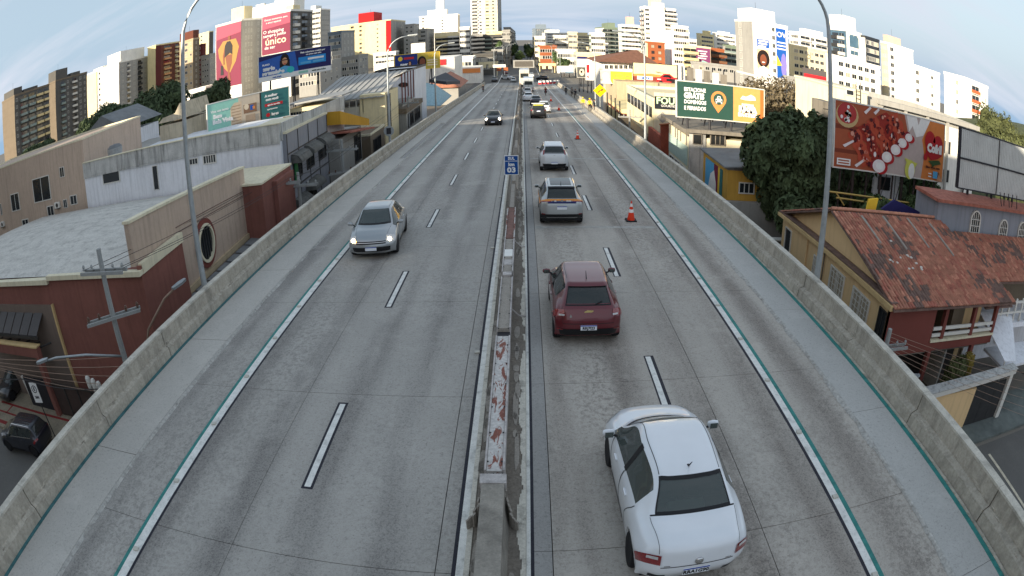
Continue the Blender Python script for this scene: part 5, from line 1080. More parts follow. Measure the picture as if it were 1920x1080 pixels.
MB().tube([(0, 0, 0), (-.1, 0, 3.1)], .035, 6).build('post', F_DK, t); bd = MB().box(-.42, .2, -.05, -.03, 2.0, 3.1).build('panel', PWH, t)
q = MB(); [q.prism([(-.11+r*math.cos(2*math.pi*(k+d)/16), -.05, 2.75+r*math.sin(2*math.pi*(k+d)/16)) for r, d in ((.17, 0), (.21, 0), (.21, 1), (.17, 1))], (0, -.012, 0)) for k in range(16)]; q.build('ring', BLK, bd)
text('E', .26, BLK, bd, (-.11, -.058, 2.75), depth=.003, bold=.01); text('24H', .2, BLK, bd, (-.11, -.058, 2.3), depth=.003, bold=.01)
t = thing('bollard', (-27.6, 17.8, ZG+.14), label='short white pipe post standing beside the black fence panel', cat='post'); MB().tube([(0, 0, 0), (-.3, 0, 1.5)], .1, 8).build('pipe', F_WH, t); MB().lathe([(.12, 0), (.12, .06)], 8, (-.3, 0, 1.5)).build('cap', F_WH, t)
# ---- 2 dusty pink building top left
t = bld('dusty pink two-storey building with small scattered windows at the left edge', -62, -35.6, 37, 47, 4.75, W_PINKB, 'building', rim=.15, rm=W_CRW)
for r in ((20, 366, 38, 392), (61, 338, 96, 372), (112, 315, 121, 330), (89, 388, 102, 402), (132, 368, 145, 381), (42, 413, 55, 427), (0, 382, 5, 402), (119, 375, 127, 388)): winY(t, 37, *r)
for (u, v) in ((110, 389), (7, 424)):
    p = atY(u, v, 37); acunit(p.x, 36.99, p.z, label='white air conditioner unit '+('beside two small windows on the dusty pink wall' if u > 50 else 'at the frame edge on the dusty pink wall'))
# ---- 3 pale blue building
t = bld('long pale blue building with a rain-streaked parapet above the curved roof', -35.4, -15.3, 36.6, 52, 1.55, W_LBLUE, 'building'); PB = t
MB().box(-35.4, -15.3, 36.5, 36.75, 1.56, 2.75).build('streaked_parapet', W_STREAK, t); MB().box(-35.4, -15.25, 36.42, 36.8, 2.751, 2.82).build('coping', W_CRW, t); MB().box(-35.4, -15.3, 36.47, 36.59, 1.45, 1.55).build('ledge', W_STREAK, t)
MB().box(-15.3, -15.22, 36.8, 52, 1.56, 2.75).build('streaked_parapet', W_STREAK, t)
for r, mu in (((193, 326, 225, 338), 0), ((286, 312, 299, 354), 0), ((356, 299, 371, 306), 2), ((382, 293, 405, 303), 4)): winY(t, 36.6, *r, mull=mu)
t = thing('water_tank', (-33.4, 39.5, 2.2), label='round grey water tank with a dark rim behind the pink wall corner', cat='water tank'); MB().lathe([(.7, 0), (.8, .8), (.75, .9)], 18).build('tank', M_METR, t); MB().lathe([(.78, .9), (.5, 1.15), (.1, 1.2)], 18).build('lid', M_ROOFG, t)
def bpx(label, u0, u1, v, Y, dep, m, cat='building', name='building', **k):
    a, b_ = atY(u0, v, Y), atY(u1, v, Y); return bld(label, min(a.x, b_.x), max(a.x, b_.x), Y, Y+dep, (a.z+b_.z)/2, m, cat, name, **k), a, b_
t, a, b_ = bpx('grey gabled shed roof between the dark towers and the pale blue building', 158, 236, 262, 62, 9, W_LBLUE, 'shed', 'shed'); MB().prism([(a.x-.4, 61.6, a.z), (b_.x+.4, 61.6, a.z), ((a.x+b_.x)/2, 61.6, a.z+2.6)], (0, 10, 0)).build('roof', M_ROOFG, t)
WS = mat('sand render', lin((196, 184, 160)), .9, .15, 1, streak=.5)
t, a, b_ = bpx('sand coloured cottage gable left of the mint billboard', 299, 345, 232, 50, 7, WS, 'house', 'house')
w_ = b_.x-a.x; MB().prism([(a.x-.1, 49.8, a.z), (b_.x+.1, 49.8, a.z), (b_.x-.1*w_, 49.8, a.z+1.6), (b_.x-.3*w_, 49.8, a.z+.7), (a.x+.2*w_, 49.8, a.z+.5)], (0, 6, 0)).build('gable', WS, t)
p = atY(355, 228, 54); t = thing('satellite_dish', tuple(p), label='white satellite dish on the cottage beside the first street light', cat='satellite dish'); o = MB().lathe([(.02, -.1), (.3, -.05), (.5, .06), (.48, .08)], 16).build('dish', F_WH, t, smooth=True); o.rotation_euler = (R(70), 0, R(20)); MB().tube([(0, .1, -4), (0, .1, 0)], .05, 6).build('mast', F_DK, t)
bpx('low grey rooftop house behind the cottage gable', 345, 384, 248, 60, 8, W_GREY, 'house', 'house')
bpx('row of grey flat roofs between the dusty pink building and the trees', 170, 300, 292, 56, 12, W_GREY, 'building')
t, a, b_ = bpx('low white shed with a yellow lit roof edge under the mint billboard', 405, 466, 249, 60, 6, W_CRW, 'shed', 'shed')
t, a, b_ = bpx('cream gallery building with a lattice railing and a thin pitched roof edge', 543, 612, 200, 57, 6, W_CREAM, 'building')
for k in range(12): MB().box(a.x+.1+(b_.x-a.x-.2)*k/12, a.x+.35+(b_.x-a.x-.2)*k/12, 56.93, 56.99, (a.z+b_.z)/2-1.4, (a.z+b_.z)/2-.4).build('lattice_opening', G_DARK, t)
MB().prism([(a.x-.4, 56.4, a.z+.1), (b_.x+1.8, 56.4, b_.z+.9), (b_.x+1.8, 56.4, b_.z+1.05), (a.x-.4, 56.4, a.z+.25)], (0, 6, 0)).build('roof', M_METR, t)
# ---- 4 grey tiled building with awnings
t = bld('grey tiled building with curved window awnings beside the left parapet', -20, -15.21, 36.85, 46, ZG+.3, W_TILEG, 'building', name='building'); t.children[0].data.transform(Matrix.Identity(4))
MB().box(-19.8, -15.0, 37, 46, ZG, 1.95).build('facade', W_TILEG, t); MB().box(-19.9, -14.94, 36.95, 46.05, 1.96, 2.1).build('coping', W_CRW, t)
for yy in (37.05, 39.2, 41.4, 43.6, 45.9): MB().box(-15.0, -14.96, yy-.03, yy+.03, ZG, 1.9).build('facade_joint', F_DK, t)
for zz in (.55, -1.9, -4.2): MB().box(-15.0, -14.95, 37.02, 45.98, zz-.04, zz+.04).build('facade_joint', F_DK, t)
def awning(par, y0, y1, z):
    q = MB(); n = 6
    for k in range(n):
        a0, a1 = R(90)*k/n, R(90)*(k+1)/n
        q.add([(-14.95+.75*math.sin(a0), y0, z-.55+.6*math.cos(a0)), (-14.95+.75*math.sin(a0), y1, z-.55+.6*math.cos(a0)), (-14.95+.75*math.sin(a1), y1, z-.55+.6*math.cos(a1)), (-14.95+.75*math.sin(a1), y0, z-.55+.6*math.cos(a1))], [(0, 1, 2, 3)])
    for y in (y0, y1): q.add([(-14.95, y, z-.55)]+[(-14.95+.75*math.sin(R(90)*k/n), y, z-.55+.6*math.cos(R(90)*k/n)) for k in range(n+1)], [tuple(range(n+2))])
    o = q.build('awning', mat('awning canvas grey', (.13, .13, .12), .8, .25, 3, dirt=.5), par); md = o.modifiers.new('s', 'SOLIDIFY'); md.thickness = .03
for (y0, y1, z) in ((37.6, 39.9, .35), (40.4, 42.6, .4), (43.2, 45.6, .45), (37.4, 39.6, -2.7), (40.2, 42.6, -2.2)):
    awning(t, y0, y1, z); winX(t, -15, y0+.35, y1-.35, z-1.7, z-.6, 1, f_=F_DK)
p = MB().box(-14.9, -14.85, 37.9, 38.5, -1.9, .0); tag(p.build('banner', flat('banner green', (20, 110, 60))), 'narrow green vertical banner hanging between the grey awnings', 'banner')
# ---- 5 low houses further along on the left
t = bld('grey house with an ochre fascia and brown roof lip beside the left parapet', -19, -14.2, 46.6, 53.5, -.3, W_GREY, 'house', name='house')
MB().prism([(-19, 46.5, 1.0), (-14.0, 46.5, .9), (-13.4, 53.5, -.35), (-13.4, 53.5, .25), (-14.0, 46.5, 2.0), (-19, 46.5, 2.1)], (-.1, .12, 0)).build('fascia', W_OCHRE, t)
MB().prism([(-18.5, 46.7, .2), (-13.2, 46.7, .1), (-13.0, 53.8, -.7), (-18.5, 53.8, -.6)], (0, 0, .14)).build('roof', M_TILE[1], t)
winX(t, -14.2, 51, 53, -3.2, -.9, 1, f_=F_DK)
t = bld('low grey yard building with a flat rusty roof beside the left parapet', -18, -13.6, 54.5, 60.5, -1.5, W_TAUPE, 'building', rim=.2, rm=W_CRW); winX(t, -13.6, 55.5, 58.5, -4, -2.1, 1, f_=F_DK)
t = bld('cream concrete tank tower block beside the round plate street light', -16.6, -13.9, 62.5, 69.5, 1.75, W_CREAM, 'building')
MB().box(-13.89, -13.85, 63.4, 65.2, -3, 1.5).build('window', G_DARK, t)
t = bld('hall with a big sloping grey metal roof, left of the second street light', -22.5, -16.7, 63, 80, .6, W_GREY, 'hall', name='hall')
MB().box(-22.5, -16.75, 62.9, 62.98, -1.2, .5).build('door_panel', F_WH, t)
for k in range(12): x = -22.6+k*.72; MB().prism([(x, 62.2, 1.35), (x+.7, 62.2, 1.42), (x+.7, 76, 3.4), (x, 76, 3.3)], (0, 0, .07)).build('roof_sheet', M_METR, t)
for k in range(9): MB().box(-22.3+k*.75, -22.22+k*.75, 62.5, 62.56, -.2, 1.3).build('railing_bar', F_WH, t)
t = bld('dark steel frame shed with red posts behind the metal roof hall', -15.8, -13.9, 72, 80, -.6, W_GREY, 'shed', name='shed')
for k in range(5): MB().tube([(-13.9, 72+2*k, -.6), (-13.9, 72+2*k, 3.2)], .08, 5).build('post', W_SALM, t)
MB().prism([(-16, 71.5, 2.4), (-13.6, 71.5, 3.3), (-13.6, 80.5, 3.3), (-16, 80.5, 2.4)], (0, 0, .1)).build('roof', M_METR, t)
t = bld('pale blue shop wall with two oval signs beyond the metal roof hall', -20, -14.4, 84, 94, 3.0, W_LBLUE, 'shop', rim=.3, rm=F_DK)
for k in (0, 1): MB().lathe([(.7, 0), (.7, .05)], 16).build('oval_sign', F_DK, t).location = (-18.3+k*2.3, 83.98, .9)
for o in t.children:
    if o.name.startswith('oval'): o.rotation_euler = (R(90), 0, 0); o.scale = (1, .5, 1)
t = bld('grey wall house with two black sliding windows near the second street light', -16.2, -13.2, 70.5, 82, -1.6, W_GREY, 'house', name='house')
MB().box(-16.4, -13.1, 70.3, 82.2, -1.59, -1.0).build('fascia', W_TAUPE, t)
winX(t, -13.2, 71.5, 75, -3.4, -1.9, 1, f_=F_DK); winX(t, -13.2, 76, 80, -3.4, -1.9, 1, f_=F_DK)
t = thing('tent', (0, 0, 0), label='pale blue market tent with a dark rounded awning beside the left parapet', cat='tent')
MB().prism([(-17, 96, -3.6), (-12.6, 96, -3.9), (-12.6, 112, -3.9), (-14.5, 104, -.9), (-17, 104, -.4)], (0, 0, .1)).build('roof', mat('tent blue', lin((150, 180, 190)), .8), t)
MB().prism([(-16, 108, -.8), (-13, 108, -1.4), (-12.2, 124, -2.6), (-15, 124, -.6)], (0, 0, .6)).build('awning', mat('tent dark', lin((60, 62, 70)), .7), t)
t = bld('low shop with a brown tiled roof before the left road end', -20, -13, 128, 145, -3.6, W_GREY, 'shop', name='shop'); MB().prism([(-20.5, 127, -3.4), (-12.4, 127, -3.6), (-16.5, 127, -1.0)], (0, 19, 0)).build('roof', M_TILE[0], t)
t = bld('bright white shop with a red sign band before the left road end', -33, -16, 150, 170, 2.4, W_WHITE, 'shop'); MB().box(-26, -18, 149.8, 149.99, .5, 2.0).build('sign_band', PRD, t)
t = bld('white and orange toll style shop at the left road end', -30, -12, 185, 196, -2.2, W_WHITE, 'shop'); MB().box(-22, -12.2, 184.8, 184.99, -4, -2.6).build('sign_band', POR, t)
# ---------- RIGHT SIDE
# ---- tiled house
HX, HY = 14.5, 18.1
t = thing('house', (0, 0, 0), label='yellow and red ochre house with a big clay tile roof beside the right parapet', cat='house'); HOUSE = t
MB().box(HX, 23.6, HY+2.9, 30.9, ZG, -1.9).build('wall', W_YEL, t)
MB().box(HX, HX+.25, HY, HY+2.9, ZG, -1.9).build('side_wall', W_YEL, t)
MB().prism([(HX+.35, HY+.3, -1.62), (HX+.35, 30.7, -1.9), (HX+.35, 24.6, .08)], (.25, 0, 0)).build('gable', W_YEL, t)
MB().prism([(HX-.28, HY-.3, -1.86), (HX-.28, 31.2, -2.16), (HX-.28, 31.2, -1.98), (HX-.28, HY-.3, -1.64)], (.5, 0, 0)).build('fascia_beam', M_BEAM, t)
MB().prism([(HX-.2, HY-.2, -1.62), (HX-.2, 31.2, -1.95), (HX-.2, 31.2, -1.88), (HX-.2, HY-.2, -1.55)], (.42, 0, 0)).build('gutter_tiles', M_TILE[2], t)
MB().box(HX, 17.7, HY-.02, HY+.2, -4.05, -1.75).build('front_wall', W_SALM, t); MB().box(17.701, 23.3, HY-.02, HY+.2, -4.05, -3.6).build('front_wall', W_SALM, t)
MB().box(HX+.3, 23.3, HY+.21, HY+2.85, -4.25, -3.9).build('balcony_floor', W_SLAB, t)
MB().box(17.7, 23.3, HY-.1, HY+.28, -3.6, -3.5).build('balcony_sill', W_CRW, t)
for x in (18.55, 21.05, 23.2): MB().box(x-.12, x+.12, HY-.04, HY+.2, -3.49, -1.8).build('column', W_SALM, t)
for (a, b) in ((17.75, 18.4), (18.7, 20.9), (21.2, 23.05)):
    for z in (-3.3, -2.98): MB().box(a, b, HY-.02, HY+.05, z-.07, z+.09).build('balcony_rail', F_WH, t)
for (x0, x1) in ((17.95, 18.4), (18.85, 19.5)):
    wo = put('window', win_mesh(x1-x0, 1.15, CURT, F_WH, 1), t, ((x0+x1)/2, HY+2.88, -3.2)); q = MB()
    for z in (.25, .5, .75): q.box(-(x1-x0)/2, (x1-x0)/2, -.09, -.06, z-.02, z+.02)
    put('grille', q.mesh('grille', F_WH), wo)
MB().box(19.9, 20.9, HY+.8, HY+2.85, -3.9, -1.95).build('inner_wall', W_TAUPE, t); MB().box(21.1, 23.2, HY+1.4, HY+2.86, -3.9, -1.95).build('inner_wall', W_YEL, t)
for (y0, y1) in ((19.8, 21.6), (22.5, 24.15)): winX(t, HX, y0+.15, y1-.05, -3.55, -2.45, -1, CURT, F_WH, 1, grille=True)
winX(t, HX, 29.5, 30.3, -4.4, -2.6, -1, f_=F_WH, mull=0); winX(t, HX, 25.5, 26.2, -3.9, -2.7, -1, CURT, f_=F_WH, mull=1, grille=True)
winX(t, HX, 18.35, 18.95, -3.6, -2.2, -1, f_=F_DK)
MB().tube([(HX-.08, 27.2, -2.1), (HX-.08, 27.2, -5)], .045, 6).build('downpipe', W_YEL, t); MB().tube([(HX-.08, 25.0, -2.1), (HX-.08, 25.0, -5)], .045, 6).build('downpipe', W_TAUPE, t)
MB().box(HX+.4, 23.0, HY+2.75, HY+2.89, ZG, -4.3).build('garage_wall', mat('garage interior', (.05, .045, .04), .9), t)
for x, y in ((17.9, HY+.1), (21.6, HY+.1)): MB().box(x-.12, x+.12, y-.12, y+.12, ZG, -4.051).build('column', W_SALM, t)
MB().box(20.5, 20.62, HY+1.2, HY+2.6, ZG, -4.3).build('garage_post', F_WH, t)
# barrel tiles, laid one by one
tp = MB(); n = 5
for k in range(n):
    a0, a1 = math.pi*k/n, math.pi*(k+1)/n
    tp.add([(-.088*math.cos(a0), 0, .075*math.sin(a0)), (-.088*math.cos(a1), 0, .075*math.sin(a1)), (-.075*math.cos(a1), .46, .06*math.sin(a1)), (-.075*math.cos(a0), .46, .06*math.sin(a0))], [(0, 1, 2, 3)])
tp.add([(-.088, 0, 0)]+[(-.088*math.cos(math.pi*k/n), 0, .075*math.sin(math.pi*k/n)) for k in range(1, n+1)], [tuple(range(n+1))])
tile_me = [tp.mesh('roof_tile', m, fix=False) for m in M_TILE]
def tile_roof(par, x0, x1, ye, ze, yr, zr, seed=1, limit=300, skew=0.0, x1r=None):
    """slope from the eave (ye, ze) up to the ridge (yr, zr)"""
    rnd = random.Random(seed); L_ = math.hypot(yr-ye, zr-ze); ang = math.atan2(zr-ze, abs(yr-ye)); sg = 1 if yr > ye else -1
    x1r = x1 if x1r is None else x1r
    MB().add([(x0, ye, ze-.03), (x1, ye, ze-.03), (x1r, yr, zr-.03), (x0, yr, zr-.03), (x0, ye, ze-.12), (x1, ye, ze-.12), (x1r, yr, zr-.12), (x0, yr, zr-.12)], [(0, 1, 2, 3), (7, 6, 5, 4), (0, 4, 5, 1), (1, 5, 6, 2), (2, 6, 7, 3), (3, 7, 4, 0)]).build('roof_base', M_TILE[2], par)
    nr = int(L_/.37); cnt = 0; rest = [MB() for _ in M_TILE]; patches = [(rnd.uniform(x0, x1), rnd.uniform(0, nr), rnd.uniform(.4, 1.3), rnd.uniform(1, 4)) for _ in range(7)]
    for r in range(nr):
        d = r*.37; y = ye+sg*d*math.cos(ang); z = ze+d*math.sin(ang); xe = x1+(x1r-x1)*r/nr
        for c in range(int((xe-x0)/.195)):
            x = x0+.1+c*.195; k = 0 if rnd.random() < .6 else (1 if rnd.random() < .6 else 3)
            for (px, pr, pw, ph) in patches:
                if abs(x-px) < pw*rnd.uniform(.5, 1.1) and abs(r-pr) < ph*rnd.uniform(.5, 1.1) and rnd.random() < .7: k = 2
            if rnd.random() < .02: k = 2
            rot = (sg*ang+rnd.uniform(-.03, .03), 0, (0 if sg > 0 else math.pi)+rnd.uniform(-.05, .05))
            loc = (x+rnd.uniform(-.012, .012), y, z+rnd.uniform(0, .02))
            if cnt < limit: put('roof_tile', tile_me[k], par, loc, (ang if sg > 0 else ang, 0, rot[2])); cnt += 1
            else:
                M = Matrix.Translation(loc) @ Matrix.Rotation(rot[2], 4, 'Z') @ Matrix.Rotation(ang, 4, 'X')
                rest[k].add([M @ v.co for v in tile_me[k].vertices], [tuple(p.vertices) for p in tile_me[k].polygons])
    allm = MB()
    for k, q in enumerate(rest): allm.add(q.v, q.f, k)
    if allm.v: put('roof_tile', allm.mesh('roof_tiles', M_TILE, fix=False), par, kind='stuff')
tile_roof(t, HX-.15, 24.6, HY-.45, -1.72, 24.7, .12, 4, 300, x1r=22.8)
tile_roof(t, HX-.15, 22.5, 31.3, -2.0, 24.9, .12, 6, 0)
mb = MB()
for k in range(26): x = HX-.1+k*.33; mb.tube([(x, 24.8, .17), (x+.36, 24.8, .19)], .09, 6)
tag(mb.build('ridge_tiles', M_TILE[3], t), kind='stuff')
for (x, y0, y1) in ((16.0, 22.0, 24.2), (17.6, 21.6, 24.3), (19.5, 21.8, 24.3), (21.2, 21.2, 24.0)):   # pale mortar runs down the tiles
    za = -1.72+(y0-17.65)/(24.7-17.65)*1.84; zb_ = -1.72+(y1-17.65)/(24.7-17.65)*1.84
    MB().prism([(x, y0, za+.06), (x+.1, y0, za+.06), (x+.12, y1, zb_+.06), (x-.02, y1, zb_+.06)], (0, 0, .06)).build('mortar_run', M_MEDP, t)
rnd = random.Random(9); mb = MB()
for k in range(14): x, y = rnd.uniform(15.6, 18), rnd.uniform(20, 22.3); z = -1.72+(y-17.65)/(7.05)*1.84+.09; mb.box(x, x+rnd.uniform(.05, .16), y, y+.12, z, z+.05)
tag(mb.build('debris', F_WH, t), kind='stuff')
# boundary wall, gate and canopy
t = thing('boundary_wall', (0, 0, 0), label='low sand coloured boundary wall with a white beam and dark gate by the driveway', cat='wall')
MB().box(15.2, 20.5, 15.8, 16.0, ZG, -5.0).build('wall', W_YEL, t); MB().prism([(15.0, 15.65, -4.99), (24.1, 15.65, -4.62), (24.1, 15.65, -4.36), (15.0, 15.65, -4.73)], (0, .5, 0)).build('beam', F_WH, t); MB().box(23.6, 23.95, 15.7, 16.1, ZG, -4.64).build('gate_post', F_WH, t)
MB().prism([(15.0, 15.6, -4.725), (24.15, 15.6, -4.355), (24.15, 16.2, -4.355), (15.0, 16.2, -4.725)], (0, 0, .05)).build('coping', W_STREAK, t)
for k in range(3): MB().box(20.52+k*1.02, 21.52+k*1.02, 15.86, 15.92, ZG+.05, -5.0).build('gate_leaf', mat('gate sheet', (.035, .035, .035), .6), t)
MB().box(14.6, 18.8, 16.8, 17.0, ZG, -5.7).build('inner_wall', W_SLAB, t)
t = thing('canopy', (0, 0, 0), label='grey translucent canopy roof on white posts right of the red ochre house', cat='canopy')
MB().prism([(23.2, 16.3, -4.2), (24.6, 16.3, -4.4), (27.4, 19.8, -3.6), (23.4, 19.8, -3.2)], (0, 0, .05)).build('roof_sheet', W_LBLUE, t); MB().tube([(23.4, 16.4, ZG), (23.4, 16.4, -4.2)], .05, 6).build('post', F_WH, t)
# grey blue house with arched windows
t = bld('blue grey house with three arched white windows behind the clay tile roof', 22.3, 37, 24.5, 27.0, 1.2, mat('blue grey house render', lin((140, 144, 152)), .85, .07, .5, streak=.3), 'house', name='house'); GH = t
MB().prism([(21.9, 24.1, 1.22), (37, 24.1, 1.3), (37, 24.1, 1.48), (21.9, 24.1, 1.4)], (0, 2.6, 0)).build('roof_edge', M_TILE[1], t)
for k in range(5): MB().tube([(29.5+k*.55, 24.6+.2*(k % 2), 1.4), (29.2+k*.6, 24.7, 2.3)], .04, 5).build('roof_strut', M_DARKM, t)
def arched(par, x, y, z, w_, h):
    n = 10; pts = [(x-w_/2, y, z), (x+w_/2, y, z)]+[(x+w_/2*math.cos(math.pi*k/n), y, z+h-w_/2+w_/2*math.sin(math.pi*k/n)) for k in range(n+1)]
    o = MB().prism(pts, (0, -.04, 0)).build('arched_window', G_DARK, par); q = MB()
    out = [(x+(w_/2+.09)*math.cos(math.pi*k/n), z+h-w_/2+(w_/2+.09)*math.sin(math.pi*k/n)) for k in range(n+1)]; inn = [(x+(w_/2)*math.cos(math.pi*k/n), z+h-w_/2+(w_/2)*math.sin(math.pi*k/n)) for k in range(n+1)]
    for k in range(n): q.prism([(out[k][0], y, out[k][1]), (out[k+1][0], y, out[k+1][1]), (inn[k+1][0], y, inn[k+1][1]), (inn[k][0], y, inn[k][1])], (0, -.12, 0))
    for s in (-1, 1): q.box(*sorted((x+s*w_/2, x+s*(w_/2+.09))), y-.12, y, z, z+h-w_/2)
    q.box(x-w_/2-.12, x+w_/2+.12, y-.16, y, z-.08, z)
    for k in (-1, 0, 1): q.box(x+k*w_*.25-.02, x+k*w_*.25+.02, y-.09, y-.045, z, z+h-.06)
    for k in range(1, 4): q.box(x-w_/2, x+w_/2, y-.10, y-.091, z+h*k/4.2-.02, z+h*k/4.2+.02)
    q.build('window_frame', F_WH, o)
for (u, v) in ((1824, 447), (1876, 460), (1911, 462)):
    p = atY(u, v, 24.45); arched(t, p.x, 24.48, p.z, .95, 1.65)
t2 = thing('house', (0, 0, 0), label='house wing with a second clay tile roof and white balustrades at the right edge', cat='house')
MB().box(24.6, 33, 21.9, 24.4, ZG, -1.5).build('wall', W_TAUPE, t2)
tile_roof(t2, 23.9, 33, 20.3, -1.75, 24.3, -.35, 12, 120); tile_roof(t2, 22.9, 26, 18.9, -2.5, 22.5, -1.6, 15, 0)
for zf in (-2.7, -3.3): MB().box(24.8, 33, 19.6, 19.7, zf-.06, zf+.06).build('balustrade_rail', F_WH, t2)
for k in range(8): MB().lathe([(.08, 0), (.11, .2), (.06, .5), (.09, .8), (.08, 1.4)], 8, (24.9+k*.85, 19.65, -3.9)).build('balustrade_post', F_WH, t2, smooth=True)
MB().box(24.7, 33, 19.5, 21.9, -4.2, -3.9).build('balcony_floor', W_LBLUE, t2); MB().box(24.9, 33, 21.7, 21.85, ZG, -4.25).build('lower_wall', W_LBLUE, t2)
p = atY(1893, 640, 20.5); arched(t2, p.x, 21.65, -6.2, 1.0, 1.5)
winY(t2, 21.88, 1890, 600, 1906, 630)
MB().box(24.5, 33, 17.2, 19.4, -5.3, -5.15).build('lower_canopy', W_LBLUE, t2)
# ---- yellow building with a small mural and the concrete building
t = bld('small mustard building with a painted side panel left of the big round tree', 13, 20.5, 37.4, 43.2, -1.1, mat('mustard render', lin((200, 156, 70)), .85, .08, .6, streak=.2), 'building', rim=.12, rm=W_SLAB)
winY(t, 37.4, 1387, 343, 1412, 362, f_=F_WH, mull=2)
MB().prism([(12.7, 37.2, -.95), (20.6, 37.2, -.6), (20.6, 43.3, -.5), (12.7, 43.3, -.9)], (0, 0, .1)).build('roof_sheet', M_ROOFG, t)
for k, (a, b, m_) in enumerate(((38.4, 38.9, PTL), (38.9, 39.3, PYE), (39.3, 40.3, PK), (40.3, 42.4, PLB))): MB().box(12.93+.0, 12.99, a, b, -4.5, -1.35).build('painted_stripe', m_, t)
MB().prism([(12.92, 39.5, -3.8), (12.92, 41.6, -3.6), (12.92, 41.0, -2.2), (12.92, 40.2, -1.8), (12.92, 39.7, -2.6)], (-.02, 0, 0)).build('painted_shape', PWH, t)
t = bld('stained concrete building with a flat slab roof under the parking billboard', 13, 21.4, 47.5, 54.6, -.75, W_CRW, 'building')
MB().box(12.4, 21.8, 46.8, 55.3, -.28, .02).build('roof_slab', W_SLAB, t); MB().box(13.0, 14.4, 47.35, 47.49, ZG, -.3).build('stained_pier', W_STREAK, t); MB().box(13, 21.4, 47.4, 47.49, -3.3, -2.2).build('stain_band', W_STREAK, t)
winY(t, 47.44, 1333, 252, 1358, 272, f_=W_SLAB, mull=2); winY(t, 47.33, 1300, 252, 1315, 270, f_=W_SLAB, mull=0)
MB().box(12.94, 12.99, 47.8, 54.4, -3.2, -1.6).build('green_band', mat('pale green render', lin((176, 196, 186)), .85, .08), t)
for k in range(3): winX(t, 12.99, 48.2+k*2.1, 49.9+k*2.1, -4.9, -3.5, -1, f_=F_WH)
for k in range(4): MB().box(12.96, 13.1, 48.1+k*1.9, 48.35+k*1.9, -1.55, -.3).build('slab_post', W_SLAB, t)
MB().box(21.0, 21.5, 47.3, 47.5, -1, 0.5).build('corner_post', W_CRW, t)
t = bld('low grey boundary wall between the mustard building and the tiled house', 13.2, 22, 33.2, 33.5, -4.4, W_SLAB, 'wall', name='boundary_wall'); MB().box(13.2, 22, 33.1, 33.6, -4.39, -4.3).build('coping', F_WH, t)
t = bld('grey plinth wall below the mustard building', 12.9, 22, 36.9, 37.3, -3.1, W_GREY, 'wall', name='boundary_wall')
t = thing('brick_wall', (0, 0, 0), label='leaning red brick flank wall beside the concrete building', cat='wall')
MB().prism([(12.6, 56.2, -1.2), (16.5, 56.2, -.6), (16.5, 56.2, ZG), (12.6, 56.2, ZG)], (0, .3, 0)).build('wall', mat('red brick render', lin((158, 84, 66)), .9, .2, 2, dirt=.4, fine=.2), t)
MB().box(12.55, 12.9, 56.5, 62, ZG, -2.2).build('wall', mat('red brick render', lin((158, 84, 66))), t); MB().prism([(12.5, 56.1, -1.2), (16.6, 56.1, -.6), (16.6, 56.1, -.5), (12.5, 56.1, -1.1)], (0, .5, 0)).build('coping', W_ORANGE, t)
t = bld('cream modern building with a strip window and a dark FOUR sign', 13, 25, 61.6, 78, .55, W_CREAM, 'building', rim=.35, rm=W_CRW)
MB().box(12.93, 12.99, 62.2, 77.2, -1.3, -.15).build('strip_window', G_DARK, t); MB().box(13.3, 15.2, 61.52, 61.59, -1.25, -.1).build('strip_window', G_DARK, t)
for k in range(6): MB().box(12.9, 12.925, 63.5+k*2.2, 63.6+k*2.2, -1.3, -.15).build('window_mullion', F_WH, t)
qa, qb = atY(1227, 180, 61.4), atY(1282, 207, 61.4); fx = qa.x; MB().box(qa.x-.0, qb.x+2, 61.42, 61.58, qb.z-2.6, qa.z+.4).build('front_parapet', W_CRW, t)
fp = MB().box(qa.x, qb.x, 61.3, 61.4, qb.z, qa.z).build('sign_panel', PNV if False else flat('sign charcoal', (36, 40, 46)), t)
text('FOUR', 1.0, flat('sign lime white', (206, 238, 190)), fp, (fx+1.45, 61.27, qb.z*.35+qa.z*.65), depth=.02, bold=.03); text('GOURMET', .36, PWH, fp, (fx+1.5, 61.27, qb.z+.35), depth=.02)
MB().prism([(fx+.2, 61.41, qb.z-.9), (fx+.85, 61.41, qb.z-.3), (fx+1.5, 61.41, qb.z-.9), (fx+.85, 61.41, qb.z-1.5)], (0, -.04, 0)).build('diamond_sign', W_GREY, t)
t = bld('dark recessed ground floor row below the cream building along the right parapet', 11.8, 12.9, 62, 78, -3.3, W_TAUPE, 'building')
for k in range(5): MB().box(11.74, 11.8, 62.6+k*3, 64.6+k*3, -6.5, -3.7).build('shutter', M_ROOFG, t)
t = bld('yellow rendered yard wall with a dark band near the road workers', 12.6, 17, 79.5, 92, -2.6, W_PALEY, 'wall', name='yard_wall'); MB().box(12.5, 17.1, 79.4, 92.1, -3.5, -3.2).build('band', W_BROWN, t)
for k in range(4): MB().tube([(12.4, 80+k*4, ZG), (12.4, 80+k*4, -1.6)], .1, 5).build('post', F_DK, t)
t = bld('plain grey beige warehouse wall behind the yellow diamond sign', 14, 28, 93, 110, .2, W_BEIGE, 'warehouse')
t, a, c = bpx('white building with a clay hipped roof behind the yellow advertising panel', 1130, 1224, 118, 106, 14, W_WHITE)
x0, x1, z_ = a.x, c.x, (a.z+c.z)/2
MB().add([(x0-1.5, 104.5, z_), (x1+1, 104.5, z_), (x1+1, 121, z_), (x0-1.5, 121, z_), (x0+7, 112, z_+2.4), (x1-3, 112, z_+2.2)], [(0, 1, 5, 4), (1, 2, 5), (2, 3, 4, 5), (3, 0, 4), (0, 3, 2, 1)]).build('roof', mat('sunlit clay roof', (.2, .095, .06), .9, .2, 2), t)
for k in range(6): winY(t, 106, 1134+k*9, 122, 1140+k*9, 129)
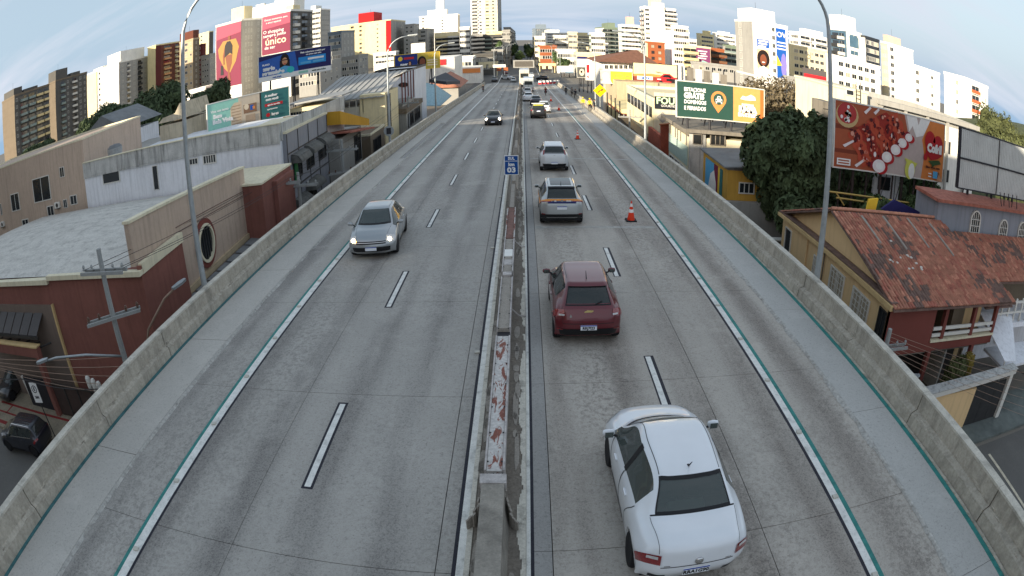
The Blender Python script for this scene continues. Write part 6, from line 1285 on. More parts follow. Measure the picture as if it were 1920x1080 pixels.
t = bld('pale podium with a colonnade below the two advertising panels', 15, 40, 98, 103, -.6, W_CREAM, 'building')
for k in range(9): MB().box(15.6+k*1.6, 16.6+k*1.6, 97.9, 97.99, -3, -1).build('opening', G_DARK, t)
# building behind the food billboard
t = bld('white office building with steel columns behind the food billboard', 27.5, 48, 46, 60, 4.1, W_WHITE, 'building', rim=1.0, rm=W_GREY)
qa, qb = atY(1557, 160, 44.5), atY(1626, 178, 44.5); MB().box(qa.x, qb.x, 44.5, 52, ZG, (qa.z+qb.z)/2).build('stair_tower', W_CRW, t); MB().box(qa.x-.1, qb.x+.1, 44.4, 52.1, (qa.z+qb.z)/2+.01, (qa.z+qb.z)/2+.2).build('coping', W_CRW, t)
winY(t, 44.45, 1587, 168, 1600, 179, mull=0); q = MB(); p = atY(1608, 180, 44.45)
for k in range(5): q.box(p.x-.25, p.x+.25, 44.3, 44.34, p.z-.6+k*.35, p.z-.56+k*.35)
for s in (-.25, .25): q.box(p.x+s-.03, p.x+s+.03, 44.3, 44.34, p.z-.8, p.z+1.3)
q.build('ladder', F_DK, t)
for k in range(5): MB().box(31.8+k*3.4, 32.1+k*3.4, 45.4, 45.7, ZG, 4.9).build('steel_column', W_GREY, t)
for z in (-1.8, 1.2):
    for k in range(5): put('window', win_mesh(1.2, 1.3, G_DARK, F_WH, 1), t, (33+k*3.2, 45.99, z))
MB().prism([(31.6, 45.2, 4.6), (48, 45.2, 4.6), (48, 45.2, 5.1), (31.6, 45.2, 5.1)], (0, .7, 0)).build('roof_beam', W_GREY, t)
qa, qb = atY(1544, 190, 38), atY(1564, 190, 38)
t = bld('stacked block wall left of the food billboard', qa.x, qb.x, 38, 40, qa.z, W_SLAB, 'wall', name='block_wall')
for k in range(9): MB().box(qa.x-.05, qb.x+.05, 37.94, 37.99, -3+k*.85, -2.95+k*.85).build('block_joint', F_DK, t)
t = bld('jumble of small dirty sheds between the parking billboard and the bare trees', 22.5, 34, 62, 72, 1.2, W_SLAB, 'sheds', name='shed'); MB().box(23, 27, 61.2, 61.99, 1.0, 2.0).build('lean_to', W_CREAM, t); MB().prism([(22, 61, 1.3), (35, 61, 1.1), (35, 73, 2.2), (22, 73, 2.2)], (0, 0, .1)).build('roof', M_ROOFG, t)
for k in range(4): put('window', win_mesh(1.2, 1, G_DARK, F_WH, 0), t, (24+k*2.7, 61.99-(.8 if k == 0 else 0), -.3))
t = bld('sloping white shop roof right of the bare trees', 34, 50, 74, 90, 1.6, W_CREAM, 'shop', name='shop'); MB().prism([(33, 73, 3.4), (51, 73, 1.4), (51, 91, 1.4), (33, 91, 3.4)], (0, 0, .3)).build('roof', W_WHITE, t)
q = MB(); t = thing('hoarding', (0, 0, 0), label='dark hoarding with a red band just left of the right street light top', cat='billboard'); a = atY(1506, 126, 84); c = atY(1550, 172, 84)
MB().box(a.x, c.x, 84, 84.3, c.z, a.z).build('board', flat('hoarding dark', (90, 84, 82)), t); h_ = a.z-c.z
MB().box(a.x+.1, c.x-.1, 83.9, 83.98, c.z+h_*.45, c.z+h_*.72).build('red_band', PRD, t)
for k in range(2): MB().box(a.x+.2, c.x-.3, 83.9, 83.98, c.z+h_*(.08+.16*k), c.z+h_*(.14+.16*k)).build('text_band', W_GREY, t)
MB().tube([(a.x+1, 84.5, ZG), (a.x+1, 84.5, c.z)], .12, 6).build('leg', M_DARKM, t)
# jumble below the food billboard: terrace with painted hoardings
t = thing('terrace', (0, 0, 0), label='terrace of navy and yellow painted boards under the food billboard scaffold', cat='terrace')
MB().box(17.5, 25, 26.5, 31, ZG, -1.6).build('block', W_SLAB, t)
MB().prism([(19.0, 26.4, -.1), (23.5, 26.4, -1.1), (23.0, 26.4, -.2), (20.0, 26.4, .5)], (0, .15, 0)).build('painted_board', PNV, t); MB().prism([(22.6, 26.3, -.5), (24.6, 26.3, -1.3), (24.9, 26.3, -1.1), (22.9, 26.3, .4)], (0, .15, 0)).build('painted_board', PYE, t); MB().prism([(17.6, 26.3, -1.2), (18.3, 26.3, -1.0), (18.6, 26.3, .5), (17.9, 26.3, .4)], (0, .15, 0)).build('painted_board', PYE, t)
MB().prism([(18.6, 26.2, -.9), (21.5, 26.2, -1.3), (21.5, 26.2, -.9), (18.9, 26.2, -.2)], (0, .1, 0)).build('painted_board', PLB, t)
MB().box(23.0, 25.6, 33.4, 33.6, -1.5, .6).build('rear_wall', W_LBLUE, t); MB().box(23.4, 24.6, 33.3, 33.39, -.6, .3).build('window', G_DARK, t)
# unseen blocks added left and behind the viewpoint, sized and gapped to shade the viaduct
for i, (x0, x1, y0, y1, h) in enumerate(((-38, -15, -34, -20, 28.4), (-60, -38.5, -38, -20, 26.5), (-81.5, -60.5, -25, -20, 31), (-88.2, -87.7, -19.6, -19, 33), (-96.4, -95.4, -19.7, -19, 38), (-107.9, -81.6, -25, -20, 30.0), (-132, -108, -25, -20, 48), (-100, -80, 14, 34, 33), (-132, -106, 38, 58, 36))):
    zt = ZG+h
    lb = ['apartment block left behind the camera, closest to the viaduct', 'lower unseen apartment block added for shade, second place left behind the camera', 'apartment block in the third place left behind the camera', 'thin unseen slab added in the gap between two blocks to cast a shade stripe', 'slim apartment block between two gaps left of the camera', 'long lower apartment block behind the two slim towers left of the camera', 'wide tall unseen apartment block added for shade far left of the camera', 'apartment block just outside the left edge of the view', 'farther apartment block just outside the left edge of the view', 'apartment block to the right behind the camera', 'apartment block straight behind the camera across the street'][i]
    t = thing('apartment_block', (0, 0, 0), label=lb, cat='apartment block'); MB().box(x0, x1, y0, y1, ZG, zt).build('wall', [W_BEIGE, W_GREY, W_CREAM][i % 3], t)
    f = Face((x1, y1), (-1, 0), x1-x0, ZG, zt); 
    if x1-x0 > 5 and y1-y0 > 3: grid(f, t, wcols(5, w_=1.5), joined=True); grid(Face((x1, y0), (0, 1), y1-y0, ZG, zt), t, wcols(3, w_=1.4), joined=True)
# ================================================================== BILLBOARDS
class Board:
    """billboard from the photo positions of its four corners; vertical, parallel to the given depths"""
    def __init__(s, label, TL, TR, BR, BL, Y0, Y1, border=F_WH, legs=None, zleg=None, name='billboard', cat='billboard', back=F_DK, thick=.25, depthm=M_DARKM, nleg=3):
        a = atY(*TL, Y0); b = atY(*TR, Y1); zt = (a.z+b.z)/2; zb = (atY(*BL, Y0).z+atY(*BR, Y1).z)/2
        s.o = Vector((a.x, a.y)); s.u = (Vector((b.x, b.y))-s.o); s.w = s.u.length; s.u.normalize(); s.a = math.atan2(s.u.y, s.u.x); s.zt, s.zb, s.h = zt, zb, zt-zb
        s.t = thing(name, (a.x, a.y, zb), s.a, label=label, cat=cat)
        MB().box(0, s.w, 0, thick, 0, s.h).build('back_box', back, s.t); s.l = 0
        q = MB(); q.box(-.06, s.w+.06, -.05, thick+.02, s.h, s.h+.08); q.box(-.06, s.w+.06, -.05, thick+.02, -.08, 0); q.box(-.07, 0, -.05, thick+.02, 0, s.h); q.box(s.w, s.w+.07, -.05, thick+.02, 0, s.h); q.build('frame', border, s.t)
        if zleg is not None:
            for k in range(nleg):
                x = s.w*(k+.5)/nleg; MB().tube([(x, thick+.15, zleg-zb), (x, thick+.15, s.h*.8)], .11, 6).build('leg', depthm, s.t)
                MB().tube([(x, thick+1.8, zleg-zb), (x, thick+.15, s.h*.6)], .06, 5).build('brace', depthm, s.t)
    def poly(s, pts, m, name='print', lay=None):    # pts in fractions of the panel, v down
        s.l += 1; e = .012+.002*(lay if lay is not None else s.l)
        return MB().prism([(u*s.w, -e, (1-v)*s.h) for u, v in pts], (0, .003, 0)).build(name, m, s.t)
    def rect(s, u0, v0, u1, v1, m, **k): return s.poly([(u0, v1), (u1, v1), (u1, v0), (u0, v0)], m, **k)
    def ell(s, u, v, ru, rv, m, n=18, a0=0, a1=2*math.pi, **k): return s.poly([(u+ru*math.cos(a0+(a1-a0)*i/n), v-rv*math.sin(a0+(a1-a0)*i/n)) for i in range(n+(0 if abs(a1-a0-2*math.pi) < 1e-6 else 1))], m, **k)
    def txt(s, st, u, v, size, m, bold=.01, align='CENTER', sx=1.0):
        s.l += 1; return put('lettering', text_mesh(st, size*s.h, m, .004, align, bold=bold*s.h, sx=sx), s.t, (u*s.w, -.02-.002*s.l, (1-v)*s.h), (R(90), 0, 0))
b = Board('mint, beige and teal property billboard above the pale blue building', (388, 192), (541, 168), (542, 222), (389, 247), 50, 56, zleg=2.0, nleg=4)
b.rect(0, 0, .38, 1, PMT); b.rect(.38, 0, .64, 1, flat('print sand', (206, 190, 168))); b.rect(.66, 0, 1, 1, PTL); b.poly([(.28, .95), (.28, .3), (.33, .15), (.42, .15), (.42, .95)], flat('print facade', (214, 190, 160)))
for k in range(7): b.rect(.29, .25+k*.1, .405, .28+k*.1, flat('print facade shade', (176, 146, 120)))
b.txt('Viva um novo', .15, .28, .12, PWH, .004); b.txt('Bem', .12, .46, .18, PWH, .012); b.txt('Bela Vista', .18, .64, .19, PWH, .015)
b.rect(.44, .3, .60, .6, flat('print brown', (140, 108, 84))); b.ell(.475, .38, .03, .1, PCR); b.rect(.52, .35, .56, .52, PBL); b.rect(.55, .4, .58, .5, POR); b.rect(.46, .66, .58, .9, flat('print taupe', (176, 154, 132)))
b.txt('A melhor', .78, .17, .12, PWH, .008); b.txt('com você', .79, .3, .12, PWH, .008); b.rect(.7, .44, .92, .54, PRD); b.txt('agende sua visita', .81, .495, .07, PWH, .004); b.txt('apartamentos', .79, .64, .07, PWH, .003); b.ell(.735, .83, .025, .07, PRD); b.txt('lopes', .82, .83, .12, PWH, .01)
b = Board('large blue health plan billboard with a woman in glasses', (485, 107), (620, 86), (620, 133), (487, 152), 78, 84, zleg=-2.0, nleg=3)
b.rect(0, 0, 1, .82, PNV); b.poly([(0, .2), (.5, 0), (.55, .82), (0, .82)], flat('print mid blue', (50, 96, 176))); b.rect(0, .82, 1, 1, PWH); b.rect(.55, .3, .93, .62, flat('print sky blue', (40, 140, 210)))
b.ell(.36, .26, .06, .22, HAIR); b.poly([(.29, .3), (.29, .62), (.43, .62), (.43, .3)], HAIR); b.poly([(.25, .82), (.28, .6), (.36, .52), (.45, .6), (.49, .82)], PLB); b.ell(.36, .34, .038, .15, SKIN); b.rect(.325, .27, .395, .31, BLK); b.poly([(.335, .43), (.385, .43), (.36, .47)], PRD)
b.txt('PLANO', .1, .36, .09, PWH, .006); b.txt('amplo', .14, .53, .19, PWH, .02); b.txt('resmudobo', .2, .71, .19, PWH, .02); b.ell(.44, .72, .05, .13, flat('print turquoise', (60, 190, 190)))
b.txt('Mais cobertura e saúde por', .75, .12, .09, PWH, .004); b.txt('um preço que cabe', .76, .22, .08, PWH, .004); b.rect(.68, .37, .9, .45, PWH); b.rect(.58, .5, .72, .58, PLB); b.rect(.75, .5, .9, .58, PLB); b.txt('rede ampla', .25, .91, .08, PBL, .004); b.rect(.55, .86, .68, .95, PMT); b.txt('saúde para todos', .83, .91, .08, PGR, .004)
b = Board('navy and gold billboard with two faces beside the road end, left side', (740, 103), (824, 98), (824, 129), (740, 132), 100, 104, border=PYE, zleg=-2.5, nleg=3)
b.rect(0, 0, .5, 1, flat('print royal', (26, 52, 120))); b.rect(.5, 0, 1, 1, flat('print olive gold', (196, 172, 74))); b.ell(.12, .25, .05, .14, PYE); b.rect(.2, .18, .42, .32, PRD); b.txt('super', .2, .6, .2, PWH, .01); b.txt('ofertas', .22, .82, .16, PWH, .01)
b.ell(.33, .62, .04, .2, HAIR); b.ell(.33, .6, .025, .13, SKIN); b.ell(.6, .55, .1, .36, HAIR); b.ell(.61, .58, .065, .26, SKIND); b.txt('MARES', .83, .25, .16, PYE, .01)
for k in range(3): b.rect(.72, .45+k*.15, .95, .52+k*.15, PCR)
t = b.t; 
t = thing('billboard', (0, 0, 0), label='small white square panel on the roof above the navy and gold billboard', cat='billboard'); p = atY(784, 92, 112); MB().box(p.x-1.3, p.x+1.3, 112, 112.3, p.z-1.2, p.z+1.2).build('panel', F_WH, t); MB().tube([(p.x, 112.4, p.z-6), (p.x, 112.4, p.z)], .1, 5).build('leg', F_DK, t)
# parking billboard
b = Board('dark green and orange billboard reading ESTACIONE GRÁTIS DOMINGOS E FERIADOS', (1269, 154), (1432, 167), (1432, 235), (1268, 215), 47, 47, zleg=.02, nleg=4)
b.rect(0, 0, .63, 1, PGR); b.rect(.63, 0, 1, 1, flat('print peach orange', (232, 158, 92))); b.rect(.955, 0, 1, 1, flat('print deep orange', (206, 112, 56)))
for k, (s_, sz) in enumerate((('ESTACIONE', .15), ('GRÁTIS', .22), ('DOMINGOS', .15), ('E FERIADOS', .15))): b.txt(s_, .075, .22+k*.175, sz, PWH, .006 if k != 1 else .014, 'LEFT', .80)
b.poly([(.375, .5), (.4, .62), (.455, .82), (.515, .62), (.545, .48)], POR); b.ell(.46, .42, .088, .235, POR); b.ell(.46, .42, .06, .165, PGR)
b.poly([(.425, .5), (.425, .42), (.44, .41), (.447, .33), (.478, .33), (.487, .41), (.5, .42), (.5, .5)], PWH); b.poly([(.45, .4), (.454, .355), (.472, .355), (.478, .4)], PGR); b.ell(.437, .465, .008, .025, PGR); b.ell(.489, .465, .008, .025, PGR); b.rect(.427, .5, .441, .545, PWH); b.rect(.485, .5, .499, .545, PWH)
b.poly([(.71, .34), (.74, .24), (.78, .26), (.84, .18), (.89, .24), (.9, .34), (.82, .36), (.76, .36)], PWH); b.txt('SHOPPING', .8, .5, .08, PWH, .006); b.txt('PRAIA', .8, .64, .2, PWH, .03, sx=1.0); b.txt('DA COSTA', .8, .8, .12, PWH, .018)
t = thing('billboard', (0, 0, 0), label='back of a pale torn billboard standing behind the dark green parking billboard', cat='billboard'); a = atY(1272, 140, 52); c = atY(1400, 165, 52)
for k in range(6): MB().box(a.x+k*.8, a.x+k*.8+.6, 52, 52.1, 3.5, 4.95-.08*k).build('sheet', (F_WH, W_SLAB)[k % 2], t); MB().tube([(a.x+k*1.1, 52.3, 0), (a.x+k*1.1, 52.3, 5)], .06, 5).build('post', M_DARKM, t)
# food billboard
b = Board('large food billboard with grilled skewers and a red heart-shaped logo on a scaffold', (1566, 187), (1771, 234), (1769, 340), (1561, 313), 32, 32, border=F_WH)
W1 = flat('print wood', (168, 88, 58)); MEAT = flat('print grilled meat', (150, 46, 36)); MEATD = flat('print charred meat', (84, 26, 30)); MEATL = flat('print glazed meat', (184, 78, 54)); MEATP = flat('print pale glaze', (214, 150, 130)); ONI = flat('print onion', (232, 222, 220)); STONE = flat('print stone', (190, 174, 168)); LIME = flat('print lime', (206, 206, 96)); LOGR = flat('print logo red', (176, 34, 40))
b.rect(0, 0, .8, 1, W1); b.rect(0, .35, .8, .42, flat('print wood dark', (124, 58, 38)), lay=1.5); b.rect(0, .72, .8, .78, flat('print wood dark', (124, 58, 38)), lay=1.5); b.poly([(.42, 1), (.48, .72), (.58, .55), (.62, .3), (.58, .0), (.84, .0), (.76, .35), (.79, .6), (.77, 1)], STONE); b.poly([(.84, 0), (1, 0), (1, 1), (.77, 1), (.79, .6), (.76, .35)], flat('print warm orange', (216, 130, 66)))
b.poly([(.6, .0), (.7, 0), (.72, .12), (.74, 0), (.84, .0), (.77, .28), (.70, .33), (.66, .16), (.63, .26)], PWH, name='print')
b.ell(.092, .2, .088, .19, flat('print bowl', (196, 170, 120))); b.ell(.09, .17, .075, .16, flat('print tomato', (176, 60, 60)))
rnd = random.Random(4)
for k in range(16): a_ = rnd.uniform(0, 6.28); r_ = rnd.uniform(0, .75); b.ell(.09+.075*r_*math.cos(a_), .17+.16*r_*math.sin(a_), .011, .03, rnd.choice([ONI, PRD, PWH, MEATL]), 7, lay=14)
for (x0, y0, x1, y1) in ((.06, .66, .14, .56), (.16, 1.0-.06, .25, .80), (.30, .08, .34, .0), (.22, .1, .27, .0)): b.poly([(x0, y0), (x0+.018, y0+.03), (x1+.012, y1+.02), (x1, y1)], ONI)
for k, (x0, y0, x1, y1, w_) in enumerate(((.14, .42, .27, .92, .05), (.22, .3, .35, .78, .05), (.29, .18, .43, .64, .05), (.37, .08, .51, .55, .05), (.46, .06, .58, .4, .05))):
    dx, dy = x1-x0, y1-y0; L_ = math.hypot(dx, dy*.5); nx_, ny_ = -dy*.5/L_*w_, dx/L_*w_*2
    pts = []
    n = 8
    for i in range(n+1): f = i/n; e = 1+.25*math.sin(i*2.4+k); pts.append((x0+dx*f+nx_*e, y0+dy*f+ny_*e))
    for i in range(n, -1, -1): f = i/n; e = 1+.25*math.sin(i*1.7+k*2); pts.append((x0+dx*f-nx_*e, y0+dy*f-ny_*e))
    b.poly(pts, MEAT if k % 2 else MEATL, lay=20+k)
    for i in range(34):
        f = rnd.uniform(.03, .97); u_, v_ = x0+dx*f+nx_*rnd.uniform(-.6, .6), y0+dy*f+ny_*rnd.uniform(-.6, .6); b.ell(u_, v_, rnd.uniform(.005, .016), rnd.uniform(.012, .045), rnd.choice([MEATD, MEATL, MEAT, MEATD, MEATP, ONI if i % 9 == 3 else MEATD]), 7, a0=rnd.uniform(0, 1), lay=26+i+k*.15)
b.poly([(.25, .90), (.3, .95), (.48, .66), (.6, .42), (.63, .28), (.6, .26), (.5, .5), (.4, .72)], flat('print sausage', (140, 36, 46)), lay=54)
for (u_, v_, r_) in ((.36, .9, .055), (.425, .74, .045), (.5, .6, .045), (.56, .47, .042), (.62, .36, .035)): b.ell(u_+.022, v_+.02, r_*1.02, r_*1.95, LOGR, lay=55); b.ell(u_, v_, r_, r_*1.9, ONI, lay=56); b.ell(u_+.004, v_, r_*.55, r_*1.0, PWH, lay=57)
b.ell(.65, .88, .05, .16, LIME, lay=44); b.poly([(.59, .70), (.72, .76), (.69, .86), (.63, .84)], LIME, lay=46); b.ell(.665, .9, .03, .13, PWH, lay=47)
b.ell(.84, .34, .055, .17, LOGR, lay=46); b.ell(.925, .38, .055, .16, LOGR, lay=46); b.poly([(.8, .3), (.98, .42), (.975, .56), (.93, .62), (.86, .66), (.8, .56)], LOGR, lay=46.5); b.poly([(.83, .68), (.95, .64), (.97, .7), (.9, .74), (.88, .8), (.87, .74)], flat('print leaf', (60, 84, 46)), lay=47)
b.ell(.8, .62, .02, .06, LOGR, lay=47); b.l = 64; b.txt('Cofril', .888, .46, .19, PWH, .014, sx=.9); b.txt('Sabor e boa mesa', .88, .78, .055, flat('print dark brown', (90, 46, 30)), .003)
b.rect(.02, .86, .125, .96, PWH, lay=44)
for k in range(2): b.rect(.03, .88+.04*k, .115, .9+.04*k, W1, lay=46)
b.poly([(.93, 1), (.96, .86), (.95, .84), (1, 1)], SKIN, lay=47); b.rect(.89, .84, .94, .96, PLB, lay=48)
for k in range(2): b.rect(.84, .88+k*.05, .875, .90+k*.05, PWH, lay=48)
M_SCAF = mat('rusty scaffold steel', (.05, .035, .032), .8, .3, 5); T0 = b.t
for k, x in enumerate((.8, 1.9, 3.1, 4.4, 5.6, 6.6, 7.9, 9.0, 10.2)):     # scaffold posts below, with crossing braces
    q = MB(); q.box(x-.05-.04*(k % 2), x+.05+.04*(k % 2), .3, .42, -3.6 if k % 2 else -3.0, -.08); q.build('scaffold_post', M_SCAF, b.t)
for k in range(6): MB().tube([(1+k*1.6, .4, -3.0), (2.1+k*1.6*.95, .5, -.1)], .035, 5).build('scaffold_brace', M_SCAF, b.t); MB().tube([(2.2+k*1.6, 1.8, -3.2), (1.2+k*1.6, .5, -.2)], .03, 5).build('scaffold_brace', M_SCAF, b.t)
for (x0, z0, x1, z1) in ((-.6, -1.5, 8, -1.75), (.2, -1.85, 9.6, -2.25)): MB().tube([(x0, -.4, z0), (x1, -.4, z1)], .06, 5).build('walkway_rail', flat('yellow tube', (196, 168, 96)), b.t)
MB().tube([(.1, -.4, -1.5), (.9, -.4, -2.3)], .05, 5).build('walkway_rail', flat('yellow tube', (196, 168, 96)), b.t); MB().tube([(9.0, -.4, -1.2), (9.0, -.4, -2.9)], .05, 5).build('walkway_rail', flat('yellow tube', (196, 168, 96)), b.t)
M_CORR = mat('pale corrugated sheet', (.56, .58, .56), .6, .08, 1, dirt=.25, fine=.05)
# corrugated back of a billboard at the right edge
b = Board('corrugated grey back of a billboard cut by the right edge of the photo', (1803, 237), (1960, 296), (1960, 394), (1804, 340), 26, 26, border=M_DARKM, back=M_CORR, zleg=-4, nleg=4)
n_ = 0
for k in range(int(b.w/.22)): MB().box(k*.22, k*.22+.13, -.03, -.01, .05, b.h*.48).build('corrugated_sheet', M_CORR, b.t); MB().box(k*.22, k*.22+.13, -.03, -.01, b.h*.52, b.h-.05).build('corrugated_sheet', M_CORR, b.t)
MB().box(0, b.w, -.09, -.051, b.h*.485, b.h*.515).build('cross_rail', M_DARKM, b.t)
for u_ in (.38, .75): MB().box(b.w*u_-.03, b.w*u_+.03, -.1, -.06, 0, b.h).build('upright', M_DARKM, b.t)
# car advertisement and yellow panel
b = Board('bright advertising panel showing a red car, above the cream building', (1187, 119), (1272, 122), (1272, 164), (1187, 160), 96, 96, border=M_DARKM, zleg=-.5)
b.rect(0, 0, 1, .55, flat('print pale gold', (240, 222, 170))); b.rect(0, .55, 1, 1, flat('print rust', (132, 62, 50))); b.poly([(0, .5), (.4, .45), (.7, .5), (.7, .58), (0, .6)], POR); b.rect(.08, .58, .42, .74, PWH); b.txt('CRETA', .25, .67, .13, PBL, .01)
b.poly([(.5, .82), (.5, .62), (.58, .58), (.66, .42), (.8, .4), (.9, .56), (.96, .6), (.96, .82)], PRD); b.poly([(.62, .57), (.68, .46), (.79, .45), (.86, .57)], BLK); b.ell(.6, .82, .045, .1, BLK); b.ell(.88, .82, .045, .1, BLK); b.rect(.72, .62, .93, .74, BLK); b.rect(.52, .65, .6, .7, PWH)
b = Board('bright yellow advertising panel with a white figure beside the red car panel', (1127, 134), (1185, 134), (1185, 158), (1127, 155), 97, 97, border=F_WH, zleg=-.5)
b.rect(0, 0, 1, 1, PYE); b.rect(0, 0, .3, 1, PCR); b.ell(.15, .4, .1, .25, PWH); b.poly([(.02, 1), (.08, .6), (.25, .6), (.34, 1)], PWH); b.ell(.58, .38, .14, .2, POR); b.ell(.58, .38, .11, .15, PYE); b.rect(.78, .35, .93, .42, POR); b.rect(.78, .6, .93, .65, POR)
for i, (TL, TR, BR, BL, Y, lb, m1) in enumerate((((1045, 124), (1075, 124), (1075, 137), (1045, 137), 205, 'white and pale blue billboard on two posts right of the video sign', PWH), ((1082, 111), (1110, 111), (1110, 125), (1082, 125), 170, 'plain white billboard with a navy top beyond the right parapet', PWH), ((1098, 120), (1112, 120), (1112, 150), (1098, 150), 150, 'tall white banner with red lettering at the parapet end', PWH), ((1082, 126), (1098, 126), (1098, 145), (1082, 145), 152, 'dark shop poster with a pale face beside the red-lettered banner', flat('print smoke', (86, 88, 86))))):
    b = Board(lb, TL, TR, BR, BL, Y, Y, zleg=ZG, nleg=2); b.rect(0, 0, 1, 1, m1)
    if i == 0: b.rect(.5, .2, 1, 1, flat('print ice', (190, 216, 226)))
    if i == 1: b.rect(0, -.35, .7, 0, PNV)
    if i == 2: b.txt('C', .3, .8, .16, PRD, .02); b.rect(.1, .05, .5, .55, PRD)
    if i == 3: b.ell(.55, .5, .3, .35, PCR); b.ell(.5, .45, .12, .12, BLK)
# overhead video sign and gantries at the road end
t = thing('video_sign', (0, 0, 0), label='blank overhead message sign spanning above the traffic queue', cat='sign'); Y = 188
a = atY(962, 113, Y); c = atY(1002, 127, Y); MB().box(a.x, c.x, Y, Y+.9, c.z, a.z).build('housing', W_GREY, t); MB().box(a.x+.45, c.x-.45, Y-.06, Y-.002, c.z+.35, a.z-.35).build('screen', mat('blank led screen', (.11, .10, .085), .7, .2, 6), t)
MB().tube([((a.x+c.x)/2, Y+.5, ZG), ((a.x+c.x)/2, Y+.5, c.z)], .25, 8).build('post', W_CRW, t)
for i, (u0, u1, v, Y, lb, m_) in enumerate(((897, 934, 119, 215, 'pale gantry beam with signs over the left road end', W_CREAM), (924, 948, 124, 200, 'white sign gantry with two dark panels at the left road end', W_WHITE), (1010, 1042, 121, 230, 'yellow traffic light gantry over the right road end', W_PALEY))):
    t = thing('gantry', (0, 0, 0), label=lb, cat='gantry'); a = atY(u0, v, Y); c = atY(u1, v, Y); MB().box(a.x, c.x, Y, Y+.4, a.z-.5, a.z+.5).build('beam', m_, t)
    for x in (a.x+.4, c.x-.4): MB().tube([(x, Y+.2, ZG), (x, Y+.2, a.z)], .16, 6).build('post', m_, t)
    for k in range(2): MB().box(a.x+1.2+k*2.2, a.x+2.6+k*2.2, Y-.2, Y-.02, a.z-1.7, a.z-.52).build('sign_panel', W_CREAM if i != 1 else W_ORANGE, t)
# ================================================================== TREES AND PLANTS
def leafmat(name, c): 
    m = mat(name, c, .75, .45, .9, fine=.25); return m
LEAF = leafmat('dark green leaves', (.07, .10, .045)); LEAF2 = leafmat('mid green leaves', (.07, .11, .04)); LEAF3 = leafmat('olive leaves', (.075, .085, .03)); LEAF4 = leafmat('dry reddish twigs', (.115, .092, .055)); LEAFY = leafmat('yellowing leaves', (.2, .15, .03)); BARK = mat('bark', (.09, .07, .05), .95, .3, 4, bump=.5)
def crown_mesh(name, m, lobes, n, size, seed=1, inner=True, elong=1.6):
    """leaf clumps: many small bent quads scattered through overlapping lobes, denser near their surface"""
    rnd = random.Random(seed); V = []; F = []
    for (cx, cy, cz, rx, ry, rz) in lobes:
        k = int(n*rx*rz/sum(l[3]*l[5] for l in lobes))
        for _ in range(k):
            while True:
                d = Vector((rnd.gauss(0, 1), rnd.gauss(0, 1), rnd.gauss(0, 1))); 
                if d.length > .1: break
            d.normalize(); r = rnd.random()**.22*(1+.10*math.sin(d.x*7+seed)*math.cos(d.z*6+d.y*5))
            p = Vector((cx+d.x*rx*r, cy+d.y*ry*r, cz+d.z*rz*r))
            nn = (d+Vector((rnd.uniform(-.8, .8), rnd.uniform(-.8, .8), rnd.uniform(-.3, .9)))).normalized(); a = nn.orthogonal().normalized(); a = Matrix.Rotation(rnd.uniform(0, 6.3), 3, nn) @ a; b_ = nn.cross(a); s = size*rnd.uniform(.6, 1.35)
            i = len(V); dr = Vector((0, 0, -s*.35)); V += [p-a*s*.5, p-b_*s*.32*elong*.6, p+a*s*.5+dr, p+b_*s*.32*elong*.6]; F.append((i, i+1, i+2, i+3))
    me = bpy.data.meshes.new(name); me.from_pydata([tuple(v) for v in V], [], F); me.materials.append(m); me.update(); return me
def blobs(mb, lobes, k=.72):
    for (cx, cy, cz, rx, ry, rz) in lobes:
        mb.lathe([(.05, -rz*k), (rx*k*.6, -rz*k*.8), (rx*k*.95, -rz*k*.3), (rx*k, rz*k*.1), (rx*k*.8, rz*k*.6), (rx*k*.4, rz*k*.92), (.05, rz*k)], 10, (cx, cy, cz))
def tree(name, label, base, h, lobes, m, n=9000, size=.3, seed=1, trunk=.25, cat='tree', group=None, core=True):
    t = thing(name, base, label=label, cat=cat, group=group)
    top = max(l[2] for l in lobes); rnd = random.Random(seed)
    MB().tube([(0, 0, 0), (.05, .03, top*.35), (-.05, .05, top*.7)], [trunk, trunk*.8, trunk*.55], 9).build('trunk', BARK, t, smooth=True)
    if not core:
        for k in range(34):
            l = lobes[k % len(lobes)]; d = Vector((rnd.gauss(0, 1), rnd.gauss(0, 1), abs(rnd.gauss(0, 1)))).normalized(); e = Vector((l[0]+d.x*l[3], l[1]+d.y*l[4], l[2]+d.z*l[5])); MB().tube([(l[0]*.3, l[1]*.3, top*.55), tuple(e*.6+Vector((0, 0, top*.22))), tuple(e)], [.09, .05, .02], 4).build('branch', BARK, t)
    for i, l in enumerate(lobes[:6]): MB().tube([(0, 0, top*.35), (l[0]*.4, l[1]*.4, top*.35+(l[2]-top*.35)*.6), (l[0], l[1], l[2])], [trunk*.5, trunk*.35, trunk*.12], 6).build('limb', BARK, t, smooth=True)
    put('crown', crown_mesh('crown', m, lobes, n, size, seed), t)
    if core: q = MB(); blobs(q, lobes, .66); q.build('inner_foliage', m, t, smooth=True)
    return t
def lobes(R_, h0, h1, n, seed, flat_=.8):
    rnd = random.Random(seed); out = [(0, 0, (h0+h1)/2, R_*.74, R_*.74, (h1-h0)/2*.88)]
    for k in range(n): a = 2*math.pi*k/n+rnd.uniform(-.3, .3); r = R_*rnd.uniform(.5, .74); z = h0+(h1-h0)*rnd.uniform(.18, .84); out.append((r*math.cos(a), r*math.sin(a), z, R_*rnd.uniform(.26, .44), R_*rnd.uniform(.26, .44), (h1-h0)*rnd.uniform(.15, .27)))
    return out
tree('dense_tree', 'big dense dark green round tree left of the food billboard', (17.7, 36.0, ZG), 11, lobes(3.6, 2.6, 10.9, 17, 3), LEAF, 34000, .46, 3, .35)
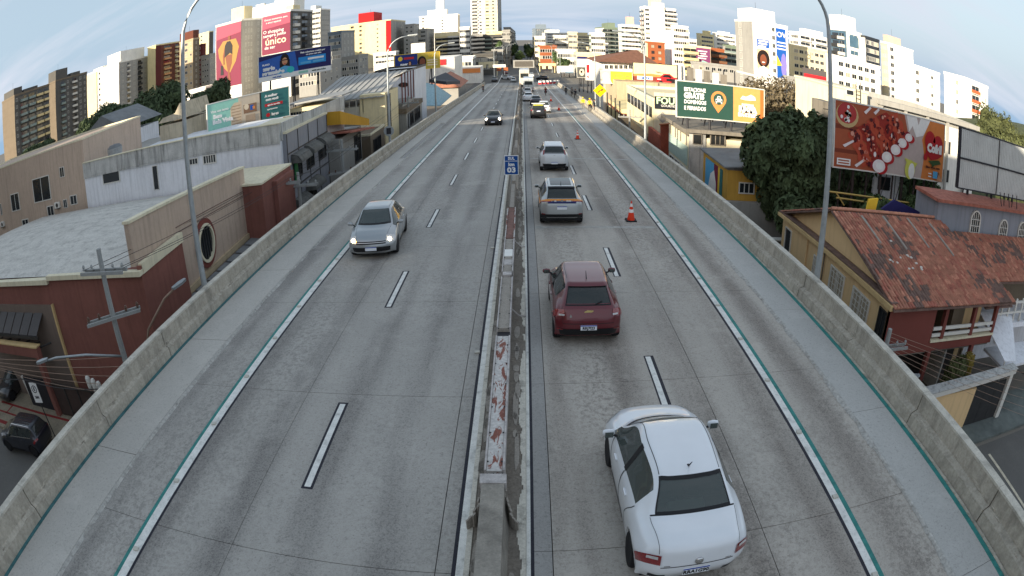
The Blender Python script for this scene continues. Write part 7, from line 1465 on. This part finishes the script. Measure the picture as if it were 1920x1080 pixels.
tree('dense_tree', 'dark green tree behind the food billboard scaffold', (25.0, 37.5, ZG), 9, lobes(4.2, 3.6, 9.6, 9, 5), LEAF, 20000, .36, 5, .3)
tree('dense_tree', 'green tree showing to the right below the food billboard', (29.6, 35.5, ZG), 9, lobes(2.3, 5.2, 9.4, 7, 8), LEAF2, 9000, .32, 8, .22)
tree('bare_tree', 'reddish sparse tree above the parking billboard', (25.5, 57, ZG), 12, [(0, 0, 9.4, 4.6, 4, 2.7), (-2.5, 0, 9.8, 2.6, 2.6, 2.0), (2.6, .5, 8.6, 2.8, 2.6, 1.9), (.5, -1, 10.8, 2.2, 2.2, 1.5)], LEAF4, 4200, .34, 9, .22, core=False)
tree('bare_tree', 'second reddish sparse tree, nearer the food billboard', (29.5, 55, ZG), 11, [(0, 0, 8.0, 4.0, 3.6, 2.4), (-2.2, 0, 8.6, 2.2, 2.2, 1.7), (2.4, .5, 7.4, 2.4, 2.2, 1.6)], LEAF4, 3400, .32, 10, .2, core=False)
for i, (x, y, r, h, lb) in enumerate(((-66, 92, 7.5, 15.5, 'dark tree mass behind the cottage gable, rightmost of the left trees'), (-84, 100, 8, 14.5, 'dark tree between the bright block and the cottage, middle of the left trees'), (-98, 108, 6.5, 12.5, 'dark tree at the foot of the bright white block'), (-104, 88, 6.5, 12, 'dark tree in front of the second dark apartment block'), (-56, 100, 5, 12.5, 'dark tree left of the mint billboard'))):
    tree('dense_tree', lb, (x, y, ZG), h, lobes(r, h*.35, h, 9, 20+i), LEAF, 9000, .75, 20+i, .35, group='dark trees behind the left houses')
for i, (u, v, Y, r, h, lb) in enumerate(((1880, 262, 62, 7, 15.5, 'green hillside tree at the far right, larger one'), (1905, 275, 50, 6, 9.0, 'low green treetop at the right frame edge'), (1868, 268, 48, 5, 8.5, 'yellow green bush crown behind the corrugated board'))):
    p = atY(u, v, Y); tree('hillside_tree', lb, (p.x, Y, p.z-h*.72), h, lobes(r, h*.25, h, 8, 40+i), LEAF3, 7000, .5, 40+i, .3)
hill = MB(); n = 24
for j in range(8):
    for i in range(n+1): a = i/n; x = 60+a*160; z = ZG+(16*math.sin(math.pi*a)**.8)*(math.sin(math.pi*j/7)); hill.v.append((x, 40+j*14, z))
for j in range(7):
    for i in range(n): k = j*(n+1)+i; hill.f.append((k, k+1, k+n+2, k+n+1)); hill.mi.append(0)
hill.build('hill', LEAF3, kind='structure', smooth=True)
tree('shrub', 'loose green tree filling the yard under the food billboard', (22.4, 31.2, ZG), 7, lobes(2.6, 4.2, 6.9, 7, 71), LEAF2, 6000, .3, 71, .14)
tree('shrub', 'green creeper mass right of the yellow walkway tubes', (26.4, 30.6, ZG), 7, lobes(1.9, 4.2, 7.6, 6, 72), LEAF2, 4500, .28, 72, .12)
# shrub in the forecourt of the red ochre house, hedges
tree('shrub', 'leafy bush with yellow flowers in front of the red ochre house', (atY(1790, 705, 17.0).x, 17.0, ZG), 3.4, [(0, 0, 2.5, .75, .6, .75), (-.45, 0, 2.0, .5, .4, .7), (.4, .1, 2.9, .5, .4, .5)], LEAF3, 2600, .16, 61, .07, cat='bush')
tree('shrub', 'small yellow flowering bush beside the leafy bush', (atY(1812, 690, 17.1).x, 17.1, ZG), 3.4, [(0, 0, 3.0, .45, .35, .5), (.1, 0, 2.5, .3, .3, .5)], LEAFY, 900, .14, 62, .05, cat='bush')
tree('shrub', 'dark hedge behind the right parapet by the low grey wall', (13.4, 32.0, ZG), 2.4, [(0, 0, 1.6, 1.2, 1.3, .9), (1.3, .2, 1.4, 1.0, 1.0, .8)], LEAF, 2400, .2, 63, .08, cat='bush')
tree('shrub', 'palm-like green plant under the dark apartment block at the left', (-92, 84, ZG), 9, [(0, 0, 8, 2.4, 2.4, 1.6)], LEAF2, 900, .8, 64, .18, cat='bush')
# far greenery along the avenue
for i, (x, y, h) in enumerate(((14, 212, 7), (13.5, 240, 8), (-14, 228, 7.5), (15, 300, 10), (-13, 290, 10), (3, 335, 11), (-4, 350, 12), (11, 345, 13), (-12, 340, 13), (21, 330, 12), (-1, 285, 8), (4, 305, 9), (-5, 315, 10))):
    tree('street_tree', 'small street tree along the far avenue, '+['first on the right', 'second on the right', 'first on the left', 'third on the right', 'second on the left', 'middle of the far end', 'just left of the far end middle', 'right of the far end middle', 'left side of the far end', 'right side of the far end', 'small one standing before the far end', 'right one of the pair before the far end', 'left one of the pair before the far end'][i], (x, y, ZG), h, lobes(2.6, h*.35, h, 5, 50+i), LEAF2, 900, .6, 50+i, .15, group='street trees along the far avenue')
# ================================================================== POLES, WIRES, PEOPLE, FAR TRAFFIC
M_CPOLE = mat('concrete power pole', (.33, .34, .33), .9, .15, 3, dirt=.4, dscale=3, fine=.1); M_WIRE = mat('cable', (.05, .045, .045), .7); M_WIREP = mat('pale cable', (.35, .24, .18), .7); M_INS = mat('insulator brown', (.1, .05, .03), .3)
def power_pole(label, x, y, zt, arms=2, transformer=False, lean=0.0):
    t = thing('power_pole', (x, y, ZG), label=label, cat='power pole'); h = zt-ZG
    MB().tube([(0, 0, 0), (lean, 0, h)], [.17, .1], 8).build('pole', M_CPOLE, t)
    for k in range(arms):
        z = h-.9-k*1.7; a = R(0 if k == 0 else 35)
        for s in (-.12, .12):
            q = MB(); ca, sa = math.cos(a), math.sin(a)
            q.prism([(-1.25*ca+s*sa+lean, -1.25*sa-s*ca, z), (1.25*ca+s*sa+lean, 1.25*sa-s*ca, z), (1.25*ca+s*sa*1.6+lean, 1.25*sa-s*ca*1.6, z), (-1.25*ca+s*sa*1.6+lean, -1.25*sa-s*ca*1.6, z)], (0, 0, .12)); q.build('crossarm', M_CPOLE, t)
        for j in (-1, -.55, .55, 1): c_ = (1.15*j*math.cos(a)+lean, 1.15*j*math.sin(a), z+.12); MB().lathe([(.03, 0), (.07, .05), (.04, .1), (.07, .14), (.03, .22)], 8, c_).build('insulator', M_INS if k else M_CPOLE, t)
    if transformer: MB().lathe([(.05, 0), (.34, .05), (.36, .85), (.3, .95), (.05, 1.0)], 14, (.45, -.2, h-4.2)).build('transformer', M_GALV, t, smooth=False); MB().box(.1, .3, -.3, .1, h-4, h-3.8).build('bracket', M_CPOLE, t)
    return t
PP = power_pole('concrete power pole with two levels of crossarms in front of the maroon shop', -14.3, 15.0, 2.2, 2)
PP2 = power_pole('thin power pole with a row of insulators beside the second maroon block', -14.1, 33.4, .3, 1)
PP3 = power_pole('power pole with a transformer in front of the grey tiled building', -13.4, 34.6, -.2, 1, True)
PP4 = power_pole('power pole with crossarms at the far corner of the grey tiled building', -13.4, 44.5, .0, 2, True)
PP5 = power_pole('power pole behind the cream tank tower on the left', -13.2, 72, .3, 1)
PP6 = power_pole('power pole rising behind the right parapet by the red ochre house', 14.0, 17.2, -2.3, 1)
PP7 = power_pole('power pole among the yard posts on the right beyond the brick wall', 11.3, 66, -1.0, 1)
def wire(label, pts, sag=.5, r=.014, m=M_WIRE, n=10, group='overhead cables'):
    mb = MB()
    for a, b_ in zip(pts, pts[1:]):
        a, b_ = Vector(a), Vector(b_); mb.tube([a.lerp(b_, i/n)-Vector((0, 0, sag*4*(i/n)*(1-i/n))) for i in range(n+1)], r, 4, cap=False)
    tag(mb.build('overhead_cable', m), label, 'cable', group)
for k, (dx, z) in enumerate(((-1.15, 1.45), (-.6, 1.4), (.65, 1.4), (1.15, 1.45))):
    wire('thin overhead cable along the left parapet at the upper crossarm, '+['outermost', 'second', 'third', 'innermost'][k]+' of four', [(-14.3+dx, 15.0, z), (-14.1+dx*.9, 33.4, z-1.6), (-13.4+dx*.9, 44.5, z-2.0), (-13.2+dx*.9, 72, z-1.6)], .35, .011)
for k in range(5):
    z = -1.9-.42*k; wire('pinkish communication cable over the shop forecourt, number '+['one', 'two', 'three', 'four', 'five'][k]+' from the top', [(-14.35, 15.0, z), (-33, 13.5+k*.5, z-.2+.1*k)], .35, .013, M_WIREP)
wire('thick dark cable drooping across the lower shop forecourt', [(-14.35, 15.0, -3.1), (-24, 15.3, -4.0), (-34, 14.5, -3.6)], .35, .03)
for k in range(6): wire('brown cable crossing the red ochre facade, '+['topmost', 'second', 'third', 'fourth', 'fifth', 'lowest'][k]+' of the bundle', [(14.0, 17.2, -2.45-.16*k), (25.5, 14.6-.3*k, -4.3-.36*k)], .25, .008, M_WIREP)
for k in range(3): wire('dark service cable over the driveway gate, '+['upper', 'middle', 'lower'][k]+' one', [(18.2, 18.0, -3.9-.12*k), (24.1, 15.7, -4.4), (30, 13, -5.0-.3*k)], .2, .014)
# street lamps on short arms below deck level
def arm_lamp(label, pts, hd, m=M_GALV, r=.05):
    t = thing('street_lamp', (0, 0, 0), label=label, cat='street lamp'); MB().tube(pts, r, 7).build('arm', m, t, smooth=True); e, d = Vector(pts[-1]), Vector(hd).normalized()
    s_ = Vector((0, 0, 1)).cross(d).normalized()*.14; up = Vector((0, 0, .1)); MB().prism([e-s_*.6, e+s_*.6, e+d*.45+s_, e+d*.75+s_*.5, e+d*.75-s_*.5, e+d*.45-s_], up).build('lamp_head', M_GALV, t)
    return t
arm_lamp('street lamp on a curved brownish arm rising beside the first power pole', [(-13.6, 14.8, -6.5), (-13.4, 15.1, -2.4), (-13.2, 15.8, -1.2), (-12.9, 17.0, -.55), (-12.7, 17.5, -.42)], (.35, 1, .1), mat('brownish tube', (.25, .17, .12), .6))
arm_lamp('street lamp on a straight grey arm pointing left from the first power pole', [(-14.3, 15.0, -1.9), (-15.6, 13.9, -1.35), (-17.0, 13.2, -1.2), (-17.5, 13.0, -1.25)], (-1, -.25, -.15))
arm_lamp('small street lamp leaning over the yellow side wall of the tiled house', [(14.0, 17.2, -4), (13.6, 17.3, -2.9), (13.3, 17.5, -2.65)], (-.8, .3, 0))
arm_lamp('street lamp lying over the foot of the red ochre facade', [(14.2, 17.0, -5), (14.8, 16.6, -4.3), (15.2, 16.4, -4.2)], (1, -.1, .1))
for k in range(3): t = thing('service_box', (-18.0+.35*k, 15.6, -4.0-.1*k), label='white cable box clamped on the low wires over the fence, '+['left', 'middle', 'right'][k]+' one', cat='cable box', group='white cable boxes on the low wires'); MB().lathe([(.1, 0), (.13, .1), (.13, .5), (.08, .6)], 10).build('casing', F_WH, t); MB().box(-.16, .16, -.03, .03, .05, .12).build('clamp', F_DK, t)
# parked dark SUV on the left
def ex_p(t, at, patch, body):
    patch('tail_light', M_RED, 2.6, 3.5, 2.0, 4.9, .014); patch('roof_rail', M_CHROME, 5.4, 7.9, 1.9, 2.0, .03, ns=12, nt_=1); patch('window_chrome', M_CHROME, 4.9, 9.0, 3.8, 3.92, .012, ns=14, nt_=1)
    for k in range(4): patch('roof_rib', M_CHROME, 5.7, 7.8, .3+.4*k, .36+.4*k, .008, ns=10, nt_=1)
t, at, patch, pl = car('suv', 'dark blue grey SUV parked on the left street below the parapet', 'car', paint('dark navy car paint', (.018, .02, .03), .3), extras=ex_p, name='parked_car')
place(t, -24.5, 14.0, 0, deck=False); t.location.z = ZG+.15; t.rotation_euler = (0, 0, R(97))
t, at, patch, pl = car('hatch', 'black parked car mostly cut by the left frame edge, under the pergola', 'car', paint('black car paint', (.014, .014, .016), .1), low=True, name='parked_car'); place(t, -30.3, 18.6, 0, deck=False); t.location.z = ZG+.15; t.rotation_euler = (0, 0, R(175))
# queue further up in the right carriageway
def simple(shape, label, cm, x, y, rz=0, deck=True, lights=False, scale=1):
    def ex(t, at, patch, body): patch('tail_light', M_RED, 2.5, 3.3, 2.0, 4.4, .014, ns=3, nt_=2)
    t, at, patch, pl = car(shape, label, 'car', cm, extras=ex, low=True, group='cars queuing in the left lane'); place(t, x, y, rz, deck); t.scale = (scale,)*3; return t
simple('hatch', 'white car beside the black patrol vehicle, slightly to the right', paint('white car paint', (.74, .77, .80), .0, .3), 2.6, 79.5)
simple('sedan', 'dark blue car in the queue between two white cars', paint('dark navy car paint', (.018, .02, .03)), 1.9, 92)
simple('sedan', 'white sedan in the queue behind the dark blue car, middle of the queue', paint('white car paint', (.74, .77, .80)), .9, 101)
simple('hatch', 'silver white car in the queue right behind the white van', paint('silver car paint', (.42, .44, .44)), .9, 118)
simple('hatch', 'grey car beyond the left road end with its brake light glowing', paint('silver car paint', (.42, .44, .44)), -2.6, 184)
simple('sedan', 'pale car turning beyond the left road end', paint('pearl white car paint', (.60, .62, .63)), -4.8, 196, .8)
def boxtruck(label, x, y, w_, h, l_, m, cat='van'):
    t = thing('van' if cat == 'van' else 'truck', (x, y, dz(y)), label=label, cat=cat)
    o = MB().box(-w_/2, w_/2, -l_/2, l_/2, .5, h).build('body', m, t); bevel(o, .12, 3)
    MB().box(-w_/2+.25, w_/2-.25, -l_/2-.02, -l_/2+.01, h*.55, h*.8).build('rear_window', M_CGLASS, t); MB().box(-w_/2+.1, w_/2-.1, -l_/2-.1, -l_/2+.0, .4, .62).build('bumper', M_TRIM, t)
    for s in (-1, 1):
        MB().box(s*(w_/2-.16)-.08, s*(w_/2-.16)+.08, -l_/2-.03, -l_/2, .8, 1.15).build('tail_light', M_RED, t); MB().box(-.015, .015, -l_/2-.012, -l_/2, .65, h-.2).build('door_seam', M_TRIM, t) if s > 0 else None
        for yy in (-l_/2+.9, l_/2-1.0): wv = MB().lathe([(.2, -.12), (.36, -.12), (.38, 0), (.36, .12), (.2, .12)], 16).build('wheel', M_TYRE, t); wv.rotation_euler = (0, R(90), 0); wv.location = (s*(w_/2-.15), yy, .38)
    MB().box(-w_/2+.1, w_/2-.1, l_/2+.001, l_/2+.9, .5, h*.72).build('cab', m, t); return t
simple('hatch', 'dark car crossing beyond the far right lane barriers', paint('dark navy car paint', (.018, .02, .03)), 6.0, 192, 1.2)
simple('hatch', 'white car beyond the right road end, left of the yellow gantry', paint('white car paint', (.74, .77, .80), .0, .3), 3.0, 205, 0)
simple('sedan', 'black car waiting beyond the left road end, outermost', paint('black car paint', (.014, .014, .016), .1), -8.2, 188, math.pi)
simple('hatch', 'red car far down the avenue on the left side', paint('dark red car paint', (.20, .012, .026), .35), -6, 225, math.pi)
boxtruck('white delivery van at the head of the visible queue', 1.2, 131, 2.1, 3.1, 6, paint('white van paint', (.62, .66, .66)))
boxtruck('tall cream box truck ahead of the white van under the message sign', -.1+.6, 156, 2.4, 4.6, 8, paint('cream truck paint', (.72, .68, .56)), 'truck')
# ---- people
SK = mat('skin', (.32, .18, .12), .6); HV = flat('hi-vis yellow', (240, 216, 30), .7); DKC = flat('dark cloth', (34, 36, 44), .9); GRC = flat('grey cloth', (120, 116, 112), .9); LTC = flat('light cloth', (216, 200, 180), .9); HELM = flat('dark helmet', (40, 30, 30), .4); CLR = flat('red cloth', (110, 30, 34), .9)
def person(label, x, y, face, shirt, trousers, hat=None, pose='stand', z=None, h=1.72, lean=0.0, group=None):
    t = thing('person', (x, y, dz(y) if z is None else z), face, label=label, cat='person', group=group); k = h/1.72
    def skin(name, verts, edges, mt_):
        me = bpy.data.meshes.new(name); me.from_pydata([v[0] for v in verts], edges, []); o = put(name, me, t); me.materials.append(mt_)
        sm = o.modifiers.new('skin', 'SKIN'); 
        for i, v in enumerate(verts): r_ = v[1]; me.skin_vertices[0].data[i].radius = (r_ if isinstance(r_, tuple) else (r_, r_))
        me.skin_vertices[0].data[0].use_root = True; o.modifiers.new('sub', 'SUBSURF').levels = 1; o.modifiers['sub'].render_levels = 1; sm.use_smooth_shade = True; return o
    L_ = lambda a, b_, c: (a*k, b_*k, c*k)
    if pose == 'ride': hip, knee, foot, sh, el, ha = .72, (.2, .32, .68), (.2, .1, .3), 1.22, (.27, .18, 1.0), (.26, .45, .95)
    else: hip, knee, foot, sh, el, ha = .92, (.11, .03, .50), (.12, 0, .08), 1.42, (.25, .0, 1.14), (.24, .12, .9)
    s = .18 if pose == 'stand2' else 0
    legs = [(L_(0, 0, hip), .13*k), (L_(.09, 0, hip-.06), .095*k), (L_(knee[0], knee[1]+s, knee[2]), .068*k), (L_(foot[0], foot[1]+s, foot[2]), .045*k), (L_(foot[0], foot[1]+s+.14, foot[2]-.04), .04*k), (L_(-.09, 0, hip-.06), .095*k), (L_(-knee[0], knee[1]-s, knee[2]), .068*k), (L_(-foot[0], foot[1]-s, foot[2]), .045*k), (L_(-foot[0], foot[1]-s+.14, foot[2]-.04), .04*k)]
    skin('trousers', legs, [(0, 1), (1, 2), (2, 3), (3, 4), (0, 5), (5, 6), (6, 7), (7, 8)], trousers)
    tor = [(L_(0, 0, hip), (.15*k, .11*k)), (L_(0, lean*.3, (hip+sh)/2), (.16*k, .11*k)), (L_(0, lean, sh-.05), (.17*k, .11*k)), (L_(.17, lean, sh-.03), .065*k), (L_(el[0], lean+el[1], el[2]), .05*k), (L_(ha[0], lean+ha[1], ha[2]), .036*k), (L_(-.17, lean, sh-.03), .065*k), (L_(-el[0], lean+el[1], el[2]), .05*k), (L_(-ha[0], lean+ha[1], ha[2]), .036*k)]
    skin('shirt', tor, [(0, 1), (1, 2), (2, 3), (3, 4), (4, 5), (2, 6), (6, 7), (7, 8)], shirt)
    z0 = sh; MB().lathe([(.055*k, 0), (.055*k, .1*k), (.075*k, .12*k), (.095*k, .2*k), (.098*k, .26*k), (.07*k, .33*k), (.02*k, .35*k)], 12, (0, lean*k, (z0-.03)*k)).build('head', SK, t, smooth=True)
    MB().prism([(-.012, lean+.085, z0+.17), (.012, lean+.085, z0+.17), (.0, lean+.12, z0+.15)], (0, 0, .03)).build('nose', SK, t)
    MB().lathe([(.105*k, 0), (.11*k, .06*k), (.075*k, .14*k), (.02*k, .16*k)], 12, (0, lean*k-.015, (z0+.19)*k)).build('hat' if hat else 'hair', hat or HAIR, t, smooth=True)
    for s_ in (-1, 1):
        hx = s_*ha[0]; q = MB().box((hx-.035)*k, (hx+.035)*k, (lean+ha[1]-.02)*k, (lean+ha[1]+.05)*k, (ha[2]-.09)*k, (ha[2]-.0)*k)
        for j in range(4): q.tube([((hx-.028+.019*j)*k, (lean+ha[1]+.03)*k, (ha[2]-.08)*k), ((hx-.028+.019*j)*k, (lean+ha[1]+.045)*k, (ha[2]-.15+.01*abs(j-1.5))*k)], .009, 5)
        q.tube([((hx-s_*.035)*k, (lean+ha[1]+.02)*k, (ha[2]-.03)*k), ((hx-s_*.06)*k, (lean+ha[1]+.06)*k, (ha[2]-.07)*k)], .01, 5); q.build('hand', SK, t)
    return t
person('road worker in a yellow jacket and grey trousers, left one of the pair', 8.0, 84.0, 2.8, HV, GRC, HV)
person('road worker in a yellow jacket and black trousers beside the street light', 8.55, 80.5, 3.3, HV, DKC, HV, h=1.8)
person('man in light clothes walking behind the yellow jacketed workers', 8.9, 82, 2.0, LTC, DKC, group=None)
person('man in dark clothes standing next to the right parapet by the warning sign', 9.0, 79.0, 1.5, DKC, DKC, h=1.78)
person('dark clothed pedestrian far along the right footway, farthest of three', 8.0, 117, 3, DKC, DKC)
person('dark clothed pedestrian farther along the right footway, middle of three', 8.8, 113, 3, GRC, DKC, pose='stand2')
person('dark clothed pedestrian farther along the right footway, nearest of three', 8.9, 107, 3, DKC, DKC, pose='stand2')
def motorbike(label, x, y, rz, rider, riderlabel):
    t = thing('motorcycle', (x, y, dz(y)), rz, label=label, cat='motorcycle')
    for yy in (-.62, .62): w_ = MB().lathe([(.2, -.05), (.3, -.05), (.32, 0), (.3, .05), (.2, .05)], 18).build('wheel', M_TYRE, t); w_.rotation_euler = (0, R(90), 0); w_.location = (0, yy, .32)
    MB().prism([(-.1, -.7, .72), (-.1, -.5, .55), (-.1, .2, .45), (-.1, .45, .7), (-.1, .3, .95), (-.1, .0, .85), (-.1, -.6, .82)], (.2, 0, 0)).build('body', CLR, t); MB().box(-.12, .12, -.65, .0, .83, .9).build('seat', M_TRIM, t); MB().tube([(-.33, .38, 1.02), (0, .45, .98), (.33, .38, 1.02)], .02, 6).build('handlebar', M_TRIM, t)
    MB().tube([(0, .42, .98), (0, .62, .32)], .035, 6).build('fork', M_CHROME, t); MB().lathe([(.09, 0), (.07, .08)], 12, (0, .5, .85)).build('headlight', M_CLEAR, t); MB().box(-.06, .06, -.78, -.72, .7, .78).build('tail_light', M_RED, t)
    person(riderlabel, x, y, rz, rider, DKC, HELM, 'ride', z=dz(y)+.12, lean=.1)
motorbike('red and black motorcycle filtering past the white van', 4.2, 116, 0, CLR, 'motorcyclist in a dark red jacket and helmet beside the white van')
motorbike('dark motorcycle in the left shoulder near the road end', -8.2, 132, math.pi, DKC, 'motorcyclist in dark clothes on the left shoulder near the road end')
# red and white crowd barriers past the far end
for i in range(6):
    t = thing('traffic_barrier', (4.6+i*1.0, 168+i*.6, dz(168)), label='red and white plastic barrier in the far right lane, '+['leftmost', 'second', 'third', 'fourth', 'fifth', 'rightmost'][i]+' of the row', cat='barrier', group='red and white barriers at the far road end'); MB().box(-.42, .42, -.15, .15, 0, .5).build('base', PRD, t); MB().prism([(-.4, -.1, .5), (.4, -.1, .5), (.34, -.05, 1.0), (-.34, -.05, 1.0)], (0, .15, 0)).build('top', PWH, t)
